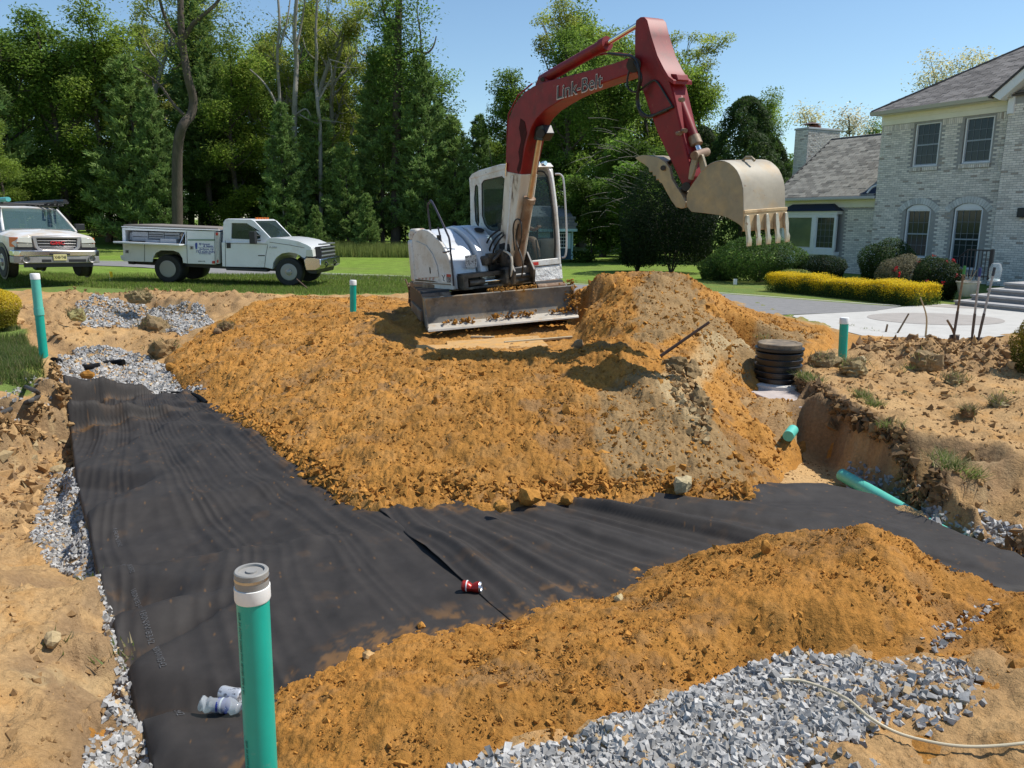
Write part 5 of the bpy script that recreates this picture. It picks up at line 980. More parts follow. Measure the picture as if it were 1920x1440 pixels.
# ---- stick
stickp = [(1192, 38), (1200, 32), (1207, 31.5), (1213, 38), (1220, 66), (1232, 104), (1244, 128), (1253, 143), (1262, 180), (1276, 240), (1290, 298), (1298, 331), (1296, 344), (1288, 352), (1278, 345), (1262, 310), (1233, 250), (1218, 208), (1205, 170), (1194, 138), (1190, 108), (1190, 60)]
stk = px_prism(stickp, -.125, .25, redp, 'stick', .010)
px_prism([(1207, 31.5), (1213, 38), (1220, 66), (1232, 104), (1244, 128), (1253, 143), (1262, 150), (1262, 158), (1251, 151), (1239, 132), (1228, 108), (1215, 70), (1204, 40)], -.15, .30, redp, 'stick_flange', .006)
px_prism([(1245, 150), (1252, 138), (1268, 139), (1271, 150), (1262, 160), (1250, 162)], -.09, .18, redp, 'bucket_cylinder_mount', .008)
px_tube([(1258, 150, .02), (1266, 168, .02), (1302, 262, .02)], .02, [.05, .062, .062], redp, 'bucket_cylinder', 18); px_tube([(1300, 257), (1306, 272)], .02, .074, rustw, 'cylinder_gland', 18); px_tube([(1305, 270), (1312, 286)], .02, .034, chrome, 'bucket_cylinder_rod', 14)
px_tube([(1302, 292, -.17), (1313, 288, .0), (1325, 285, .17)], 0, .048, rustw, 'linkage_pin', 16)
for o_ in (-.15, .12):
    px_prism([(1300, 286), (1308, 290), (1302, 318), (1296, 338), (1290, 336), (1293, 312)], o_, .035, steelw, 'linkage_arm', .006)
for o_ in (-.11, .08):
    px_prism([(1306, 288), (1316, 290), (1324, 318), (1326, 330), (1316, 332), (1311, 312)], o_, .035, steelw, 'bucket_link', .006)
for (x, y) in ((1275, 187), (1280, 245), (1270, 250)): px_tube([(x, y, -.13), (x + 6, y, -.16)], 0, .025, rustw, 'hose_clamp', 8)
px_tube([(1262, 165, -.10), (1272, 215, -.11), (1284, 262, -.10), (1292, 290, -.10)], 0, .012, redp, 'stick_pipe', 8)
# thumb
th = [(1190, 296), (1202, 291), (1218, 291), (1233, 294), (1246, 303), (1255, 315), (1259, 335), (1268, 350), (1278, 364), (1286, 379), (1285, 389), (1276, 391), (1267, 388), (1259, 377), (1247, 356), (1241, 344), (1235, 340), (1235, 336), (1230, 338), (1229, 329), (1224, 330), (1223, 322), (1217, 323), (1216, 315), (1209, 309), (1199, 303)]
for o_ in (-.16, .12): px_prism(th, o_, .04, steelw, 'thumb_plate', .006)
px_prism([(1215, 292), (1233, 294), (1244, 303), (1238, 306), (1222, 300)], -.12, .24, steelw, 'thumb_brace', .004); px_prism([(1262, 352), (1278, 366), (1284, 379), (1272, 386), (1262, 372)], -.12, .24, steelw, 'thumb_base', .004)
px_tube([(1243, 315, -.19), (1243, 315, .19)], 0, .03, blk, 'thumb_pin'); px_tube([(1286, 350, -.20), (1286, 350, .20)], 0, .05, blk, 'bucket_pin', 16)
px_tube([(1244, 318, .0), (1262, 300, .0), (1270, 280, .0)], 0, .03, blk, 'thumb_cylinder')
# ---- bucket
bk = [(1287, 368), (1291, 356), (1298, 345), (1314, 322), (1323, 313), (1332, 307), (1341, 303), (1350, 301), (1359, 302), (1368, 306), (1376, 313), (1382, 320), (1387, 330), (1391, 342), (1393.5, 356), (1394, 376), (1394.5, 398), (1395, 432), (1387, 422), (1378, 416), (1362, 407), (1347, 403), (1323, 400), (1296, 397), (1288, 387)]
BW = .62
for o_, nm in ((-.39, 'bucket_side'), (-.39 + BW, 'bucket_side')): px_prism(bk, o_, .022, steelw, nm, .004)
O = EF - .39 * EN; cur = trace(bk[3:18], O, EH, EU); cc_ = np.mean(cur, 0); cur = [tuple(np.array(p) + (np.array(p) - cc_) * .012) for p in cur]
inn = [tuple(np.array(p) + (cc_ - np.array(p)) * .045) for p in cur][::-1]
b = MB(); b.prism(cur + inn, O, EH, EU, EN, -.004, BW + .026); b.build('bucket_shell', shell_m, ex, bevel=.004, angle=50)
lip = trace([(1394.5, 396), (1396.5, 396), (1397, 434), (1393, 434)], O, EH, EU); b = MB(); b.prism(lip, O, EH, EU, EN, -.01, BW + .035); b.build('bucket_lip', mat('lip_steel', (.5, .36, .2), rough=.55, metal=.3, var=(7, .2), col2=(.25, .12, .05), thr=(8, .55, .7)), ex, bevel=.005)
b = MB(); wl = trace([(1394.5, 394), (1397.5, 394), (1397.5, 400), (1394.5, 400)], O, EH, EU); b.prism(wl, O, EH, EU, EN, -.012, BW + .04); b.build('wear_strip', MATS['lip_steel'], ex, bevel=.004)
lz = np.array(trace([(1396, 404), (1398, 425), (1399, 442), (1401, 462)], O, EH, EU))
tooth_m = mat('tooth_steel', (.50, .43, .33), rough=.4, metal=.6, var=(14, .2), col2=(.2, .1, .05), thr=(14, .62, .72))
for k in range(5):
    y0 = .02 + k * (BW - .02) / 4; pts = []
    def at_(j, da, w): a_, z_ = lz[j]; return [O + (a_ + da) * EH + z_ * EU + (y0 + s_ * w) * EN for s_ in (-1, 1)]
    b = MB(); secs = [(0, .03, .018, .0), (1, .035, .030, -.01), (2, .03, .020, -.005), (2.4, .03, .030, 0), (3, .012, .034, 0)]
    rows = []
    for j, th_, w_, da in secs:
        a_ = np.interp(j, range(4), lz[:, 0]); z_ = np.interp(j, range(4), lz[:, 1]); 
        rows.append([O + (a_ + da) * EH + z_ * EU + (y0 - w_) * EN, O + (a_ + da) * EH + z_ * EU + (y0 + w_) * EN, O + (a_ + da + th_) * EH + z_ * EU + (y0 + w_) * EN, O + (a_ + da + th_) * EH + z_ * EU + (y0 - w_) * EN])
    vs = [p for r_ in rows for p in r_]; fs = []
    for i in range(len(rows) - 1):
        for q in range(4): fs.append((i * 4 + q, i * 4 + (q + 1) % 4, i * 4 + 4 + (q + 1) % 4, i * 4 + 4 + q))
    fs += [(3, 2, 1, 0), tuple(len(vs) - 4 + q for q in range(4))]
    b.add(vs, fs); b.build('tooth', tooth_m, ex, bevel=.003)
b = MB(); b.tube([O + p[0] * EH + p[1] * EU + (.28) * EN for p in trace([(1358, 302), (1364, 296), (1374, 296), (1380, 302)], O, EH, EU)], .016, 8); b.build('lifting_eye', steelw, ex)
# hoses
def hose(pts, off, r=.016, nm='hydraulic_hose', m=blk): P = spline([Q(p[0], p[1], off if len(p) < 3 else p[2]) for p in pts], 6); b = MB(); b.tube(P, r, 8); b.build(nm, m, ex)
hose([(1140, 100, -.1), (1165, 103, -.14), (1185, 106, -.2), (1196, 120, -.24), (1199, 150, -.24), (1194, 185, -.2), (1200, 208, -.19), (1218, 219, -.16), (1235, 212, -.15), (1262, 200, -.14)], 0)
hose([(1186, 112, -.19), (1176, 150, -.2), (1180, 168, -.2), (1196, 172, -.18), (1214, 158, -.16), (1230, 152, -.14), (1248, 178, -.14), (1260, 198, -.14)], 0, .012)
hose([(1190, 116, -.2), (1202, 145, -.22), (1196, 178, -.19), (1202, 214, -.17), (1222, 217, -.15), (1252, 206, -.14)], 0, .018)
hose([(1012, 152, .05), (1060, 128, .10), (1110, 106, .12), (1150, 100, .1), (1185, 104, .02)], 0, .012, m=redp)
for k, (dx, dy) in enumerate(((0, 0), (7, 6), (14, 10))):
    hose([(938 + dx * .5, 430 + dy, -.18), (920 + dx, 443 + dy, -.3), (911 + dx, 462 + dy, -.3), (916 + dx, 478 + dy * .6, -.28), (932 + dx * .4, 486, -.2)], 0, .015)
hose([(965, 470, .16 - .33), (962, 430, -.17), (967, 412, -.17), (976, 415, -.17), (978, 440, -.17), (972, 470, -.17)], 0, .011)
hose([(972, 420, -.17), (968, 450, -.17), (980, 490, -.14), (978, 520, -.1)], 0, .014, m=oils)
hose([(945, 470, -.22), (958, 480, -.22), (960, 505, -.22), (958, 520, -.2)], 0, .018, m=creamw)
hose([(985, 508, .1), (992, 516, .14), (1000, 522, .2)], 0, .012)
for (x0, y0, x1, y1) in ((952, 318, 954, 240), (954, 240, 956, 214), (956, 214, 975, 178), (975, 178, 1000, 158)):
    px_tube([(x0 - 2.5, y0, -.02), (x1 - 2.5, y1 - 1, -.02)], 0, .012, redp, 'boom_pipe', 8)
px_tube([(948, 330, -.165), (950, 305, -.165)], 0, .014, chrome, 'boom_light_bracket', 8)
# dark oil runs on the boom: thin irregular films lying on its near side
def film(pts, off, name, m=blk): O = EF + off * EN; b = MB(); b.prism(trace(pts, O, EH, EU), O, EH, EU, EN, -.0015, 0); return b.build(name, m, lob if 'foot' in name else hib)
oilf = mat('oil_film', (.05, .008, .007), rough=.7, spec=.15, var=(20, .3))
film([(976, 222), (984, 228), (988, 250), (982, 275), (979, 300), (976, 318), (972, 326), (969, 318), (974, 300), (972, 285), (977, 262), (973, 240)], -.1525, 'oil_run', oilf)
film([(936, 458), (946, 455), (955, 458), (957, 470), (953, 500), (949, 517), (940, 515), (936, 495)], -.1525, 'foot_oil', blk)
film([(1178, 109), (1190, 112), (1193, 122), (1188, 134), (1180, 132), (1176, 120)], -.1525, 'tip_oil', oilf)
# ---- operator
skin = mat('skin', (.50, .29, .20), rough=.6, spec=.3); shirt = mat('dark_shirt', (.10, .08, .09), rough=.9, var=(30, .2)); shorts = mat('dark_shorts', (.055, .05, .055), rough=.9, var=(25, .2)); boot = mat('dark_boots', (.035, .045, .04), rough=.7)
so_ = W_(-.45, .48, 1.22); op = thing('person', 'excavator operator in dark T-shirt, shorts and boots seated inside the cab', 'person', tuple(so_))
def skinned(name, verts, edges, radii, m, root=0, sub=2):
    me = bpy.data.meshes.new(name); me.from_pydata([tuple(W_(*v) - ORG) for v in verts], edges, []); o = link(bpy.data.objects.new(name, me), op); sk = o.modifiers.new('skin', 'SKIN'); me.materials.append(m)
    for i, r_ in enumerate(radii): me.skin_vertices[0].data[i].radius = (r_, r_) if not hasattr(r_, '__len__') else r_
    me.skin_vertices[0].data[root].use_root = True; sd = o.modifiers.new('sub', 'SUBSURF'); sd.levels = sub; sd.render_levels = sub; sk.use_smooth_shade = True; return o
bs = .50
V_ = [(-.48, bs, 1.30), (-.50, bs, 1.50), (-.50, bs, 1.70), (-.49, bs, 1.86), (-.47, bs, 1.94), (-.45, bs, 2.05), (-.45, bs, 2.15),
      (-.48, bs - .20, 1.80), (-.38, bs - .26, 1.56), (-.14, bs - .28, 1.50), (-.06, bs - .29, 1.55), (-.48, bs + .20, 1.80), (-.38, bs + .26, 1.56), (-.14, bs + .28, 1.50), (-.06, bs + .29, 1.55),
      (-.42, bs - .10, 1.30), (.02, bs - .14, 1.36), (.10, bs - .14, 1.12), (.14, bs - .14, .98), (-.42, bs + .10, 1.30), (.02, bs + .14, 1.36), (.10, bs + .14, 1.12), (.14, bs + .14, .98)]
E_ = [(0, 1), (1, 2), (2, 3), (3, 4), (4, 5), (5, 6), (3, 7), (7, 8), (8, 9), (9, 10), (3, 11), (11, 12), (12, 13), (13, 14), (0, 15), (15, 16), (16, 17), (17, 18), (0, 19), (19, 20), (20, 21), (21, 22)]
Rr = [.13, .12, .14, .10, .05, .085, .07, .055, .045, .033, .035, .055, .045, .033, .035, .09, .06, .055, .038, .09, .06, .055, .038]
skinned('body', V_, E_, Rr, skin)
Vs = [(-.48, bs, 1.32), (-.50, bs, 1.50), (-.50, bs, 1.70), (-.49, bs, 1.85), (-.48, bs - .20, 1.80), (-.40, bs - .25, 1.62), (-.48, bs + .20, 1.80), (-.40, bs + .25, 1.62)]
skinned('shirt', Vs, [(0, 1), (1, 2), (2, 3), (3, 4), (4, 5), (3, 6), (6, 7)], [.15, .14, .16, .105, .072, .06, .072, .06], shirt)
skinned('shorts', [(-.48, bs, 1.30), (-.40, bs - .11, 1.30), (-.08, bs - .135, 1.35), (-.40, bs + .11, 1.30), (-.08, bs + .135, 1.35)], [(0, 1), (1, 2), (0, 3), (3, 4)], [.14, .105, .08, .105, .08], shorts)
for s_ in (-1, 1):
    skinned('boot', [(.13, bs + s_ * .14, 1.06), (.15, bs + s_ * .14, .95), (.28, bs + s_ * .14, .93)], [(0, 1), (1, 2)], [.052, .055, .042], boot)
    hd = (-.06, bs + s_ * .29, 1.56)
    for k in range(4): skinned('finger', [(hd[0], hd[1] + (k - 1.5) * .016, hd[2]), (hd[0] + .045, hd[1] + (k - 1.5) * .018, hd[2] + .01), (hd[0] + .05, hd[1] + (k - 1.5) * .016, hd[2] - .025)], [(0, 1), (1, 2)], [.011, .010, .009], skin, sub=1)
skinned('cap', [(-.46, bs, 2.17), (-.45, bs, 2.21), (-.36, bs, 2.18), (-.30, bs, 2.165)], [(0, 1), (0, 2), (2, 3)], [(.105, .105), (.07, .07), (.07, .02), (.06, .012)], shirt)
# ================================================================== UTILITY TRUCK (side on, beyond the lawn edge)
def z4(p): return (210 + p[0] / 4.683, 390 + p[1] / 4.683)
TA = dp(314.6, 504.2, 22.7); TB = dp(541, 510.2, 22.5); TU = unit(TB - TA); TW = np.array((-TU[1], TU[0], 0)); TW = unit(TW); TV = np.cross(TU, TW); TV = -TV if TV[2] < 0 else TV
TRK = [TA, TU, TV, TW]; WB = np.linalg.norm(TB - TA)
truckw = mat('truck_white', (.74, .76, .78), rough=.28, spec=.5, coat=.4, var=(2.5, .04), col2=(.50, .47, .40), thr=(3, .58, .95)); tyre = mat('tyre', (.018, .018, .019), rough=.75, var=(14, .2)); darkp = mat('dark_trim', (.02, .02, .022), rough=.5)
carglass = mat('car_glass', (.03, .045, .05), rough=.05, alpha=.62, spec=.7); chromep = mat('chrome_bumper', (.62, .60, .60), rough=.18, metal=1., col2=(.4, .33, .22), thr=(7, .55, .9)); rimm = mat('rim_grey', (.30, .30, .31), rough=.4, metal=.5)
lampc = mat('headlamp_glass', (.62, .63, .58), rough=.12, spec=.8); amber = mat('amber_lamp', (.60, .14, .02), rough=.25); redl = mat('tail_lamp', (.5, .03, .02), rough=.3); drawer = mat('drawer_grey', (.33, .35, .38), rough=.5, var=(8, .1))
tr = thing('service_truck', 'white utility service truck with an open tool compartment and blue lettering, parked side on', 'utility truck', tuple(TA - np.array((0, 0, .41))))
def tt(pts, w=0.): return trace([z4(p) for p in pts], TA + w * TW, TU, TV)
def tp(pts, w0, w1, m, name, bev=.012, holes=(), parent=tr, seg=2):
    b = MB(); b.prism(tt(pts), TA, TU, TV, TW, w0, w1, [tt(hh) for hh in holes]); return b.build(name, m, parent, bevel=bev, seg=seg)
low = [(962, 300), (1345, 300), (1384, 262), (1450, 262), (1540, 272), (1640, 292), (1712, 322), (1748, 345), (1752, 360), (1690, 442), (1683, 448), (1655, 420), (1610, 398), (1555, 390), (1490, 400), (1445, 432), (1415, 480), (1408, 535), (1345, 522), (1000, 515), (968, 512)]
body = tp(low, 0, 1.96, truckw, 'body', .05, seg=3)
win = [(1042, 132), (1175, 135), (1215, 160), (1290, 240), (1296, 268), (1240, 278), (1038, 270)]
up = [(962, 302), (970, 125), (985, 102), (1008, 94), (1215, 99), (1245, 116), (1384, 262), (1345, 302)]
tp(up, .06, .12, truckw, 'cab_side', .015, [win]); tp(up, 1.84, 1.90, truckw, 'cab_side', .015, [win])
tp([(972, 124), (986, 101), (1010, 93), (1215, 98), (1240, 112), (1215, 116), (1000, 112), (985, 130)], .08, 1.88, truckw, 'roof', .03, seg=3)
tp([(962, 302), (970, 125), (985, 130), (985, 302)], .12, 1.84, truckw, 'cab_rear_wall', .01)
tp(win, .10, .11, carglass, 'door_window', 0); tp(win, 1.85, 1.86, carglass, 'door_window', 0)
b = MB(); w_ = [Vector((p[0], p[1], 0)) for p in tt([(1238, 118), (1380, 264)])]
P0, P1 = tt([(1238, 114), (1384, 264)]); b.add([TA + P0[0] * TU + P0[1] * TV + .12 * TW, TA + P1[0] * TU + P1[1] * TV + .06 * TW, TA + P1[0] * TU + P1[1] * TV + 1.9 * TW, TA + P0[0] * TU + P0[1] * TV + 1.84 * TW], [(0, 1, 2, 3)]); b.build('windscreen', carglass, tr)
tp([(1030, 290), (1060, 200), (1110, 200), (1110, 300)], .3, .85, dark_in, 'seat', .03); tp([(1230, 300), (1240, 262), (1370, 262), (1345, 300)], .12, 1.84, dark_in, 'dashboard', .02)
b = MB(); [b.tube([TA + q[0] * TU + q[1] * TV - .004 * TW for q in tt(pp)], .006, 5) for pp in ([(995, 285), (998, 515)], [(1368, 325), (1350, 420), (1340, 520)], [(998, 308), (1368, 318)], [(1384, 300), (1560, 325), (1690, 350)])]; b.build('panel_gap', darkp, tr)
tp([(1006, 305), (1042, 306), (1043, 352), (1008, 353)], -.02, .0, darkp, 'door_handle', .005)
b = MB(TRK); q0 = tt([(1265, 258)])[0]; b.box((q0[0], q0[1], -.22), (.16, .34, .18)); b.tube([(q0[0] + .12, q0[1] - .08, .02), (q0[0], q0[1] - .06, -.2)], .02, 8); b.tube([(q0[0] + .12, q0[1] + .05, .02), (q0[0], q0[1] + .06, -.2)], .02, 8); b.build('wing_mirror', darkp, tr, bevel=.03)
tp([(1755, 345), (1800, 340), (1815, 400), (1812, 445), (1765, 440), (1760, 380)], .28, 1.68, darkp, 'grille', .01)
b = MB(TRK); g0, g1 = tt([(1788, 345), (1812, 440)]);
for k in range(4): b.bb((g0[0] - .02, g1[1] + .03 + k * .11, .30), (g0[0] + .10, g1[1] + .07 + k * .11, 1.66))
b.build('grille_bars', mat('grille_grey', (.35, .36, .38), rough=.3, metal=.6), tr, bevel=.008)
tp([(1705, 368), (1760, 362), (1768, 428), (1702, 426)], -.01, .26, lampc, 'headlight', .01); tp([(1705, 368), (1760, 362), (1768, 428), (1702, 426)], 1.70, 1.97, lampc, 'headlight', .01)
tp([(1684, 450), (1700, 436), (1790, 440), (1836, 450), (1840, 520), (1800, 545), (1700, 545), (1690, 500)], -.03, 1.99, chromep, 'front_bumper', .03); tp([(1650, 425), (1690, 440), (1688, 455), (1660, 440)], -.03, .1, darkp, 'fender_flare', .01)
tp([(1690, 545), (1800, 545), (1790, 580), (1720, 575)], .1, 1.8, darkp, 'air_dam', .01); b = MB(TRK); q0 = tt([(1830, 500)])[0]; b.tube([(q0[0], q0[1] + .1, .5), (q0[0] + .08, q0[1], .5), (q0[0], q0[1] - .1, .5)], .02, 8); b.build('tow_hook', darkp, tr); b = MB(TRK); b.tube([(q0[0], q0[1] + .1, 1.4), (q0[0] + .08, q0[1], 1.4), (q0[0], q0[1] - .1, 1.4)], .02, 8); b.build('tow_hook', darkp, tr)
tp([(1000, 520), (1365, 540), (1368, 560), (1010, 545)], -.05, .2, darkp, 'running_board', .01)
tp([(105, 470), (1000, 505), (1400, 520), (1420, 560), (1000, 540), (105, 495)], .25, 1.7, darkp, 'chassis', .01)
b = MB(TRK); [b.bb((tt([(x, 100)])[0][0], tt([(x, 97)])[0][1], .5 + k * .22), (tt([(x + 14, 100)])[0][0], tt([(x, 97)])[0][1] + .05, .58 + k * .22)) for k, x in enumerate((1200, 1200, 1200, 1200, 1200))]; b.build('roof_marker_lamp', amber, tr)
# service body
sb = [(90, 172), (650, 196), (912, 206), (914, 495), (665, 487), (627, 482), (620, 440), (590, 392), (540, 374), (430, 372), (385, 395), (362, 440), (356, 474), (105, 466)]
hole = [(116, 192), (645, 212), (645, 318), (122, 298)]
tp(sb, -.02, .02, truckw, 'service_body_side', .006, [hole]); tp([(90, 172), (650, 196), (912, 206), (914, 495), (105, 466)], 1.94, 1.98, truckw, 'service_body_side', .006)
tp([(88, 168), (945, 200), (945, 192), (88, 160)], -.05, 2.0, truckw, 'body_top_rail', .008)
tp([(90, 160), (930, 192), (925, 176), (150, 142), (92, 146)], .05, 1.92, mat('bed_cover', (.20, .175, .15), rough=.8, var=(3, .15)), 'bed_cover', .008)
tp([(90, 172), (104, 172), (112, 466), (100, 466)], .0, 1.96, truckw, 'tailgate', .006); tp([(880, 200), (912, 206), (914, 490), (885, 490)], .02, 1.94, truckw, 'front_bulkhead', .006)
cavm = mat('compartment_dark', (.05, .055, .06), rough=.8)
tp([(110, 186), (650, 206), (650, 322), (116, 300)], .46, .48, cavm, 'compartment_back', 0); tp([(116, 296), (645, 316), (645, 324), (116, 304)], .02, .47, cavm, 'compartment_floor', 0)
for k, (x0, x1, y0, y1, w) in enumerate([(158, 300, 207, 289, .10), (304, 438, 212, 270, .12), (442, 575, 215, 272, .12), (428, 568, 268, 305, -.04), (292, 420, 276, 300, .0), (130, 155, 215, 285, .15)]):
    tp([(x0, y0), (x1, y0 + (x1 - x0) * .03), (x1, y1 + (x1 - x0) * .03), (x0, y1)], w, .44, drawer, 'tool_drawer', .006)
b = MB(); [b.tube([TA + q[0] * TU + q[1] * TV + .095 * TW for q in tt(pp)], .008, 5) for pp in ([(165, 250), (295, 254)], [(308, 232), (434, 236)], [(308, 250), (434, 254)], [(446, 240), (570, 244)])]; b.build('drawer_gap', darkp, tr)
tp([(585, 230), (606, 215), (612, 305), (598, 310)], .1, .35, mat('junk', (.4, .33, .27), rough=.8, col2=(.08, .07, .07), thr=(25, .48, .55)), 'stored_tools', .01)
b = MB(); q0, q1 = tt([(640, 214), (620, 320)]); b.tube([TA + q0[0] * TU + q0[1] * TV, TA + q1[0] * TU + q1[1] * TV - .2 * TW], .01, 6); b.build('gas_strut', chrome, tr)
b = MB(); f0, f1 = tt([(80, 297), (652, 322)]); b.hexa([TA + f0[0] * TU + (f0[1] - .02) * TV - .42 * TW, TA + f1[0] * TU + (f1[1] - .02) * TV - .42 * TW, TA + f1[0] * TU + (f1[1] - .01) * TV - .02 * TW, TA + f0[0] * TU + (f0[1] - .01) * TV - .02 * TW], [TA + f0[0] * TU + (f0[1] + .03) * TV - .42 * TW, TA + f1[0] * TU + (f1[1] + .03) * TV - .42 * TW, TA + f1[0] * TU + (f1[1] + .02) * TV - .02 * TW, TA + f0[0] * TU + (f0[1] + .02) * TV - .02 * TW]); b.build('drop_down_door', truckw, tr, bevel=.008)
b = MB(); [b.tube([TA + q[0] * TU + q[1] * TV - .026 * TW for q in tt(pp)], .006, 5) for pp in ([(290, 305), (290, 470)], [(657, 205), (665, 486)], [(905, 212), (908, 492)], [(104, 310), (650, 328)])]; b.build('door_gap', darkp, tr)
tp([(668, 272), (903, 272), (903, 288), (668, 287)], -.028, -.02, mat('stripe_green', (.22, .30, .24), rough=.5), 'stripe', 0)
for (x, y) in ((137, 382), (703, 348)):
    tp([(x - 15, y - 14), (x + 15, y - 13), (x + 15, y + 15), (x - 15, y + 14)], -.03, -.02, rimm, 'latch', .003); tp([(x - 3, y - 8), (x + 6, y - 8), (x + 6, y + 9), (x - 3, y + 9)], -.036, -.03, darkp, 'latch_handle', 0)
tp([(883, 465), (905, 465), (907, 488), (883, 488)], -.035, -.02, redl, 'side_marker', .003)
tp([(913, 210), (944, 213), (946, 490), (915, 488)], -.03, .12, mat('grey_strip', (.50, .49, .46), rough=.5, var=(40, .2)), 'ladder_strip', .004); tp([(915, 215), (935, 215), (935, 240), (915, 240)], -.04, -.03, redl, 'side_marker', .002); tp([(925, 455), (940, 455), (940, 480), (925, 480)], -.04, -.03, redl, 'side_marker', .002)
tp([(28, 420), (100, 430), (104, 466), (40, 462)], .25, 1.7, truckw, 'rear_bumper', .01); tp([(28, 395), (60, 398), (92, 420), (30, 424)], .9, 1.1, darkp, 'tow_hitch', .01); tp([(105, 468), (165, 472), (160, 500), (110, 495)], .2, .35, darkp, 'mud_bracket', .01)
letb = mat('letter_blue', (.02, .05, .30), rough=.5)
def ttext(body, x, y, x2, m=letb, h=.052, sh=.2, nm='lettering'):
    A = on_plane(*z4((x, y)), TA - .024 * TW, TU, TV); B = on_plane(*z4((x2, y)), TA - .024 * TW, TU, TV); text_part(nm, body, A, TU, TV, h, m, tr, depth=.003, width=np.linalg.norm(B - A), shear=sh, bold=.012)
ttext('BJ Sewer', 762, 322, 862); ttext('& Septic', 800, 341, 890); ttext('Jackson, NJ', 768, 366, 895); ttext('732-620-2591', 735, 392, 902, h=.068); ttext('Licensed NJ', 765, 404, 862, h=.028, sh=0); ttext('Jackson, NJ', 757, 470, 815, darkp, .028, 0)
tp([(758, 344), (898, 345), (898, 347), (758, 346)], -.028, -.02, letb, 'letter_rule', 0)
tp([(733, 315), (738, 305), (748, 305), (753, 315), (752, 335), (748, 362), (738, 362), (734, 335)], -.028, -.02, letb, 'figure_logo', 0)
ttext('F-350', 1380, 352, 1445, rimm, .05, .2, 'badge'); tp([(1283, 414), (1343, 414), (1343, 422), (1283, 422)], -.008, 0, darkp, 'badge', 0)
def wheel(frame, c, r, w, out, parent, rim_r=.24, holes=8, dual=False):
    """c: centre of the outer face, out: outward direction (unit, in frame coordinates along axis 3)"""
    M = frame; ax = (0, 0, -1) if out < 0 else (0, 0, 1); b = MB(M); A = np.array(ax, float)
    b.lathe([(rim_r, -.01), (r * .80, .012), (r * .95, 0), (r, -.03), (r, -w + .03), (r * .95, -w), (rim_r, -w)], c, A, 36); t = b.build('tyre', tyre, parent)
    b = MB(M); d = -.10 if dual else -.02
    b.lathe([(rim_r + .004, .0), (rim_r - .015, .004), (rim_r - .03, -.02), (rim_r - .05, d - .02), (.10, d), (.085, d + .05), (.07, d + .06), (.001, d + .06)], c, A, 32); rm = b.build('rim', rimm, t)
    b = MB(M)
    for k in range(holes):
        a = 2 * math.pi * k / holes; p = np.array(c) + np.array((math.cos(a), math.sin(a), 0)) * rim_r * .64 + A * (d + .003)
        b.lathe([(.001, .0), (.036, 0), (.036, .006), (.001, .006)], p, A, 12)
    b.build('rim_hole', darkp, t)
    b = MB(M); [b.lathe([(.001, 0), (.011, 0), (.011, .02), (.001, .02)], np.array(c) + np.array((math.cos(a), math.sin(a), 0)) * .085 + A * (d + .04), A, 6) for a in np.linspace(0, 2 * math.pi, 8, endpoint=False)]; b.build('lug_nut', chrome, t)
for w0, o_ in ((.0, -1), (1.96, 1)):
    wheel(TRK, (0, 0, w0 - .01 * (-o_)), .405, .52, o_, tr, dual=True); wheel(TRK, (WB, 0, w0 + .02 * (-o_)), .405, .26, o_, tr)

# ================================================================== PICKUP (front on, at the left)
gf = unit((.735, -.677, 0)); gl = unit(np.array((-gf[1], gf[0], -.03))); GU = np.cross(gf, gl); GU = GU if GU[2] > 0 else -GU
G0 = dp(113, 522.5, 20.0); GMC = [G0, gf, gl, GU]
pk = thing('pickup_truck', 'white pickup with sandy bonnet, chrome bumper and black roof rack, parked nose to the camera', 'pickup truck', tuple(G0))
def gb(): return MB(GMC)
dust = mat('dusty_white', (.66, .66, .66), rough=.4, spec=.5, coat=.2, var=(3, .06), col2=[(.55, .44, .30)], thr=[(1.8, .42, .68)])
# body built from cross sections (a, halfwidth, z low, z belt/top)
def loftx(secs, m, name, bev=0, parent=pk, angle=40):
    b = gb(); vs = []; n = len(secs[0][1])
    for a, ring in secs: vs += [(a, y, z) for y, z in ring]
    fs = []
    for i in range(len(secs) - 1):
        for j in range(n): fs.append((i * n + j, i * n + (j + 1) % n, (i + 1) * n + (j + 1) % n, (i + 1) * n + j))
    fs += [tuple(range(n)), tuple(range((len(secs) - 1) * n + n - 1, (len(secs) - 1) * n - 1, -1))]
    b.add(vs, fs); return b.build(name, m, parent, bevel=bev, angle=angle)
def ring(w, zt, zs, zb=.62): return [(-w * .97, zb), (-w, zs - .14), (-w * .985, zs), (-w * .90, zs + .05), (-w * .72, zt - .02), (0, zt + .015), (w * .72, zt - .02), (w * .90, zs + .05), (w * .985, zs), (w, zs - .14), (w * .97, zb)]
loftx([(-.06, ring(.90, 1.09, 1.00)), (-.2, ring(.96, 1.13, 1.03)), (-.5, ring(.985, 1.17, 1.05)), (-1.0, ring(.99, 1.22, 1.08)), (-1.35, ring(.99, 1.25, 1.12))], dust, 'bonnet_and_wings', .0)
loftx([(-1.3, ring(.99, 1.21, 1.13, .42)), (-3.6, ring(.99, 1.20, 1.14, .42))], dust, 'doors', .0); loftx([(-3.65, ring(.98, 1.26, 1.20, .5)), (-5.7, ring(.97, 1.26, 1.2, .5))], dust, 'bed', .0)
def cabring(w, z): return [(-w, z), (w, z)]
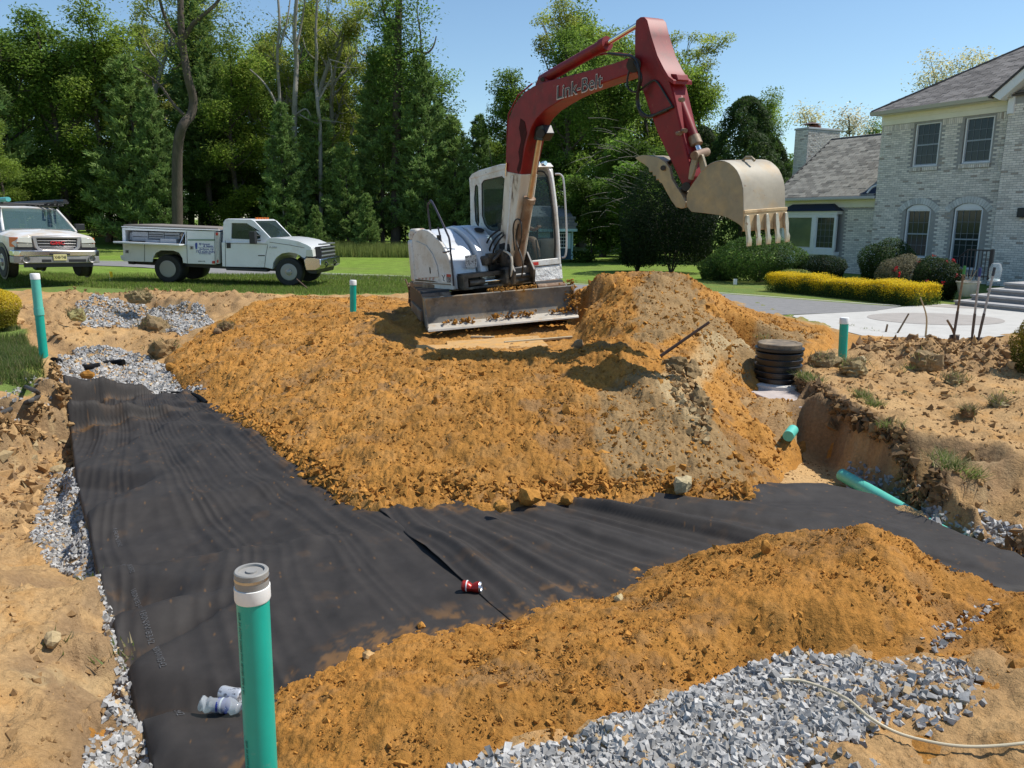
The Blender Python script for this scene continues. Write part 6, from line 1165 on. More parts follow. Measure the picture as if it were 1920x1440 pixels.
# greenhouse : pillars and roof
b = gb(); zr = 1.80; b.add([(-1.98, -.66, zr - .03), (-1.98, .66, zr - .03), (-1.94, 0, zr), (-2.4, -.70, zr + .03), (-2.4, .70, zr + .03), (-3.45, -.70, zr + .02), (-3.45, .70, zr + .02), (-2.4, 0, zr + .055), (-3.45, 0, zr + .04), (-2.0, -.68, zr - .08), (-2.0, .68, zr - .08), (-3.5, -.74, zr - .08), (-3.5, .74, zr - .08)], [(0, 2, 7, 3), (2, 1, 4, 7), (3, 7, 8, 5), (7, 4, 6, 8), (9, 0, 3, 5, 11), (1, 10, 12, 6, 4), (0, 9, 10, 1, 2), (5, 8, 6, 12, 11)]); b.build('roof', dust, pk, angle=50)
b = gb()
for s in (-1, 1):
    b.tube([(-1.18, s * .86, 1.19), (-1.6, s * .77, 1.50), (-1.99, s * .68, zr - .03)], .035, 8); b.tube([(-2.7, s * .84, 1.18), (-2.72, s * .72, zr)], .04, 8); b.tube([(-3.5, s * .84, 1.18), (-3.48, s * .73, zr)], .06, 8)
b.build('cab_pillars', dust, pk)
b = gb(); b.add([(-1.16, -.84, 1.20), (-1.10, 0, 1.215), (-1.16, .84, 1.20), (-1.99, .66, zr - .04), (-1.95, 0, zr - .02), (-1.99, -.66, zr - .04)], [(0, 1, 4, 5), (1, 2, 3, 4)]); b.build('windscreen', mat('windscreen_glass', (.10, .17, .17), rough=.05, alpha=.5, spec=.8), pk)
for s in (-1, 1): b = gb(); b.add([(-1.3, s * .855, 1.19), (-3.45, s * .855, 1.19), (-3.45, s * .72, zr - .06), (-1.90, s * .70, zr - .06)], [(0, 1, 2, 3)]); b.build('side_window', carglass, pk)
b = gb(); b.bb((-1.75, -.72, 1.05), (-1.25, .72, 1.19)); b.build('dashboard', dark_in, pk, bevel=.03)
for s in (-1, 1): b = gb(); b.bb((-2.6, s * .38 - .24, 1.0), (-2.4, s * .38 + .24, 1.52)); b.bb((-2.58, s * .38 - .13, 1.52), (-2.46, s * .38 + .13, 1.70)); b.build('seat', mat('seat_grey', (.10, .11, .13), rough=.9), pk, bevel=.05)
b = gb(); b.tube([(-1.72 + .06 * math.sin(a), .38 + .18 * math.cos(a), 1.25 + .17 * math.sin(a)) for a in np.linspace(0, 2 * math.pi, 20)], .014, 6); b.build('steering_wheel', dark_in, pk)
b = gb(); b.box((-1.9, 0, 1.66), (.03, .22, .07)); b.build('rear_view_mirror', dark_in, pk, bevel=.01)
b = gb(); b.tube([(-1.06, -.75, 1.235), (-1.15, .0, 1.25)], .01, 6); b.tube([(-1.06, -.02, 1.245), (-1.13, .72, 1.245)], .01, 6); b.build('wiper', darkp, pk)
for s in (-1, 1): b = gb(); b.box((-1.62, s * 1.10, 1.32), (.12, .24, .17)); b.tube([(-1.5, s * .9, 1.26), (-1.6, s * 1.05, 1.28)], .02, 6); b.build('wing_mirror', darkp, pk, bevel=.03)
# front
grey_tr = mat('grey_cladding', (.30, .29, .28), rough=.45, metal=.3, var=(9, .12)); gsil = mat('silver_grille', (.42, .40, .40), rough=.35, metal=.6)
b = gb(); b.prism([(-.56, 1.075), (-.53, .80), (-.40, .66), (.40, .66), (.53, .80), (.56, 1.075)], (0, 0, 0), (0, 1, 0), (0, 0, 1), (1, 0, 0), -.05, .035, [[(-.47, 1.02), (-.45, .82), (-.35, .735), (.35, .735), (.45, .82), (.47, 1.02)]]); gr = b.build('grille', gsil, pk, bevel=.012)
b = gb(); b.bb((-.06, -.5, .70), (-.02, .5, 1.04)); b.build('grille_back', darkp, pk)
for z_, w_2 in ((.96, .45), (.89, .445), (.82, .43), (.775, .38)): b = gb(); b.bb((-.015, -w_2, z_ - .011), (.012, w_2, z_ + .011)); b.build('grille_bar', gsil, pk, bevel=.004)
text_part('badge', 'GMC', G0 + gf * .02 + gl * -.17 + GU * .87, gl, GU, .085, mat('badge_red', (.55, .02, .03), rough=.3), pk, depth=.012, width=.34, bold=.02)
for s in (-1, 1):
    b = gb(); b.prism([(s * .57, 1.06), (s * .86, 1.03), (s * .92, .92), (s * .57, .90)][::s], (0, 0, 0), (0, 1, 0), (0, 0, 1), (1, 0, 0), -.10, .012); b.build('headlight', lampc, pk, bevel=.01)
    b = gb(); b.prism([(s * .57, .885), (s * .90, .885), (s * .90, .80), (s * .57, .80)][::s], (0, 0, 0), (0, 1, 0), (0, 0, 1), (1, 0, 0), -.10, .012); b.build('side_lamp', mat('lamp_smoky', (.30, .30, .26), rough=.2), pk, bevel=.01)
    b = gb(); b.hexa([(-.02, s * .87, .80), (-.28, s * 1.0, .80), (-.30, s * .96, .80), (-.06, s * .85, .80)], [(-.02, s * .87, 1.04), (-.28, s * .995, 1.04), (-.30, s * .96, 1.04), (-.06, s * .85, 1.04)]); b.build('turn_signal', amber, pk, bevel=.008)
    b = gb(); b.prism([(s * .55, .80), (s * .95, .80), (s * .95, .72), (s * .45, .72)][::s], (0, 0, 0), (0, 1, 0), (0, 0, 1), (1, 0, 0), -.1, -.01); b.build('dark_gap', darkp, pk)
    b = gb(); b.lathe([(.085, -.02), (.085, .02), (.07, .01), (.06, -.03), (.001, -.03)], (.13, s * .76, .50), (1, 0, 0), 20); b.build('fog_lamp', grey_tr, pk); b = gb(); b.lathe([(.001, 0), (.058, 0), (.05, .01), (.001, .014)], (.105, s * .76, .50), (1, 0, 0), 18); b.build('fog_lamp_glass', mat('fog_glass', (.16, .16, .15), rough=.15), pk)
def bump_(z0, z1, a_f, m, nm, bev=.02):
    P = [(-1.0, -.35), (-1.0, -.02), (-.88, .09), (-.5, .13), (.5, .13), (.88, .09), (1.0, -.02), (1.0, -.35)]; b = gb(); b.prism([(p[1] + a_f, p[0]) for p in P], (0, 0, 0), (1, 0, 0), (0, 1, 0), (0, 0, 1), z0, z1); return b.build(nm, m, pk, bevel=bev, seg=3)
bump_(.575, .72, 0, chromep, 'chrome_bumper'); bump_(.40, .575, -.012, grey_tr, 'bumper_valance')
b = gb(); b.bb((.125, -.24, .60), (.135, .24, .65)); b.bb((.115, -.42, .43), (.122, -.2, .50)); b.bb((.115, .2, .43), (.122, .62, .50)); b.build('air_slot', darkp, pk, bevel=.005)
b = gb(); b.bb((.137, -.155, .47), (.145, .155, .625)); pl_ = b.build('licence_plate', mat('plate_yellow', (.62, .55, .25), rough=.4, var=(12, .06)), pk, bevel=.004)
text_part('plate_characters', 'XHE\u2022T48', G0 + gf * .146 + gl * -.135 + GU * .515, gl, GU, .075, darkp, pl_, depth=.002, width=.27, bold=.01)
b = gb(); b.bb((.0, -.8, .30), (.06, .8, .42)); b.bb((-4.8, -.5, .35), (-.2, .5, .5)); b.build('underbody', darkp, pk)
for s in (-1, 1):   # dark wheel arches and wheels
    b = gb(); b.lathe([(.001, 0), (.47, 0), (.47, .03), (.001, .03)], (-.98, s * .965, .43), (0, s, 0), 30); b.build('wheel_arch', blk, pk); b = gb(); b.lathe([(.001, 0), (.47, 0), (.47, .03), (.001, .03)], (-4.6, s * .95, .43), (0, s, 0), 30); b.build('wheel_arch', blk, pk)
    for a_ in (-.98, -4.6): wheel([G0 + gf * a_ + gl * s * 1.01 + GU * .40, gf, GU, gl * 1.], (0, 0, 0), .40, .27, s, pk, rim_r=.21, holes=6)
# rack with pipes
b = gb()
for s in (-1, 1):
    b.tube([(-1.9, s * .78, 1.90), (-5.4, s * .78, 1.90)], .03, 8)
    for a_ in (-2.2, -3.6, -5.3): b.tube([(a_, s * .84, 1.2), (a_, s * .78, 1.90)], .022, 8)
for a_ in (-2.0, -3.6, -5.3): b.tube([(a_, -.86, 1.90), (a_, .86, 1.90)], .025, 8)
b.build('roof_rack', darkp, pk)
zz_ = 2.13
for k, (b0, r_, a0_, a1_) in enumerate([(.60, .055, -1.0, -5.3), (.72, .03, -1.2, -5.2), (.45, .04, -1.3, -5.3)]):
    p0 = G0 + gf * a0_ + gl * b0 + GU * (1.93 + r_); p1 = G0 + gf * a1_ + gl * b0 + GU * (1.93 + r_); setorg(tuple(p1)); b = MB(); b.lathe([(r_ * .85, 0), (r_, 0), (r_, np.linalg.norm(p1 - p0)), (r_ * .85, np.linalg.norm(p1 - p0))], p0, p1 - p0, 20)
    o = b.build('rack_pipe', darkp); o.location = tuple(p1); tag(o, ['thick black pipe on the pickup rack with its round end showing', 'thin dark pipe on the outer right of the pickup rack', 'middle dark pipe lying on the pickup rack'][k], 'pipe')
r_ = .06; p0 = G0 + gf * -1.4 + gl * -.62 + GU * (1.93 + r_); p1 = p0 - gf * 3.6; setorg(tuple(p1)); b = MB(); b.lathe([(r_ * .82, 0), (r_, 0), (r_, 3.6), (r_ * .82, 3.6)], p0, -gf, 24); b.lathe([(.001, .02), (r_ * .8, .02), (r_ * .8, .03), (.001, .03)], p0, -gf, 20); o = b.build('rack_pipe', mat('pipe_teal', (.10, .42, .42), rough=.5)); o.location = tuple(p1); tag(o, 'pale teal pipe on the left of the pickup rack', 'pipe')

# ================================================================== BRICK HOUSE
HO3 = dp(1655, 230, 28.0); HO = np.array((HO3[0], HO3[1], 0)); He = np.array((math.sin(math.radians(27.5)), -math.cos(math.radians(27.5)), 0)); Hn = np.array((He[1], -He[0], 0)); UZ = np.array((0, 0, 1.))
HF = [HO, He, Hn, UZ]     # s along the facade towards the camera, o outward, z
def hs(px, py, off=0.): return uv_on(px, py, HO + off * Hn, He, UZ)
hsx = thing('brick_house', 'large pale brick house with grey shingle roofs, bay window and chimney at the right', 'house', tuple(HO))
mortar = mat('mortar', (.34, .33, .31), rough=.95, var=(9, .12), bump=(120, .5, .004)); brickm = mat('brick_painted', (1, 1, 1), rough=.9, attr=True, var=(30, .15), bump=(80, .5, .003))
trim = mat('trim_cream', (.82, .79, .68), rough=.55, var=(3, .05)); trimw = mat('trim_white', (.78, .78, .78), rough=.5, var=(5, .04)); gutm = mat('gutter_grey', (.52, .50, .49), rough=.4, metal=.2)
shing = mat('shingle', (1, 1, 1), rough=.95, attr=True, var=(40, .25), bump=(150, .6, .004)); navy = mat('navy_shingle', (.02, .03, .06), rough=.8, var=(20, .3)); wglass = mat('window_glass', (.020, .030, .034), rough=.06, spec=.35, var=(.8, .3)); wframe = mat('window_frame', (.30, .34, .38), rough=.5)
def brickcol(n): 
    g = RNG.uniform(.58, .80, n); w = RNG.random(n); c = np.stack([g * 1.08, g, g * .89], -1); c[w < .04] = np.array((.42, .36, .30)); c[w > .94] *= .75; return c
def tiles(R, frame, depth, base_name, m, colf, parent, ntop=300, size=None, nvar=10, jit=0.):
    """R: (s0,s1,z0,z1,o) rectangles standing proud by depth; nearest ones become parts of their own"""
    R = np.array(R); O, U, Wn, V = frame; c = O + ((R[:, 0] + R[:, 1]) / 2)[:, None] * U + R[:, 4][:, None] * Wn + ((R[:, 2] + R[:, 3]) / 2)[:, None] * V
    full = (np.abs((R[:, 1] - R[:, 0]) - size[0]) < 1e-3) & (np.abs((R[:, 3] - R[:, 2]) - size[1]) < 1e-3); d = np.linalg.norm(c - np.array((0, 0, CZ)), axis=1); d[~full] = 1e9
    order = np.argsort(d)[:ntop] if ntop else []; single = np.zeros(len(R), bool); single[order] = True; single &= full
    cols = colf(len(R)); 
    def vb(w, h, dep): 
        e = min(.006, h * .1); return np.array([(-w / 2, 0, -h / 2), (w / 2, 0, -h / 2), (w / 2, 0, h / 2), (-w / 2, 0, h / 2), (-w / 2 + e, dep, -h / 2 + e), (w / 2 - e, dep, -h / 2 + e), (w / 2 - e, dep, h / 2 - e), (-w / 2 + e, dep, h / 2 - e)])
    BF = np.array([(4, 5, 6, 7), (0, 1, 5, 4), (1, 2, 6, 5), (2, 3, 7, 6), (3, 0, 4, 7)]); B3 = np.stack([U, Wn, V])
    if ntop:
        meshes = []
        for k in range(nvar):
            vv = vb(size[0], size[1], depth * (1 + jit * (k / nvar - .5))) @ B3; cc_ = np.repeat(colf(1), 8, 0); meshes.append(mesh_np(base_name, vv, BF, m, cc_)); 
            meshes[-1].polygons.foreach_set('use_smooth', np.zeros(5, bool))
        for i in np.where(single)[0]:
            o = bpy.data.objects.new(base_name, meshes[int(RNG.integers(nvar))]); link(o, parent); o.location = tuple(c[i] - ORG)
    rest = np.where(~single)[0]; V_ = []; 
    w = (R[rest, 1] - R[rest, 0]); h = (R[rest, 3] - R[rest, 2]); dep = depth * (1 + RNG.uniform(-.5, .5, len(rest)) * jit)
    sg = np.array([(-1, 0, -1), (1, 0, -1), (1, 0, 1), (-1, 0, 1), (-1, 1, -1), (1, 1, -1), (1, 1, 1), (-1, 1, 1)], float)
    e = .006 * sg[:, 1]
    L = np.stack([sg[None, :, 0] * (w[:, None] / 2 - e), sg[None, :, 1] * dep[:, None], sg[None, :, 2] * (h[:, None] / 2 - e)], -1)
    P = L @ B3 + c[rest][:, None]; F = (BF[None] + 8 * np.arange(len(rest))[:, None, None]).reshape(-1, 4)
    o = obj_np(base_name + '_field', P.reshape(-1, 3), F, m, parent, cols=np.repeat(cols[rest], 8, 0)); tag(o, kind='stuff'); return o
sc_ = 28 / 25.5
def zz(z): return 2 + (z - 2) * sc_
winU = [(1.29, 2.17, zz(3.56), zz(4.81)), (3.00, 3.90, zz(3.56), zz(4.81))]; winL = [(1.27, 2.14, .72, zz(2.27)), (2.97, 3.88, .42, zz(2.28))]
sB = hs(1892, 205, .35)[0]; zt = zz(4.87)
def skip_main(s0, s1, z0, z1):
    for (a, b_, c_, d_) in winU: 
        if s1 > a - .05 and s0 < b_ + .05 and z1 > c_ - .17 and z0 < d_ + .22: return True
    for (a, b_, c_, d_) in winL:
        if s1 > a - .12 and s0 < b_ + .12 and z1 > c_ - .12 and z0 < d_ + .02: return True
        m_ = (a + b_) / 2; x = (s0 + s1) / 2 - m_
        if abs(x) < .66 and d_ - .02 < (z0 + z1) / 2 < d_ + .50 - .25 * x * x - .1: return True
    return False
def bricks(s0, s1, z0, z1, o_, skip=None, bw=.194, bh=.057, j=.010):
    out = []; z = z0; r_ = 0
    while z + bh < z1:
        s = s0 - (bw + j) / 2 * (r_ % 2)
        while s < s1:
            a, b_ = max(s, s0), min(s + bw, s1)
            if b_ - a > .04 and not (skip and skip(a, b_, z, z + bh)): out.append((a, b_, z, z + bh, o_))
            s += bw + j
        z += bh + j; r_ += 1
    return out
# walls (mortar) with openings
b = MB(); hl = [[(a - .03, c_), (b_ + .03, c_), (b_ + .03, d_), (a - .03, d_)] for a, b_, c_, d_ in winU]
hl += [[(a - .03, c_), (b_ + .03, c_), (b_ + .03, d_ + .02), ((a + b_) / 2 + .25, d_ + .15), ((a + b_) / 2, d_ + .18), ((a + b_) / 2 - .25, d_ + .15), (a - .03, d_ + .02)] for a, b_, c_, d_ in winL]
b.prism([(0, -.1), (sB + .3, -.1), (sB + .3, 5.5), (0, 5.5)], HO, He, UZ, Hn, -.25, 0, hl); b.build('main_wall', mortar, hsx)
b = MB(HF); b.bb((-.0, -7, -.1), (.25, -.25, 5.45)); b.build('gable_wall', mortar, hsx)
b = MB(HF); b.bb((sB, -6, -.1), (sB + 5.5, .35, 5.6)); b.build('front_block_wall', mortar, hsx)
WO = -.45; sL = hs(1462, 372, WO)[0] + .12; zE = hs(1560, 370, WO)[1]
bay0, bay1 = hs(1479, 400, WO)[0], hs(1580, 400, WO)[0]; bz0, bz1 = hs(1560, 472, WO)[1], hs(1560, 388, WO)[1]
b = MB(HF); b.bb((sL, -6.5, -.1), (0, WO, zE)); b.build('wing_wall', mortar, hsx)
allb = bricks(0.003, sB, .0, zt - .20, .0, skip_main) + bricks(sB + .003, sB + 2.2, .0, 5.35, .35)
wb_ = bricks(sL + .003, -.003, .0, zE - .42, WO, lambda s0, s1, z0, z1: s1 > bay0 - .02 and s0 < bay1 + .02 and z1 > bz0 - .25)
tiles(allb + wb_, HF, .008, 'brick', brickm, brickcol, hsx, 280, (.194, .057), jit=.5)
# soldier course and arches: upright bricks
sold = [(s, s + .057, zt - .195, zt - .01, .0) for s in np.arange(.02, sB - .06, .067) if not any(s + .057 > a - .05 and s < b_ + .05 for a, b_, _, _ in winU)]
sold += [(s, s + .057, zE - .40, zE - .215, WO) for s in np.arange(bay1 + .03, -.07, .067)]
for a, b_, c_, d_ in winU: sold += [(s, s + .057, c_ - .15, c_ - .035, .03) for s in np.arange(a - .06, b_ + .03, .067)]
tiles(sold, HF, .012, 'soldier_brick', brickm, brickcol, hsx, 0, (.057, .185))
for a, b_, c_, d_ in winL:
    m_ = (a + b_) / 2
    for k in range(-8, 9):
        an = k * .105 ; R_ = .80; cx, cz = m_ + R_ * math.sin(an), d_ + .18 - R_ + R_ * math.cos(an)
        ur = np.array((math.sin(an), math.cos(an))); tr_ = np.array((ur[1], -ur[0])); pr_ = [np.array((cx, cz)) + ur * q + tr_ * w for q, w in ((.015, -.036), (.015, .036), (.215, .046), (.215, -.046))]
        b = MB(); b.prism([tuple(p) for p in pr_], HO, He, UZ, Hn, -.02, .014); o = b.build('arch_brick', brickm, hsx)
        ca = o.data.color_attributes.new('Col', 'FLOAT_COLOR', 'POINT'); q = float(RNG.uniform(.5, .7)); ca.data.foreach_set('color', np.tile(np.array((q, q, q * .96, 1), np.float32), len(o.data.vertices)))
# windows
def window(a, b_, c_, d_, off, cols_, rows, arch=False, rail=True, frame=trimw, sash=wframe, gl_=wglass):
    f = MB(HF); t = .04
    f.bb((a, off - .12, c_), (a + t, off - .03, d_)); f.bb((b_ - t, off - .12, c_), (b_, off - .03, d_)); f.bb((a + t, off - .12, d_ - t), (b_ - t, off - .03, d_)); f.bb((a + t, off - .12, c_), (b_ - t, off - .03, c_ + t)); w = f.build('window', frame, hsx, bevel=.006)
    g = MB(HF); g.bb((a + t, off - .10, c_ + t), (b_ - t, off - .09, d_ - t)); g.build('pane', gl_, w)
    s_ = MB(HF); mz = (c_ + d_) / 2
    if rail: s_.bb((a + t, off - .09, mz - .022), (b_ - t, off - .065, mz + .022))
    s_.bb((a + t, off - .09, c_ + t), (a + t + .03, off - .07, d_ - t)); s_.bb((b_ - t - .03, off - .09, c_ + t), (b_ - t, off - .07, d_ - t)); s_.bb((a + t + .03, off - .09, c_ + t), (b_ - t - .03, off - .07, c_ + t + .035))
    s_.build('sash', sash, w)
    m2 = MB(HF)
    for k in range(1, cols_): x = a + t + (b_ - a - 2 * t) * k / cols_; m2.bb((x - .007, off - .088, c_ + t), (x + .007, off - .078, d_ - t))
    for k in range(1, rows):
        z_ = c_ + t + (d_ - c_ - 2 * t) * k / rows
        if rail and abs(z_ - mz) < .05: continue
        m2.bb((a + t, off - .087, z_ - .007), (b_ - t, off - .079, z_ + .007))
    if cols_ > 1: m2.build('muntins', mat('muntin', (.16, .18, .20), rough=.5), w)
    return w
for q in winU: window(*q, 0, 4, 4); b = MB(HF); b.bb((q[0] - .06, -.05, q[2] - .04), (q[1] + .06, .05, q[2] - .005)); b.build('window_sill', gutm, hsx, bevel=.006)
for i, q in enumerate(winL):
    w = window(*q, 0, 4, 4 if i == 0 else 5)
    m_ = (q[0] + q[1]) / 2; hw = (q[1] - q[0]) / 2; b = MB(); b.prism([(m_ + hw * math.sin(t_) / math.sin(.6), q[3] + .002 + .19 * (math.cos(t_) - math.cos(.6)) / (1 - math.cos(.6))) for t_ in np.linspace(-.6, .6, 12)], HO, He, UZ, Hn, -.11, -.02); b.build('arch_panel', trimw, w)
# bay window
bw_ = MB(HF); b0 = bay0; b1 = bay1; pz = WO + .32
b = MB(HF); b.hexa([(b0, WO, bz0 - .12), (b1, WO, bz0 - .12), (b1 - .0, pz, bz0 - .12), (b0 + .0, pz, bz0 - .12)], [(b0, WO, bz0), (b1, WO, bz0), (b1, pz, bz0), (b0, pz, bz0)]); b.build('bay_sill', trimw, hsx, bevel=.01); b = MB(HF); b.bb((b0, WO, bz1 - .28), (b1, pz, bz1 - .15)); b.build('bay_head', trimw, hsx, bevel=.01); b = MB(HF); b.bb((b0 + .02, WO, .25), (b1 - .02, pz - .06, bz0 - .12)); b.build('bay_panel', trimw, hsx, bevel=.01)
b = MB(HF); mid = b0 + (b1 - b0) * .60
b.bb((b0, pz - .10, bz0), (b0 + .12, pz, bz1 - .28)); b.bb((mid - .07, pz - .10, bz0), (mid + .07, pz, bz1 - .28)); b.bb((b1 - .06, pz - .10, bz0), (b1, pz, bz1 - .28)); b.bb((b0 + .12, pz - .1, bz1 - .36), (b1, pz - .01, bz1 - .28)); b.bb((b0 + .12, pz - .1, bz0), (b1, pz - .01, bz0 + .08)); b.build('bay_window_posts', trimw, hsx, bevel=.008)
window(b0 + .12, mid - .07, bz0 + .08, bz1 - .36, pz + .02, 1, 1, rail=False, gl_=mat('picture_glass', (.10, .14, .09), rough=.08, spec=.9, var=(1.2, .3)), sash=gutm)
window(mid + .07, b1 - .06, bz0 + .08, bz1 - .36, pz + .02, 4, 5, rail=False, sash=trimw)
b = MB(HF); b.add([(b0 - .12, WO, bz1 - .15), (b1 + .06, WO, bz1 - .15), (b1 + .06, pz + .1, bz1 - .15), (b0 - .12, pz + .1, bz1 - .15), (b0 + .28, WO, bz1 + .12), (b1 - .35, WO, bz1 + .12), (b1 - .35, WO + .12, bz1 + .12), (b0 + .28, WO + .12, bz1 + .12)], [(0, 1, 2, 3), (3, 2, 6, 7), (2, 1, 5, 6), (0, 3, 7, 4), (4, 7, 6, 5), (0, 4, 5, 1)]); b.build('bay_roof', navy, hsx)
# eaves
EV = .45; zg = hs(1760, 194, EV)[1]; eL = hs(1634, 213, EV)[0]
b = MB(HF); b.bb((-.02, -.02, zt), (sB, .035, zt + .36)); b.bb((.0, .03, zt + .16), (sB, .05, zt + .175)); b.build('frieze_board', trim, hsx, bevel=.005)
b = MB(HF); b.bb((eL + .08, -.1, zg - .12), (sB + .15, EV - .02, zg - .09)); b.build('soffit', trim, hsx)
b = MB(HF); b.prism([(EV - .02, zg - .12), (EV + .06, zg - .11), (EV + .10, zg), (EV + .085, zg), (EV + .05, zg - .09), (EV - .02, zg - .08)], (0, 0, 0), (0, 1, 0), (0, 0, 1), (1, 0, 0), eL, sB + .12); b.bb((eL, EV - .03, zg - .12), (sB + .1, EV - .01, zg + .01)); b.build('gutter', gutm, hsx)
# main hip roof: corner at (eL, EV, zg); solve the rise so that the hip passes the right edge of the photograph
C0 = HO + He * eL + Hn * EV + UZ * zg
def hip(k, q=1.15): 
    best = None
    for t_ in np.linspace(.5, 14, 400):
        p = C0 + t_ * (He * 1. - Hn * q + UZ * k); d_ = p[1] * _c - (p[2] - CZ) * _s
        if d_ < 1: break
        x = 960 + FPX * p[0] / d_; y = 720 - FPX * (p[1] * _s + (p[2] - CZ) * _c) / d_
        if x >= 1915: return y, t_
    return 999, 0
ks = np.linspace(.2, 1.6, 60); K = min(ks, key=lambda k: abs(hip(k)[0] - 90)); Q_ = 1.15
def roofpatch(corner, U, Vd, Wd, L, H, clip, name, ntop, exposure=.15, tabw=.31, colbase=(.17, .155, .145)):
    """U along eave, Vd up the slope (unit), Wd slope normal; clip(u,v)->bool keeps a tab"""
    R = []; v = 0; r_ = 0
    while v < H:
        u = -(tabw * .5) * (r_ % 2) - .05
        while u < L:
            if clip(u + tabw / 2, v + exposure / 2): R.append((u, u + tabw - .012, v - .02, v + exposure, -.0))
            u += tabw
        v += exposure; r_ += 1
    def cf(n): g = RNG.uniform(.6, 1.35, n)[:, None]; return np.array(colbase)[None] * g
    return R, cf
slope = K / Q_; Vd = unit(-Hn * Q_ + UZ * K); Wd = np.cross(Vd, He); Wd = Wd if Wd[2] > 0 else -Wd; vs_ = 1 / np.dot(Vd, -Hn)   # slope length per metre inwards
Ls = sB + 6 - eL; Hs = 6.5 * vs_
b = MB([C0, He, Vd, Wd]); b.add([(0, -.02, -.03), (Ls, -.02, -.03), (Ls, Hs, -.03), (Hs / (vs_ * Q_), Hs, -.03), (0, -.02, -.09), (Ls, -.02, -.09), (Ls, Hs, -.09), (Hs / (vs_ * Q_), Hs, -.09)], [(0, 1, 2, 3), (7, 6, 5, 4), (0, 4, 5, 1), (3, 2, 6, 7), (0, 3, 7, 4), (1, 5, 6, 2)]); b.build('main_roof', mat('roof_deck', (.10, .09, .085), rough=.9), hsx)
R, cf = roofpatch(C0, He, Vd, Wd, Ls, Hs, lambda u, v: u > v / (vs_ * Q_) - .1 and u < sB + 1.2 - eL + v * .9, 'shingle', 150)
tiles(R, [C0, He, Wd, Vd], .02, 'shingle', shing, cf, hsx, 150, (.298, .17), jit=.6, nvar=8)
b = MB(); b.tube([C0 + UZ * .02, C0 + 7.2 * (He - Hn * Q_ + UZ * K) + UZ * .02], .05, 6); b.build('hip_cap', mat('hip_dark', (.06, .055, .055), rough=.9), hsx)
# other side of the hip
C1 = C0 - Hn * 9; b = MB(); pk_ = C0 + 5.65 * (He - Hn * Q_ + UZ * K); b.add([C0, pk_, C0 - Hn * 13], [(0, 1, 2)]); b.build('hip_end_roof', MATS['roof_deck'], hsx)
# gable of the front block
gO = EV + .25; gz = 5.55
b = MB(); b.prism([(sB - .35, gz), (sB + 2.6, gz + 2.3), (sB + 5.6, gz), (sB + 5.3, gz - .05), (sB + 2.6, gz + 2.0), (sB - .1, gz - .15)], HO, He, UZ, Hn, .20, gO); b.build('gable_rake', trimw, hsx, bevel=.01)
b = MB(); b.prism([(sB - .1, gz - .18), (sB + 2.6, gz + 1.95), (sB + 5.3, gz - .18)], HO, He, UZ, Hn, .1, .345); b.build('gable_infill', mortar, hsx)
b = MB(); b.prism([(sB - .45, gz - .02), (sB + 2.6, gz + 2.36), (sB + 2.6, gz + 2.30), (sB - .40, gz - .06)], HO, He, UZ, Hn, -5, gO + .04); b.prism([(sB + 5.7, gz - .02), (sB + 2.6, gz + 2.36), (sB + 2.6, gz + 2.30), (sB + 5.6, gz - .06)], HO, He, UZ, Hn, -5, gO + .04); b.build('gable_roof', MATS['hip_dark'], hsx)
b = MB(HF); b.bb((sB - .02, .2, 5.02), (sB + .16, .42, 5.6)); b.build('corner_return', trimw, hsx, bevel=.01)
# wing roof
zE2 = zE; wE = WO + .40; cL = HO + He * (sL - .25) + Hn * wE + UZ * (zE2 + .02)
ridgeIn = 3.3; pR = on_plane(1600, 259, HO + (wE - ridgeIn) * Hn, He, UZ); zR = pR[2]; Vw = unit(-Hn * ridgeIn + UZ * (zR - zE2)); Ww = np.cross(Vw, He); Ww = Ww if Ww[2] > 0 else -Ww; Hw = math.hypot(ridgeIn, zR - zE2); Lw = -(sL - .25) - .0
rk = uv_on(1543, 265, HO + (wE - ridgeIn) * Hn, He, UZ)[0] - (sL - .25)
rk = max(rk, 0)
b = MB([cL, He, Vw, Ww]); b.add([(0, 0, -.03), (Lw, 0, -.03), (Lw, Hw, -.03), (rk, Hw, -.03), (0, 0, -.1), (Lw, 0, -.1), (Lw, Hw, -.1), (rk, Hw, -.1)], [(0, 1, 2, 3), (7, 6, 5, 4), (0, 4, 5, 1), (3, 2, 6, 7), (0, 3, 7, 4), (1, 5, 6, 2)]); b.build('wing_roof', MATS['roof_deck'], hsx)
R, cf = roofpatch(cL, He, Vw, Ww, Lw, Hw, lambda u, v: u > v / Hw * rk - .02 and u < Lw - .1, 'shingle', 100, colbase=(.26, .24, .20))
tiles(R, [cL, He, Ww, Vw], .02, 'wing_shingle', shing, cf, hsx, 120, (.298, .17), jit=.6, nvar=8)
top0 = cL + He * rk + Vw * Hw; b = MB(); b.tube([top0, cL + He * Lw + Vw * Hw], .05, 6); b.tube([cL, top0], .035, 6); b.build('ridge_cap', MATS['hip_dark'], hsx)
b = MB(); b.add([cL, top0, cL - Hn * ridgeIn * 2], [(0, 1, 2)]); b.add([top0, cL + He * Lw + Vw * Hw, cL + He * Lw - Hn * ridgeIn * 2, cL - Hn * ridgeIn * 2], [(0, 1, 2, 3)]); b.build('rear_roof', MATS['roof_deck'], hsx)
b = MB(HF); b.bb((sL - .25, wE - .02, zE2 - .10), (-.02, wE + .09, zE2 + .0)); b.build('wing_gutter', gutm, hsx, bevel=.01)
b = MB(HF); b.bb((sL - .1, WO - .0, zE2 - .38), (-.003, WO + .05, zE2 - .1)); b.bb((sL - .2, WO, zE2 - .11), (-.003, wE, zE2 - .09)); b.build('wing_frieze', trim, hsx, bevel=.004)
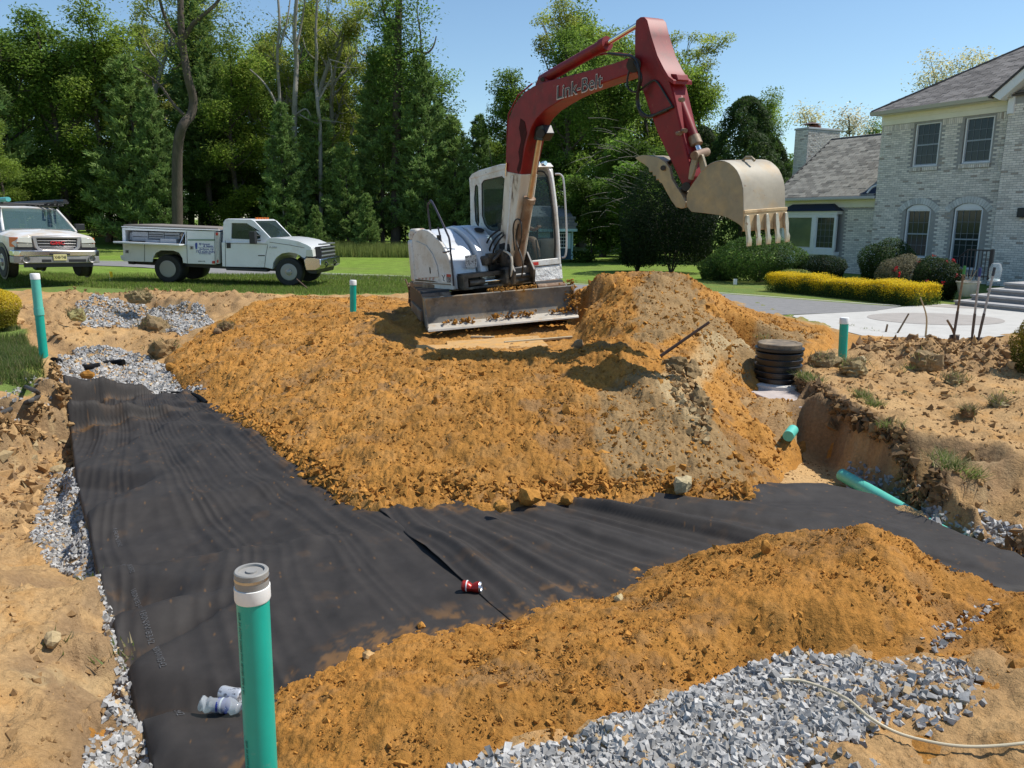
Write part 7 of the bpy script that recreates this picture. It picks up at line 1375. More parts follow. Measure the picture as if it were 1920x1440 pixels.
zv = zE2 + .45; b = MB([cL, He, Vw, Ww]); b.add([(Lw - .75, .08, .03), (Lw - .02, .08, .03), (Lw - .02, .70, .03), (Lw - .75, .08, .0), (Lw - .02, .08, .0), (Lw - .02, .70, .0)], [(0, 1, 2), (5, 4, 3), (0, 3, 4, 1), (1, 4, 5, 2), (0, 2, 5, 3)]); b.build('roof_flashing', navy, hsx)
b = MB(HF); b.tube([(-.05, wE - .25, zE2 + .42), (-.3, wE - .1, zE2 + .30), (-.42, wE - .02, zE2 + .10)], .035, 8); b.build('downspout', trimw, hsx)
# chimney
pc = on_plane(1534, 270, HO + (wE - ridgeIn - .4) * Hn, He, UZ); s0_ = uv_on(1492, 240, HO + (wE - ridgeIn + .1) * Hn, He, UZ)[0]; s1_ = uv_on(1516, 240, HO + (wE - ridgeIn + .1) * Hn, He, UZ)[0]; cC_ = HO + He * s1_ + Hn * (wE - ridgeIn + .1); cr_ = ray(1576, 240); cD = (cC_[0] - cC_[1] * cr_[0] / cr_[1]) / (Hn[0] - Hn[1] * cr_[0] / cr_[1]); cD = abs(cD)
ztop = on_plane(1516, 238, HO + (wE - ridgeIn + .1) * Hn, He, UZ)[2]; y1 = wE - ridgeIn + .1
b = MB(HF); b.bb((s0_, y1 - cD, 1), (s1_, y1, ztop)); ch = b.build('chimney', mat('chimney_mortar', (.42, .42, .43), rough=.95), hsx)
HOs = HO
cb_ = bricks(s0_, s1_, zE2 + .5, ztop - .08, y1); tiles(cb_, HF, .012, 'chimney_brick', brickm, brickcol, ch, 0, (.194, .057), jit=.5)
FS = [HO + He * s1_ , -Hn, He, UZ]; cb_ = bricks(-y1, -y1 + cD, zE2 - .5, ztop - .08, 0.0); tiles(cb_, FS, .012, 'chimney_brick', brickm, lambda n: brickcol(n) * .8, ch, 0, (.194, .057), jit=.5)  # shade put into the colour: this face's bricks toned darker than the front's
b = MB(HF); b.bb((s0_ - .04, y1 - cD - .04, ztop - .08), (s1_ + .04, y1 + .04, ztop)); b.build('chimney_cap', mat('chimney_cap', (.50, .51, .52), rough=.9), ch, bevel=.01)
b = MB(HF); cxs = (s0_ + s1_) / 2; b.bb((cxs - .18, y1 - .95, ztop), (cxs + .18, y1 - .6, ztop + .14)); b.build('flue', mat('flue_clay', (.35, .12, .08), rough=.9), ch); b = MB(HF); b.hexa([(cxs - .32, y1 - .9, ztop + .16), (cxs + .32, y1 - .9, ztop + .16), (cxs + .32, y1 - .25, ztop + .16), (cxs - .32, y1 - .25, ztop + .16)], [(cxs - .08, y1 - .65, ztop + .26), (cxs + .08, y1 - .65, ztop + .26), (cxs + .08, y1 - .5, ztop + .26), (cxs - .08, y1 - .5, ztop + .26)]); b.build('flue_cap', rust, ch)
# wall lamp
wl_ = hs(1916, 398, .35); b = MB(HF); b.bb((wl_[0] - .05, .36, wl_[1] - .15), (wl_[0] + .17, .52, wl_[1] + .13)); b.build('wall_lamp', darkp, hsx, bevel=.02)
# steps: front edges found on the ground at the photograph's step lines
stone_s = mat('step_stone', (.30, .29, .28), rough=.9, var=(8, .12), bump=(60, .3, .004)); steps = thing('entrance_steps', 'grey stone entrance steps in the shade before the front door of the brick house', 'steps', tuple(HO + He * 3.6))
pb = gp(1790, 573, .0); se = np.dot(pb[:2] - HO[:2], He[:2]); oe = np.dot(pb[:2] - HO[:2], Hn[:2]); nst = 4
sa = se
for k in range(nst):
    b = MB(HF); h = .13; b.bb((sa + k * .12, .36 if sa + k * .12 > sB else .01, k * h), (sa + 6.0, oe - k * .42, (k + 1) * h - .05)); b.build('riser', stone_s, steps)
    b = MB(HF); b.bb((sa + k * .12 - .02, .36 if sa + k * .12 > sB else .01, (k + 1) * h - .05), (sa + 6.0, oe - k * .42 + .04, (k + 1) * h)); b.build('tread', mat('tread_stone', (.36, .35, .34), rough=.85, var=(8, .12)), steps, bevel=.01)
# railing
rl = thing('railing', 'black iron railing beside the entrance steps', 'railing', tuple(HO + He * (sa + .4) + Hn * (oe - 1.2))); irn = mat('wrought_iron', (.012, .012, .018), rough=.45)
zl = nst * .13; o1 = oe - 1.55; s0r, s1r = hs(1815, 470, o1)[0], hs(1862, 470, o1)[0]; zt_ = hs(1840, 468, o1)[1]; r0 = hs(1785, 492, o1)
b = MB(HF); b.bb((s0r, o1 - .02, zt_ - .03), (s1r, o1 + .02, zt_)); b.tube([(s0r, o1, zt_ - .015), (r0[0], o1, r0[1])], .02, 6); b.bb((s0r, o1 - .012, zl + .08), (s1r, o1 + .012, zl + .10)); b.build('handrail', irn, rl)
for s_ in np.arange(r0[0], s1r + .01, .095):
    zq = zt_ if s_ > s0r else r0[1] + (zt_ - r0[1]) * (s_ - r0[0]) / (s0r - r0[0]); b = MB(HF); b.bb((s_ - .009, o1 - .009, .25 if s_ < s0r else zl), (s_ + .009, o1 + .009, zq - .015)); b.build('baluster', irn, rl)
b = MB(HF); b.bb((s1r - .03, o1 - .03, zl), (s1r + .03, o1 + .03, zt_ + .02)); b.build('newel_post', irn, rl)
# planter and glass lantern
pp = gp(1812, 557, .1); t = thing('planter', 'pale round plastic planter with a dry plant beside the entrance steps', 'planter', (pp[0], pp[1], .13)); kx = .82
b = MB(); b.lathe([(.16, 0), (.19, .05), (.25, .32), (.28, .34), (.285, .37), (.25, .37), (.24, .33), (.001, .33)], (pp[0], pp[1], .12), (0, 0, 1), 32); b.build('pot', mat('pot_cream', (.60, .55, .46), rough=.6, var=(6, .1)), t)
b = MB(); [b.tube([(pp[0] + x * .3, pp[1], .5), (pp[0] + x, pp[1] + y, .5 + h_)], .006, 4) for x, y, h_ in [(-.12, .05, .25), (.05, -.05, .32), (.18, .03, .22), (0, .1, .2), (-.2, 0, .16), (.12, -.1, .28)]]; b.build('dry_stems', wood_l, t)
lz_ = hs(1866, 512, o1 + .15); lp = HO + He * lz_[0] + Hn * (o1 + .15); t = thing('glass_lantern', 'glass hurricane lantern standing at the end of the railing', 'lantern', (lp[0], lp[1], zl))
b = MB(); b.lathe([(.11, 0), (.11, .06), (.13, .12), (.14, .3), (.10, .42), (.06, .44), (.001, .44)], (lp[0], lp[1], zl), (0, 0, 1), 20); b.build('glass_body', clear, t); b = MB(); b.lathe([(.12, 0), (.13, .03), (.1, .06), (.001, .06)], (lp[0], lp[1], zl - .001), (0, 0, 1), 20); b.build('base', white_p, t)
# ================================================================== GARDEN SHED
SY = 36.0; sp = dp(1043, 487, SY); su = unit((.93, .36, 0)); sv = np.array((-su[1], su[0], 0)); SHF = [np.array((sp[0], sp[1], sp[2])), su, sv, UZ]
W2_ = 2.6; k_ = FPX / SY
sh = thing('garden_shed', 'small blue gambrel roofed garden shed behind the excavator cab', 'shed', tuple(sp)); slate_b = mat('shed_blue', (.045, .09, .13), rough=.7, var=(20, .08)); ice = mat('shed_trim', (.42, .60, .64), rough=.6)
x0_, x1_, hW = -1.55, .80, 1.40
b = MB(SHF); b.bb((x0_, 0, 0), (x1_, 2.6, hW)); b.build('wall', slate_b, sh)
b = MB(SHF)
for k in range(int((x1_ - x0_) / .16)): b.bb((x0_ + .02 + k * .16, -.012, 0), (x0_ + .03 + k * .16, 0, hW))
b.build('board_joints', mat('shed_dark', (.02, .04, .06), rough=.8), sh)
b = MB(SHF); b.prism([(-.2, hW - .02), (.12, hW + .5), (.75, hW + .92), (1.3, hW + 1.05), (1.85, hW + .92), (2.48, hW + .5), (2.8, hW - .02)], (x0_ - .12, 0, 0), (0, 1, 0), (0, 0, 1), (1, 0, 0), 0, x1_ - x0_ + .24); b.build('gambrel_roof', mat('shed_roof', (.20, .20, .21), rough=.95, var=(14, .3), stretch=(1, 1, 3)), sh)
b = MB(SHF)
for k in range(4):
    for j in range(9): b.bb((x0_ - .11 + j * .28 + .14 * (k % 2), -.225 + k * .085, hW + .0 + k * .14), (x0_ + .155 + j * .28 + .14 * (k % 2), -.19 + k * .085, hW + .13 + k * .14))
b.build('roof_shingles', shing, sh).data.color_attributes.new('Col', 'FLOAT_COLOR', 'POINT').data.foreach_set('color', np.tile(np.array((.2, .2, .21, 1), np.float32), 4 * 9 * 8))
b = MB(SHF); b.bb((x0_ - .14, -.24, hW - .12), (x1_ + .14, -.2, hW)); b.bb((x1_ - .05, -.03, 0), (x1_ + .03, .02, hW)); b.bb((x0_ - .03, -.03, 0), (x0_ + .05, .02, hW)); b.build('trim', ice, sh)
b = MB(SHF); b.bb((.05, -.04, .52), (.50, -.01, 1.20)); w = b.build('window', trimw, sh); b = MB(SHF); [b.bb((.09 + i * .13, -.05, .57 + j * .155), (.20 + i * .13, -.04, .70 + j * .155)) for i in range(3) for j in range(4)]; b.build('pane', wglass, w)
for x in (-.17, .53): b = MB(SHF); b.bb((x, -.05, .50), (x + .17, -.01, 1.22)); b.build('shutter', ice, sh)
b = MB(SHF); b.bb((-.95, -.04, .02), (-.35, -.01, 1.25)); b.build('door', ice, sh)
# ================================================================== VEGETATION
leaf_m = mat('leaves', (1, 1, 1), rough=.55, spec=.25, attr=True, trans=.55); needle_m = mat('needles', (1, 1, 1), rough=.6, spec=.2, attr=True, trans=.35)
bark = mat('bark', (.085, .066, .05), rough=.95, var=(7, .3), bump=(22, .8, .03), stretch=(1, 1, .3)); bark_g = mat('bark_grey', (.24, .22, .19), rough=.9, var=(5, .25), bump=(22, .6, .03), stretch=(1, 1, .3))
def leafmesh(name, P, S, N, cols, m, elong=1.0, parent=None, fold=True):
    """P centres, S sizes, N facing normals -> diamond leaves"""
    n = len(P); N = N / (np.linalg.norm(N, axis=1)[:, None] + 1e-9); r = RNG.normal(size=(n, 3)); U = np.cross(N, r); U /= (np.linalg.norm(U, axis=1)[:, None] + 1e-9); V = np.cross(N, U)
    s = S[:, None]; w = s / elong
    Q = np.stack([P - U * s * .5, P - V * w * .32 + N * s * .05, P + U * s * .5, P + V * w * .32 + N * s * .05], 1).reshape(-1, 3)
    F = np.arange(4 * n).reshape(n, 4); return obj_np(name, Q, F, m, parent, cols=np.repeat(cols, 4, 0))
def trunkmesh(segs, m, parent, name='trunk', n=7):
    b = MB()
    for pts, rr in segs: b.tube(pts, rr, n if rr[0] > .04 else 4, cap=False)
    return b.build(name, m, parent, smooth=True, angle=60)
def greens(n, base, var=.35, yellow=.0, tone=None):
    g = np.exp(RNG.normal(0, var, n))[:, None]; c = np.array(base)[None] * g; y = RNG.random(n)[:, None] * yellow; c = c * (1 - y) + np.array((.26, .26, .04)) * y
    return np.clip(c if tone is None else c * tone[:, None], 0, .9)
def make_pine(H, R, label, zlow=.12, base=(.15, .225, .075), dens=1.6, seed=1):
    rs = np.random.default_rng(seed); t = thing('pine_tree', label, 'pine tree', (0, 0, 0)); segs = [([(0, 0, -.3), (rs.normal(0, .1), rs.normal(0, .1), H * .5), (0, 0, H)], [H * .014, H * .009, .02])]
    Pn = []; Dn = []; z = H * zlow
    while z < H * .99:
        f = 1 - (z / H); L0 = R * (f ** .75) * (1 if z / H > zlow + .12 else .8) + .25; nb = rs.integers(4, 7); a0 = rs.uniform(0, 6.28)
        for k in range(nb):
            a = a0 + 6.283 * k / nb + rs.normal(0, .25); L = L0 * rs.uniform(.55, 1.15); d = np.array((math.cos(a), math.sin(a), 0)); rise = rs.uniform(.0, .30)
            if rs.random() < .08: continue
            def bp(u): return np.array((0, 0, z)) + d * L * u + np.array((0, 0, L * (rise * u + .16 * u * u - .10 * math.sin(u * 3))))
            segs.append(([bp(0), bp(.5), bp(1)], [.045 * L / 2 + .01, .02, .008]))
            nt = int(max(5, L * 9 * dens)); side = np.cross(d, (0, 0, 1))
            for q in range(nt):
                u = rs.uniform(.28, 1.04); sp = (1.05 - u * .55) * L * .30; o = side * rs.normal(0, sp * .62) + np.array((0, 0, rs.normal(.03, .07)))
                p = bp(u) + o; Pn.append(p); dd = d * .8 + o / (np.linalg.norm(o) + .3) * .8 + np.array((0, 0, .55)); Dn.append(dd / np.linalg.norm(dd))
        z += rs.uniform(.34, .52) * (.8 + .4 * f)
    Pn = np.array(Pn); Dn = np.array(Dn); n = len(Pn); K = 9
    P = np.repeat(Pn, K, 0); D = np.repeat(Dn, K, 0) + rs.normal(0, .55, (n * K, 3)); D /= np.linalg.norm(D, axis=1)[:, None]; L = rs.uniform(.20, .40, n * K)[:, None]; X = np.cross(D, rs.normal(size=D.shape)); X /= np.linalg.norm(X, axis=1)[:, None]
    P = P + rs.normal(0, .07, P.shape); w = .055
    V = np.stack([P - X * w, P + X * w, P + D * L], 1).reshape(-1, 3); F = np.arange(len(V)).reshape(-1, 3)
    tone = np.repeat(np.exp(rs.normal(0, .22, n)), K); c = np.array(base)[None] * tone[:, None]; c = np.repeat(c, 3, 0); c[2::3] *= np.array((1.5, 1.5, 1.25))
    trunkmesh(segs, bark, t); obj_np('crown', V, F, needle_m, t, cols=c); return t
def skeleton(H, R, rs, crown0=.35, nmain=7, crook=.08, lean=(0, 0), r0=None, levels=3, up=.75):
    r0 = r0 or H * .016; segs = []; ends = []; pts = []; p = np.array((0, 0, -.3)); d = np.array((lean[0], lean[1], 1.)); N = 12
    for i in range(N): pts.append(p.copy()); d = unit(d + rs.normal(0, crook, 3) * (1, 1, .2)); p = p + d * (H * .86 / N)
    segs.append((pts, list(np.linspace(r0, r0 * .22, N))))
    def grow(p, d, L, r, lev):
        q = [p.copy()]; n = 5
        for i in range(n): d = unit(d + rs.normal(0, .20, 3) + np.array((0, 0, .10))); p = p + d * L / n; q.append(p.copy())
        segs.append((q, list(np.linspace(r, r * .45, n + 1))))
        if lev <= 1: ends.append((q[-1], d)); ends.append((q[-3], d)); return
        for k in range(rs.integers(3, 5)):
            j = rs.integers(2, n + 1); dd = unit(d + rs.normal(0, .65, 3)); grow(q[j], dd, L * rs.uniform(.45, .7), r * .5, lev - 1)
        ends.append((q[-1], d))
    for k in range(nmain * 2):
        u = crown0 + (1 - crown0) * (k + .5) / (nmain * 2); j = u * (N - 1); i = int(j); p = np.array(pts[i]) * (1 - (j - i)) + np.array(pts[min(i + 1, N - 1)]) * (j - i)
        a = rs.uniform(0, 6.28); L = R * (.55 + .6 * math.sin(math.pi * min(1, (u - crown0) / (1 - crown0) * .8 + .12))) * rs.uniform(.7, 1.1)
        grow(p, unit((math.cos(a), math.sin(a), up * rs.uniform(.4, 1.3))), L * .62, r0 * .38 * (1.1 - u * .6), levels - 1)
    ends.append((pts[-1], np.array((0, 0, 1.)))); return segs, ends
def make_broadleaf(H, R, label, base=(.075, .125, .025), nleaf=9000, leaf=.13, spread=.42, crown0=.25, crook=.05, sparse=1., yellow=.15, seed=1, bk=None, name='broadleaf_tree', cat='tree', nmain=8, levels=3, lean=(0, 0), r0=None, up=.75):
    rs = np.random.default_rng(seed); t = thing(name, label, cat, (0, 0, 0)); segs, ends = skeleton(H, R, rs, crown0, nmain, crook, lean, r0, levels, up); trunkmesh(segs, bk or bark, t)
    E = np.array([e[0] for e in ends]); 
    if sparse < 1: E = E[rs.random(len(E)) < sparse]
    per = max(1, int(nleaf / len(E))); C = np.repeat(E, per, 0); n = len(C); off = np.clip(rs.normal(0, .8, (n, 3)), -1.35, 1.35) * np.array((1, 1, .6)) * spread; P = C + off
    N = rs.normal(0, .6, (n, 3)) + np.array((0, 0, 1.1)); tone = np.repeat(np.exp(rs.normal(0, .25, len(E))), per); lt = .85 + .3 * (off[:, 2] > 0)
    leafmesh('crown', P, leaf * rs.uniform(.6, 1.25, n), N, greens(n, base, .12, yellow * .35, tone) * np.repeat(np.where(rs.random(len(E)) < yellow, 1.25, 1.), per)[:, None], leaf_m, 1.3, t); return t
def blob_leaves(c, r, n, size, base, name='foliage', parent=None, lumps_=9, flat=False, m=None, yellow=.1, elong=1.4, flowers=None, seed=0, topcol=None):
    """leaf-covered lumpy ellipsoid; flat=True gives a clipped top"""
    rs = np.random.default_rng(seed); c = np.array(c); r = np.array(r); d = rs.normal(size=(n, 3)); d /= np.linalg.norm(d, axis=1)[:, None]; lo_ = d[:, 2] < 0; hx_ = np.linalg.norm(d[:, :2], axis=1) + 1e-6; d[lo_, :2] *= (np.minimum(1 / hx_, 3) * (1 + .12 * d[:, 2]))[lo_, None]
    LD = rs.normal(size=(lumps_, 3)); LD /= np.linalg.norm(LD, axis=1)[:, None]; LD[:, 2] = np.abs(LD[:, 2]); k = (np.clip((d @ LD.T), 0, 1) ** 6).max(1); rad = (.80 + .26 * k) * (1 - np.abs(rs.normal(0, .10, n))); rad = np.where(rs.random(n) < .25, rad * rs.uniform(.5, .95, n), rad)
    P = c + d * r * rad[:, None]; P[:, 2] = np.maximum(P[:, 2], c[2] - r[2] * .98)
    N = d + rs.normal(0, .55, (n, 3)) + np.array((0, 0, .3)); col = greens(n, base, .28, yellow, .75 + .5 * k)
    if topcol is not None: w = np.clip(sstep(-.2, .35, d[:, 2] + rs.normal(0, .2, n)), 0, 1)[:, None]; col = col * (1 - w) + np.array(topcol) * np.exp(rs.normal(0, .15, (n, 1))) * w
    o = leafmesh(name, P, size * rs.uniform(.6, 1.3, n), N, col, m or leaf_m, elong, parent)
    return o
def make_shrub(label, px, py, Y, r, n, size, base, cat='shrub', name='shrub', z=None, **kw):
    p = dp(px, py, Y) if z is None else None; x, y, zb = (p[0], p[1], p[2]) if z is None else (dp(px, py, Y)[0], Y, z)
    t = thing(name, label, cat, (x, y, zb)); rs = np.random.default_rng(abs(int(px))); setorg((x, y, zb))
    segs = [([(x, y, zb - .1), (x + dx * .5, y + dy * .5, zb + r[2] * .6), (x + dx, y + dy, zb + r[2] * 1.3)], [.03, .02, .008]) for dx, dy in rs.normal(0, .35, (6, 2)) * r[0]]; trunkmesh(segs, bark, t, 'stems')
    blob_leaves((x, y, zb + r[2] * .92), r, n, size, base, parent=t, seed=abs(int(px)), **kw); return t
def place(t, px, Y, rot, sc, z=None, first=False, label=None, group=None):
    x = (px - 960) / FPX * Y / (_c + 0.21 * _s) ; zz_ = float(farz(np.array(x), np.array(Y))) - .1 if z is None else z
    if first: t.location = (x, Y, zz_); t.rotation_euler = (0, 0, rot); t.scale = (sc,) * 3; o = t
    else: o = duplicate(t, (x, Y, zz_), rot, sc)
    if label: o['label'] = label
    if group: o['group'] = group
    return o
setorg()
pA = make_pine(14, 3.0, 'pine', seed=3); pB = make_pine(11, 3.1, 'pine', zlow=.06, base=(.165, .24, .075), seed=8); pC = make_pine(17, 2.9, 'pine', zlow=.25, base=(.125, .195, .065), seed=13)
bA = make_broadleaf(16, 4.2, 'leafy', base=(.14, .225, .038), nleaf=26000, leaf=.22, seed=21, crown0=.08, spread=.62); bB = make_broadleaf(14, 3.8, 'leafy', base=(.20, .28, .045), nleaf=27000, leaf=.20, seed=22, crown0=.10, yellow=.25, spread=.60)
bS = make_broadleaf(18, 4.6, 'airy', base=(.28, .32, .06), nleaf=11000, leaf=.18, seed=23, crown0=.35, sparse=.55, yellow=.35, spread=.40, crook=.12, bk=bark_g, nmain=7, levels=3)
bU = make_broadleaf(5.5, 2.4, 'bushy', base=(.10, .175, .03), nleaf=14000, leaf=.17, seed=24, crown0=.05, spread=.42, r0=.06, name='young_tree', nmain=7, levels=2, up=.9)
G_back = 'trees packed in the wood behind the lawn'
used = {}
def put(t, lab, *a, **k):
    f = t.name not in used; used[t.name] = 1; return place(t, *a, first=f, label=lab, **k)
# back rows (nothing in the picture tells most of these apart)
rs = np.random.default_rng(77)
for px in np.arange(-260, 960, 62):
    Y = rs.uniform(54, 64); cap = 1.12 if px < 640 else .95 if px < 820 else .66
    put([bA, bA, bB, pC][int(rs.integers(4))], 'dark crown packed into the wood behind the front trees', px + rs.uniform(-15, 15), Y, rs.uniform(0, 6), cap * rs.uniform(.85, 1.05), group=G_back)
for px in np.arange(-300, 900, 75):
    Y = rs.uniform(70, 80); put([bA, pC][int(rs.integers(2))], 'dark crown packed into the wood behind the front trees', px, Y, rs.uniform(0, 6), (1.15 if px < 620 else .8 if px < 860 else .65), group=G_back)
for px in np.arange(-300, 960, 48):
    put(bU, 'low leafy undergrowth tree along the foot of the wood', px + rs.uniform(-12, 12), rs.uniform(49, 53), rs.uniform(0, 6), rs.uniform(.7, 1.1), group='undergrowth along the wood')
FRONT = [(pB, -40, 44, 1.15, 'dark tree at the left border of the picture behind the pickup'), (bA, 40, 46, .95, 'dense dark green tree above the pickup roof'), (bB, 15, 41, .55, 'light green low branches at the left border above the pickup rack'), (bA, 130, 47, 1.0, 'tall dark leafy tree right of the pickup'),
         (bB, 200, 48, 1.05, 'tall leafy tree above the tail of the service truck'), (pB, 262, 46, .95, 'dark pine directly above the service body of the truck'), (pA, 300, 45, .62, 'small pale green pine behind the service truck'), (pC, 395, 50, .95, 'tall dark pine with bare lower trunk between the crooked tree and the grey trees'),
         (bB, 440, 49, .95, 'yellow green leafy tree above the truck cab'), (pA, 540, 44.5, .58, 'soft green pine behind the bonnet of the service truck'), (pB, 600, 47, .8, 'dark pine below the bare grey trees'), (pA, 715, 47, .80, 'broad pine in the middle of the wood left of the excavator'),
         (pA, 795, 46, .78, 'pine with spiky right outline against the sky'), (pB, 850, 46, .70, 'low pine behind the excavator tail'), (pB, 650, 45, .55, 'bushy short pine left of the broad pine'), (pA, 900, 58, .66, 'grey green pine against the sky left of the boom'), (pB, 940, 60, .60, 'hazy pine beside the boom elbow'), (bU, 905, 47, .9, 'leafy scrub directly behind the excavator cab')]
for t, px, Y, sc, lab in FRONT: put(t, lab, px, Y, rs.uniform(0, 6), sc)
for px, Y, sc, lab in [(490, 51, .95, 'bare grey tree with thin new leaves, leftmost of the airy group'), (560, 50, 1.0, 'tall airy tree with grey limbs in the middle of the group'), (640, 52, .92, 'airy pale leaved tree at the right of the grey group'), (250, 50, 1.0, 'airy tree above the service truck body')]: put(bS, lab, px, Y, rs.uniform(0, 6), sc)
def limb_tree(label, paths, Y, m, leaves=None, name='tree', cat='tree'):
    """trunk and limbs at the places the photograph shows them; paths = list of (pixel points, r0, r1)"""
    b0 = dp(*paths[0][0][0], Y); t = thing(name, label, cat, tuple(b0)); b = MB(); 
    for pts, ra, rb in paths:
        P = spline([dp(x, y, Y + (math.sin(i * 1.7 + x) * .25 if i else 0)) for i, (x, y) in enumerate(pts)], 4); b.tube(P, list(np.linspace(ra, rb, len(P))), 8 if ra > .05 else 5, cap=False)
    b.build('trunk', m, t, angle=60)
    if leaves:
        cl, n, sz, base, spr, yl = leaves; C = np.array([dp(x, y, Y + dy) for x, y, dy in cl]); C = np.repeat(C, n, 0); P = C + RNG.normal(0, 1, C.shape) * np.array((spr, spr, spr * .75)); leafmesh('crown', P, sz * RNG.uniform(.6, 1.2, len(P)), RNG.normal(0, .6, P.shape) + np.array((0, 0, 1.)), greens(len(P), base, .25, yl), leaf_m, 1.3, t)
    return t
limb_tree('tall tree with a crooked bare trunk behind the service truck', [([(333, 468), (333, 440), (332, 330), (334, 270), (343, 235), (358, 215), (362, 185), (352, 145), (345, 100), (340, 60), (338, -10), (336, -80)], .30, .14), ([(345, 100), (328, 70), (312, 40), (300, 0), (296, -40)], .12, .06), ([(346, 70), (362, 45), (385, 25), (410, 0), (420, -40)], .13, .06), ([(345, 215), (325, 195), (300, 160), (275, 140), (250, 125)], .09, .03), ([(345, 110), (325, 130), (310, 100)], .05, .02)], 42.5, bark,
          ([(300, 20, 0), (270, 60, .5), (410, 20, 0), (420, 70, 1), (380, 60, .5), (440, 40, 0), (330, 90, -1), (290, 110, 0), (395, 110, .5), (250, 125, 0), (350, 10, 1)], 260, .16, (.11, .16, .03), .75, .3))
limb_tree('bare pale forked tree with two trunks in front of the dark pines', [([(550, 465), (552, 250), (553, 180), (556, 120), (552, 60), (556, 0), (560, -60)], .17, .09), ([(534, 465), (532, 330), (528, 250), (524, 180), (520, 100), (524, 40), (518, -40)], .11, .06), ([(556, 90), (566, 40), (572, 0)], .07, .04), ([(524, 90), (538, 40), (545, -10)], .06, .03), ([(555, 215), (575, 205), (590, 235), (600, 228)], .06, .02)], 46.3, bark_g,
          ([(520, 60, 0), (490, 90, 0), (480, 130, 0), (560, 90, 1), (610, 50, 0), (640, 30, 0), (600, 90, 0), (470, 60, 0), (650, 90, 1)], 150, .14, (.24, .26, .05), .8, .3))
limb_tree('pale dead tree with twisting bare limbs left of the broad pine', [([(603, 465), (601, 330), (600, 240), (596, 200), (592, 150), (594, 100), (592, 60), (596, -20)], .13, .06), ([(596, 190), (610, 165), (622, 140), (618, 110)], .06, .02), ([(600, 235), (580, 225), (562, 215)], .07, .03), ([(600, 225), (630, 228), (650, 232)], .03, .01), ([(620, 112), (650, 122), (660, 140), (680, 155), (690, 150)], .035, .012), ([(590, 110), (575, 95), (568, 70)], .04, .015), ([(594, 60), (610, 45), (625, 20)], .04, .015)], 46.2, bark_g)
limb_tree('leaning bare trunk low between the pines', [([(545, 465), (542, 330), (537, 250), (525, 215), (508, 175), (490, 150), (468, 130)], .10, .04), ([(537, 252), (518, 256), (498, 250)], .03, .01)], 46.1, bark_g)
vt = limb_tree('tall tree wrapped in climbing ivy left of the excavator boom', [([(742, 462), (742, 330), (744, 200), (746, 100), (748, 0), (750, -60)], .30, .16), ([(748, 110), (775, 95), (798, 100), (812, 88), (818, 68)], .10, .03), ([(746, 60), (722, 30), (715, -20)], .1, .05), ([(790, 100), (788, 60), (782, 20), (786, -20)], .05, .03)], 46.4, bark,
          ([(744, 300, 0), (742, 250, -.3), (745, 200, -.3), (742, 160, -.4), (740, 120, -.3), (748, 90, -.3), (745, 50, -.3), (748, 10, -.3), (752, -30, 0), (720, 60, 0), (710, 30, 0), (705, 100, 0), (765, 60, 0), (785, 20, 0), (775, 110, 0), (795, 130, 0), (720, 120, 0), (730, 0, 0), (712, 160, 0), (780, 160, 0), (760, 140, -.3), (775, 90, -.2)], 360, .20, (.12, .21, .035), .62, .12))
# right half: behind the boom and bucket
for t, px, Y, sc, lab in [(bA, 985, 46, .74, 'dense dark tree right behind the excavator boom'), (bA, 1060, 44, .92, 'broad dark tree between the boom and the dipper arm'), (bB, 1145, 50, 1.12, 'tall light green tree rising above the boom'), (bA, 1130, 41, .78, 'dark green tree below the boom, in front of the tall one'), (bB, 1225, 47, .95, 'mid green tree behind the dipper arm'),
                          (bB, 1325, 50, .92, 'light yellow green tree right of the dipper arm'), (bB, 1390, 52, .76, 'lower light green tree left of the house'), (bU, 1180, 36, .95, 'leafy young tree with pale twigs below the thumb'), (bA, 1010, 56, .72, 'dark tree against the sky left of the boom'), (bU, 1110, 37, .85, 'dark scrub right of the shed'), (bU, 1290, 40, 1.1, 'green scrub behind the dark evergreen mass'), (bU, 1480, 60, 1.5, 'green tree beside the chimney'), (bB, 1610, 58, .68, 'leafy tree behind the wing roof'), (bA, 960, 62, .66, 'dark crown behind the cab roof'), (bU, 1055, 45, 1.1, 'dark scrub behind the shed'), (bU, 1240, 46, 1.2, 'scrub behind the evergreen mass'), (bB, 1085, 54, 1.15, 'tall leafy tree at the top left of the dipper arm'), (bA, 1190, 54, 1.0, 'dark tree filling the gap behind the boom tip'), (bB, 1265, 56, .95, 'light tree seen between the dipper arm and the cedar'), (bA, 1020, 50, .82, 'dark tree under the middle of the boom'), (bU, 1215, 38, 1.2, 'bright scrub between the thumb and the evergreen mass'), (bB, 1290, 42, .55, 'low green tree behind the bucket')]: put(t, lab, px, Y, rs.uniform(0, 6), sc)
put(bS, 'thin tree with few leaves at the top of the tall light green tree', 1095, 53, 2.0, .98); put(bS, 'small thin tree against the sky left of the chimney', 1448, 75, 1.0, .62); put(bS, 'airy top of a tree right of the boom tip', 1190, 55, 4.0, .95)
cedar_c = (.030, .062, .016)
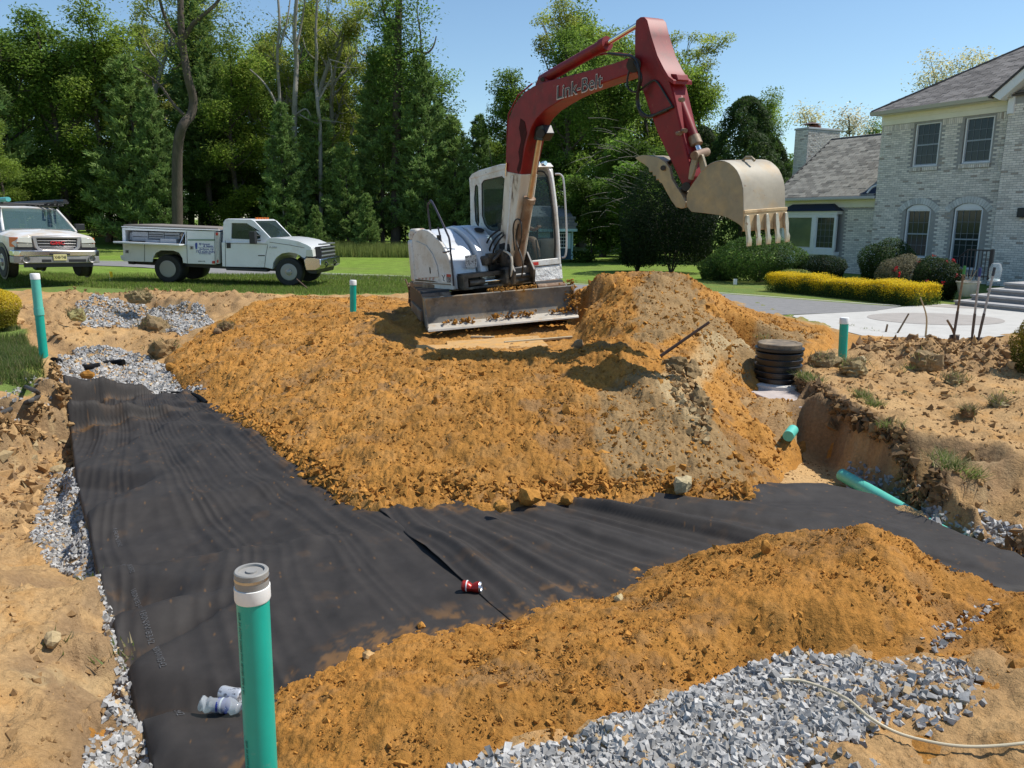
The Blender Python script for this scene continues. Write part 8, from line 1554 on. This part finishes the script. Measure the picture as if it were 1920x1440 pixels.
def cone_tree(label, px, py, Y, H, R, n, size, base, name='evergreen_tree', yellow=.08, seed=1, power=.7):
    rs_ = np.random.default_rng(seed); p = dp(px, py, Y); t = thing(name, label, 'evergreen', tuple(p)); u = rs_.random(n) ** .8; a = rs_.uniform(0, 6.283, n); lump = 1 + .16 * np.sin(a * 5 + u * 21) + .12 * np.sin(a * 9 - u * 34) + .08 * np.sin(u * 60 + a * 3); rad = R * ((1 - u) ** power) * lump * (1 - np.abs(rs_.normal(0, .13, n))); rad = rad * (1 - .35 * sstep(.12, 0, u))
    P = p + np.stack([np.cos(a) * rad, np.sin(a) * rad, u * H], -1); N = np.stack([np.cos(a), np.sin(a), np.full(n, .5)], -1) + rs_.normal(0, .5, (n, 3)); setorg(tuple(p)); trunkmesh([([p - (0, 0, .3), p + (0, 0, H * .9)], [.12, .02])], bark, t)
    leafmesh('crown', P, size * rs_.uniform(.6, 1.3, n), N, greens(n, base, .25, yellow, .8 + .4 * (lump - .8)), leaf_m, 2.2, t); return t
cone_tree('tall cedar standing left of the house behind the bucket', 1385, 470, 37, 6.9, 2.3, 22000, .19, (.055, .105, .025), seed=4, power=.42)
cone_tree('narrow cedar just right of the tall cedar', 1440, 470, 38.5, 5.3, 1.7, 16000, .15, (.036, .07, .018), seed=5, power=.6)
cone_tree('cedar filling the gap left of the tall cedar', 1305, 480, 39, 6.2, 2.3, 20000, .15, (.036, .07, .018), seed=9, power=.5)
make_shrub('huge dark clipped evergreen mass below the bucket', 1258, 512, 29.5, (2.0, 1.7, 2.15), 22000, .11, (.014, .030, .010), yellow=.02, lumps_=14, elong=1.8)
make_shrub('dark evergreen shoulder at the left of the huge dark evergreen', 1195, 508, 30.5, (.85, .8, 1.3), 9000, .11, (.016, .034, .011), yellow=.02, elong=1.8)
make_shrub('large glossy green shrub with rounded lumps under the bucket teeth', 1422, 530, 25.2, (1.5, 1.3, .78), 17000, .075, (.055, .115, .022), lumps_=18)
make_shrub('smaller green shrub filling the left flank of the large glossy shrub', 1350, 527, 26.2, (.75, .8, .5), 8000, .075, (.045, .095, .02), lumps_=9)
make_shrub('dark round clipped shrub under the bay window', 1538, 531, 24.6, (.88, .8, .52), 16000, .045, (.020, .045, .012), yellow=.02, lumps_=4)
make_shrub('low variegated plant with pale leaves before the round clipped shrub', 1488, 530, 23.8, (.62, .4, .22), 4000, .06, (.16, .22, .07), yellow=.5, lumps_=8)
make_shrub('tall green shrub left of the rose bush at the house wall', 1655, 545, 22.8, (.85, .7, .80), 15000, .06, (.035, .075, .018), lumps_=10)
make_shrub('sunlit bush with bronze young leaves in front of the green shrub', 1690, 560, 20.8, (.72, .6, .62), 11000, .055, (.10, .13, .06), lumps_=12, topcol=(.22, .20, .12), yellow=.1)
rb = make_shrub('dark rose bush with red flowers left of the iron railing', 1748, 572, 19.8, (.66, .6, .66), 13000, .055, (.020, .045, .012), lumps_=9)
def flowers(t, c, r, n, col, size=.055):
    d = RNG.normal(size=(n, 3)); d /= np.linalg.norm(d, axis=1)[:, None]; d[:, 2] = np.abs(d[:, 2]); d[:, 1] = -np.abs(d[:, 1]); P = np.array(c) + d * np.array(r) * 1.0; k = 6
    Pk = np.repeat(P, k, 0) + RNG.normal(0, size * .35, (n * k, 3)); setorg(tuple(t.location)); tag(leafmesh('flowers', Pk, np.full(n * k, size), RNG.normal(0, .6, (n * k, 3)) + np.repeat(d, k, 0), np.tile(np.array(col), (n * k, 1)) * RNG.uniform(.7, 1.2, (n * k, 1)), leaf_m, 1.1, t), kind='stuff')
p = dp(1748, 572, 19.8); flowers(rb, (p[0], p[1], p[2] + .6), (.66, .6, .66), 10, (.40, .02, .03), .06); p = dp(1700, 560, 20.6); sb_ = [o for o in scene.objects if o.get('label', '').startswith('sunlit bush')][0]; flowers(sb_, (p[0], p[1], p[2] + .6), (.6, .55, .6), 6, (.55, .02, .04), .065)
make_shrub('grey green ground plant between the rose bush and the clipped shrub', 1605, 552, 22.2, (.9, .5, .22), 6000, .06, (.05, .085, .03), lumps_=10)
# yellow clipped hedge
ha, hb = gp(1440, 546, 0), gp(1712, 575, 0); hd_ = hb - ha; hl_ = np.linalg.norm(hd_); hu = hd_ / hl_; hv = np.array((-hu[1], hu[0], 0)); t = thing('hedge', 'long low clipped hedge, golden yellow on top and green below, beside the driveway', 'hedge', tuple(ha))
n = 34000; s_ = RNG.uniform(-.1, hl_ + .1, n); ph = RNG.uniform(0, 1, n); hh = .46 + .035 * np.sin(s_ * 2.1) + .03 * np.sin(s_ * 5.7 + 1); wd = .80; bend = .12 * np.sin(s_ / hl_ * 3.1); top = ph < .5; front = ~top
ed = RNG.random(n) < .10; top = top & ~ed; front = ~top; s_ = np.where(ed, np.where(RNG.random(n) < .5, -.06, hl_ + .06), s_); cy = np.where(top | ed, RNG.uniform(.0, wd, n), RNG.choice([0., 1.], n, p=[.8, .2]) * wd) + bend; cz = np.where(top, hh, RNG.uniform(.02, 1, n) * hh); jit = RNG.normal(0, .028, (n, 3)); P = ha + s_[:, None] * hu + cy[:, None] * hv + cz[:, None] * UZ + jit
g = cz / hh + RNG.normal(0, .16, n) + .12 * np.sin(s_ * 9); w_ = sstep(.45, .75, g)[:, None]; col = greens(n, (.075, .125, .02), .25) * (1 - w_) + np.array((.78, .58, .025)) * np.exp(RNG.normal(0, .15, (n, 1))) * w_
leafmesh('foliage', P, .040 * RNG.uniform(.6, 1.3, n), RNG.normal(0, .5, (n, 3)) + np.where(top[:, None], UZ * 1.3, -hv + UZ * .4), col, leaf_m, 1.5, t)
b = MB([ha, hu, hv, UZ]); b.bb((.12, .14, .0), (hl_ - .12, wd - .02 + .05, .38)); b.build('hedge_core', mat('hedge_core_dark', (.035, .05, .015), rough=.95, var=(20, .4), bump=(30, 1., .04)), t)  # unseen dark box added inside the leaves to block light
# low edge between hedge and driveway keeps the mulch bed
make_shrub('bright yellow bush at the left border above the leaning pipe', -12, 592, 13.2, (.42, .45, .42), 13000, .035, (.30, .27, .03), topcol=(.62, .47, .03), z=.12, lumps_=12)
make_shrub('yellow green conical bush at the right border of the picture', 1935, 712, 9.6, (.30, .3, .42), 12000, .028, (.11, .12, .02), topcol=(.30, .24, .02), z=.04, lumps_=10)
for lab, px, Y, sc in [('small bushy pine directly right of the truck bonnet', 592, 43, .24), ('round young pine on the tall grass left of the excavator', 688, 42.5, .30), ('young pine seedling near the truck antenna', 560, 44, .26)]: put(pB, lab, px, Y, rs.uniform(0, 6), sc)
# blossoming trees behind the house
def blossom(label, cl, Y, px, n=260, spr=.5, base=(.66, .60, .36), seed=3):
    limb_tree(label, [([(px, 300), (px + 3, 240), (px - 2, 215)], .05, .02)] + [([(px, 250), ((px + x) / 2 + 3, (250 + y) / 2), (x, y)], .05, .015) for x, y, _ in cl], Y, bark, (cl, n, .20, base, spr, .25), 'blossoming_tree')
blossom('tree with cream blossom showing above the main roof', [(1740, 145, 0), (1755, 150, 0), (1765, 125, 0), (1785, 140, 0), (1800, 118, 0), (1770, 160, 0), (1820, 125, 0), (1826, 108, 0), (1845, 112, 0), (1728, 155, 0), (1790, 155, .5), (1745, 112, 0)], 52, 1765, 180, .42)
blossom('pale blossoming tree right of the chimney', [(1590, 215, 0), (1600, 235, 0), (1612, 228, 0), (1585, 230, 0), (1575, 245, 0), (1605, 250, 0)], 50, 1590, 190, .45, (.60, .55, .42))
blossom('cream blossoming tree left of the chimney flue', [(1505, 212, 0), (1520, 215, 0), (1530, 225, 0), (1510, 228, 0)], 52, 1515, 170, .45)
# bare grey twigs in front of the dark trees
tw = thing('dead_brush', 'tangle of bare grey twigs below the boom beside the thumb', 'dead branches', tuple(dp(1150, 420, 34))); b = MB()
for k in range(45):
    x0, y0 = 1150 + RNG.normal(0, 22), 330 + RNG.normal(0, 45); a = RNG.uniform(2.2, 4.2) if RNG.random() < .6 else RNG.uniform(-.6, .6); L = RNG.uniform(25, 60); pts = [dp(x0 + math.cos(a) * L * u, y0 + math.sin(a) * L * u * .6 + 10 * u * u, 34 + RNG.normal(0, .3)) for u in (0, .4, .7, 1)]; b.tube(pts, [.014, .011, .008, .004], 4, cap=False)
tag(b.build('twigs', mat('twig_grey', (.15, .135, .11), rough=.9), tw), kind='stuff')
br = thing('brush_pile', 'pile of brown cut brush at the edge of the wood behind the truck tail', 'brush pile', tuple(dp(222, 445, 46))); b = MB()
for k in range(160): c0 = dp(222 + RNG.normal(0, 16), 432 + RNG.uniform(-12, 10), 46 + RNG.normal(0, .5)); d_ = RNG.normal(0, 1, 3) * (1, .4, .45); b.tube([c0 - d_ * .35, c0 + d_ * .35], [.02, .01], 4)
tag(b.build('cut_branches', mat('brush_brown', (.20, .11, .07), rough=.95, var=(3, .4)), br), kind='stuff')
# ------------------------------------------------------------------ grass
def blades(name, x, y, z, h, w, lean, cols, label=None):
    n = len(x); a = RNG.uniform(0, 6.283, n); dx, dy = np.cos(a), np.sin(a); la = RNG.uniform(0, 6.283, n); l = lean * RNG.random(n) * h; B = np.stack([x, y, z], -1)
    A0 = B + np.stack([dx * w, dy * w, 0 * x], -1) - (0, 0, .01); A1 = B - np.stack([dx * w, dy * w, 0 * x], -1) - (0, 0, .01); T = B + np.stack([np.cos(la) * l, np.sin(la) * l, h], -1)
    V = np.stack([A0, A1, T], 1).reshape(-1, 3); setorg(); o = obj_np(name, V, np.arange(3 * n).reshape(n, 3), leaf_m, cols=np.repeat(cols, 3, 0)); tag(o, label, kind='stuff'); return o
P = scatter([(-260, 560, .25), (-60, 550, .25), (60, 536, .25), (130, 537, .28), (200, 542, .25), (300, 543, .25), (420, 549, .22), (560, 553, .18), (770, 551, .2), (1000, 549, .1), (1000, 524, .0), (600, 520, 0), (-260, 520, .2)], 600, 0); z = sample(zG, P[:, 0], P[:, 1])
n = len(P); gc = greens(n, (.17, .25, .05), .25, .25); gc[RNG.random(n) < .12] = (.30, .27, .12); blades('grass', P[:, 0], P[:, 1], z, RNG.uniform(.04, .11, n), .010, .6, gc, 'lawn grass along the edge of the dug ground')
P = scatter([(-300, 640, .1), (0, 606, .12), (45, 620, .1), (68, 655, .05), (82, 690, .02), (55, 716, .02), (-30, 722, .02), (-400, 780, 0)], 4200, .08); P = P[fbm(P[:, 0], P[:, 1], 1.3, 3, .6, 300) > -.35]; n = len(P); gc = greens(n, (.12, .18, .05), .25, .2); gc[RNG.random(n) < .2] = (.34, .30, .15); blades('grass', P[:, 0], P[:, 1], top_z(P[:, 0], P[:, 1]), RNG.uniform(.05, .15, n), .006, .8, gc, 'long grass on the left bank below the leaning pipe')
# turf hanging over the lip of the right bank, tufts on clumps
def tufts(centres, per, spread, h, label, dry=.45, hang=0., w=.005):
    C = np.repeat(np.array(centres), per, 0); C = C + RNG.normal(0, spread, C.shape) * (1, 1, .3); n = len(C); gc = greens(n, (.13, .19, .05), .25, .25); gc[RNG.random(n) < dry] = (.38, .32, .17); blades('grass_tufts', C[:, 0], C[:, 1], C[:, 2] + (0 if hang else 0), RNG.uniform(.4, 1, n) * h, w, 1.6 if not hang else 2.2, gc, label)
lipc = []
for (x, y, z_) in [(1512, 708, .12), (1528, 716, .12), (1650, 796, .06), (1668, 800, .06), (1690, 812, .05), (1705, 818, .04), (1722, 830, .04), (1740, 838, .03), (1755, 850, .02), (1772, 862, .0), (1788, 875, -.01), (1640, 760, .05), (1618, 745, .08), (1885, 895, -.05), (1910, 905, -.06), (1815, 890, -.04)]:
    q = on_top(x, y, z_, .0); lipc.append(q)
tufts(lipc, 200, .05, .10, 'grass fringe hanging over the lip of the right bank', .35, hang=1.)
for q_ in [1]:
    C = np.concatenate([np.array([(x, y, z + s_ * .7)] * int(150 + 1500 * s_)) + RNG.normal(0, 1, (int(150 + 1500 * s_), 3)) * (s_ * .55, s_ * .45, s_ * .25) for x, y, z, s_ in SODS]); n = len(C); gc = greens(n, (.13, .17, .05), .25, .25); gc[RNG.random(n) < .72] = (.27, .20, .11); blades('grass_tufts', C[:, 0], C[:, 1], C[:, 2], RNG.uniform(.02, .09, n), .006, 2.2, gc, 'dry grass and roots on the torn sod clumps')
tufts([on_top(x, y, 0, .0) for x, y in [(432, 748), (455, 738), (520, 612), (460, 556), (1440, 640), (1430, 632), (1600, 735), (1700, 740), (1850, 745), (1880, 740), (1900, 738), (1780, 745), (178, 1090), (182, 1082), (215, 1240), (205, 1225), (1620, 618), (1595, 612), (1640, 622), (1700, 690), (1580, 608), (95, 705), (88, 1210)]], 30, .05, .05, 'scattered grass tufts on the bare soil', .35)
P = np.stack([RNG.uniform(-11, -5, 9000), RNG.uniform(40, 44, 9000)], -1); n = len(P); gc = greens(n, (.24, .29, .09), .25, .2); blades('tall_grass', P[:, 0], P[:, 1], farz(P[:, 0], P[:, 1]), RNG.uniform(.25, .8, n), .018, .25, gc, 'tall seeding grass along the edge of the wood')
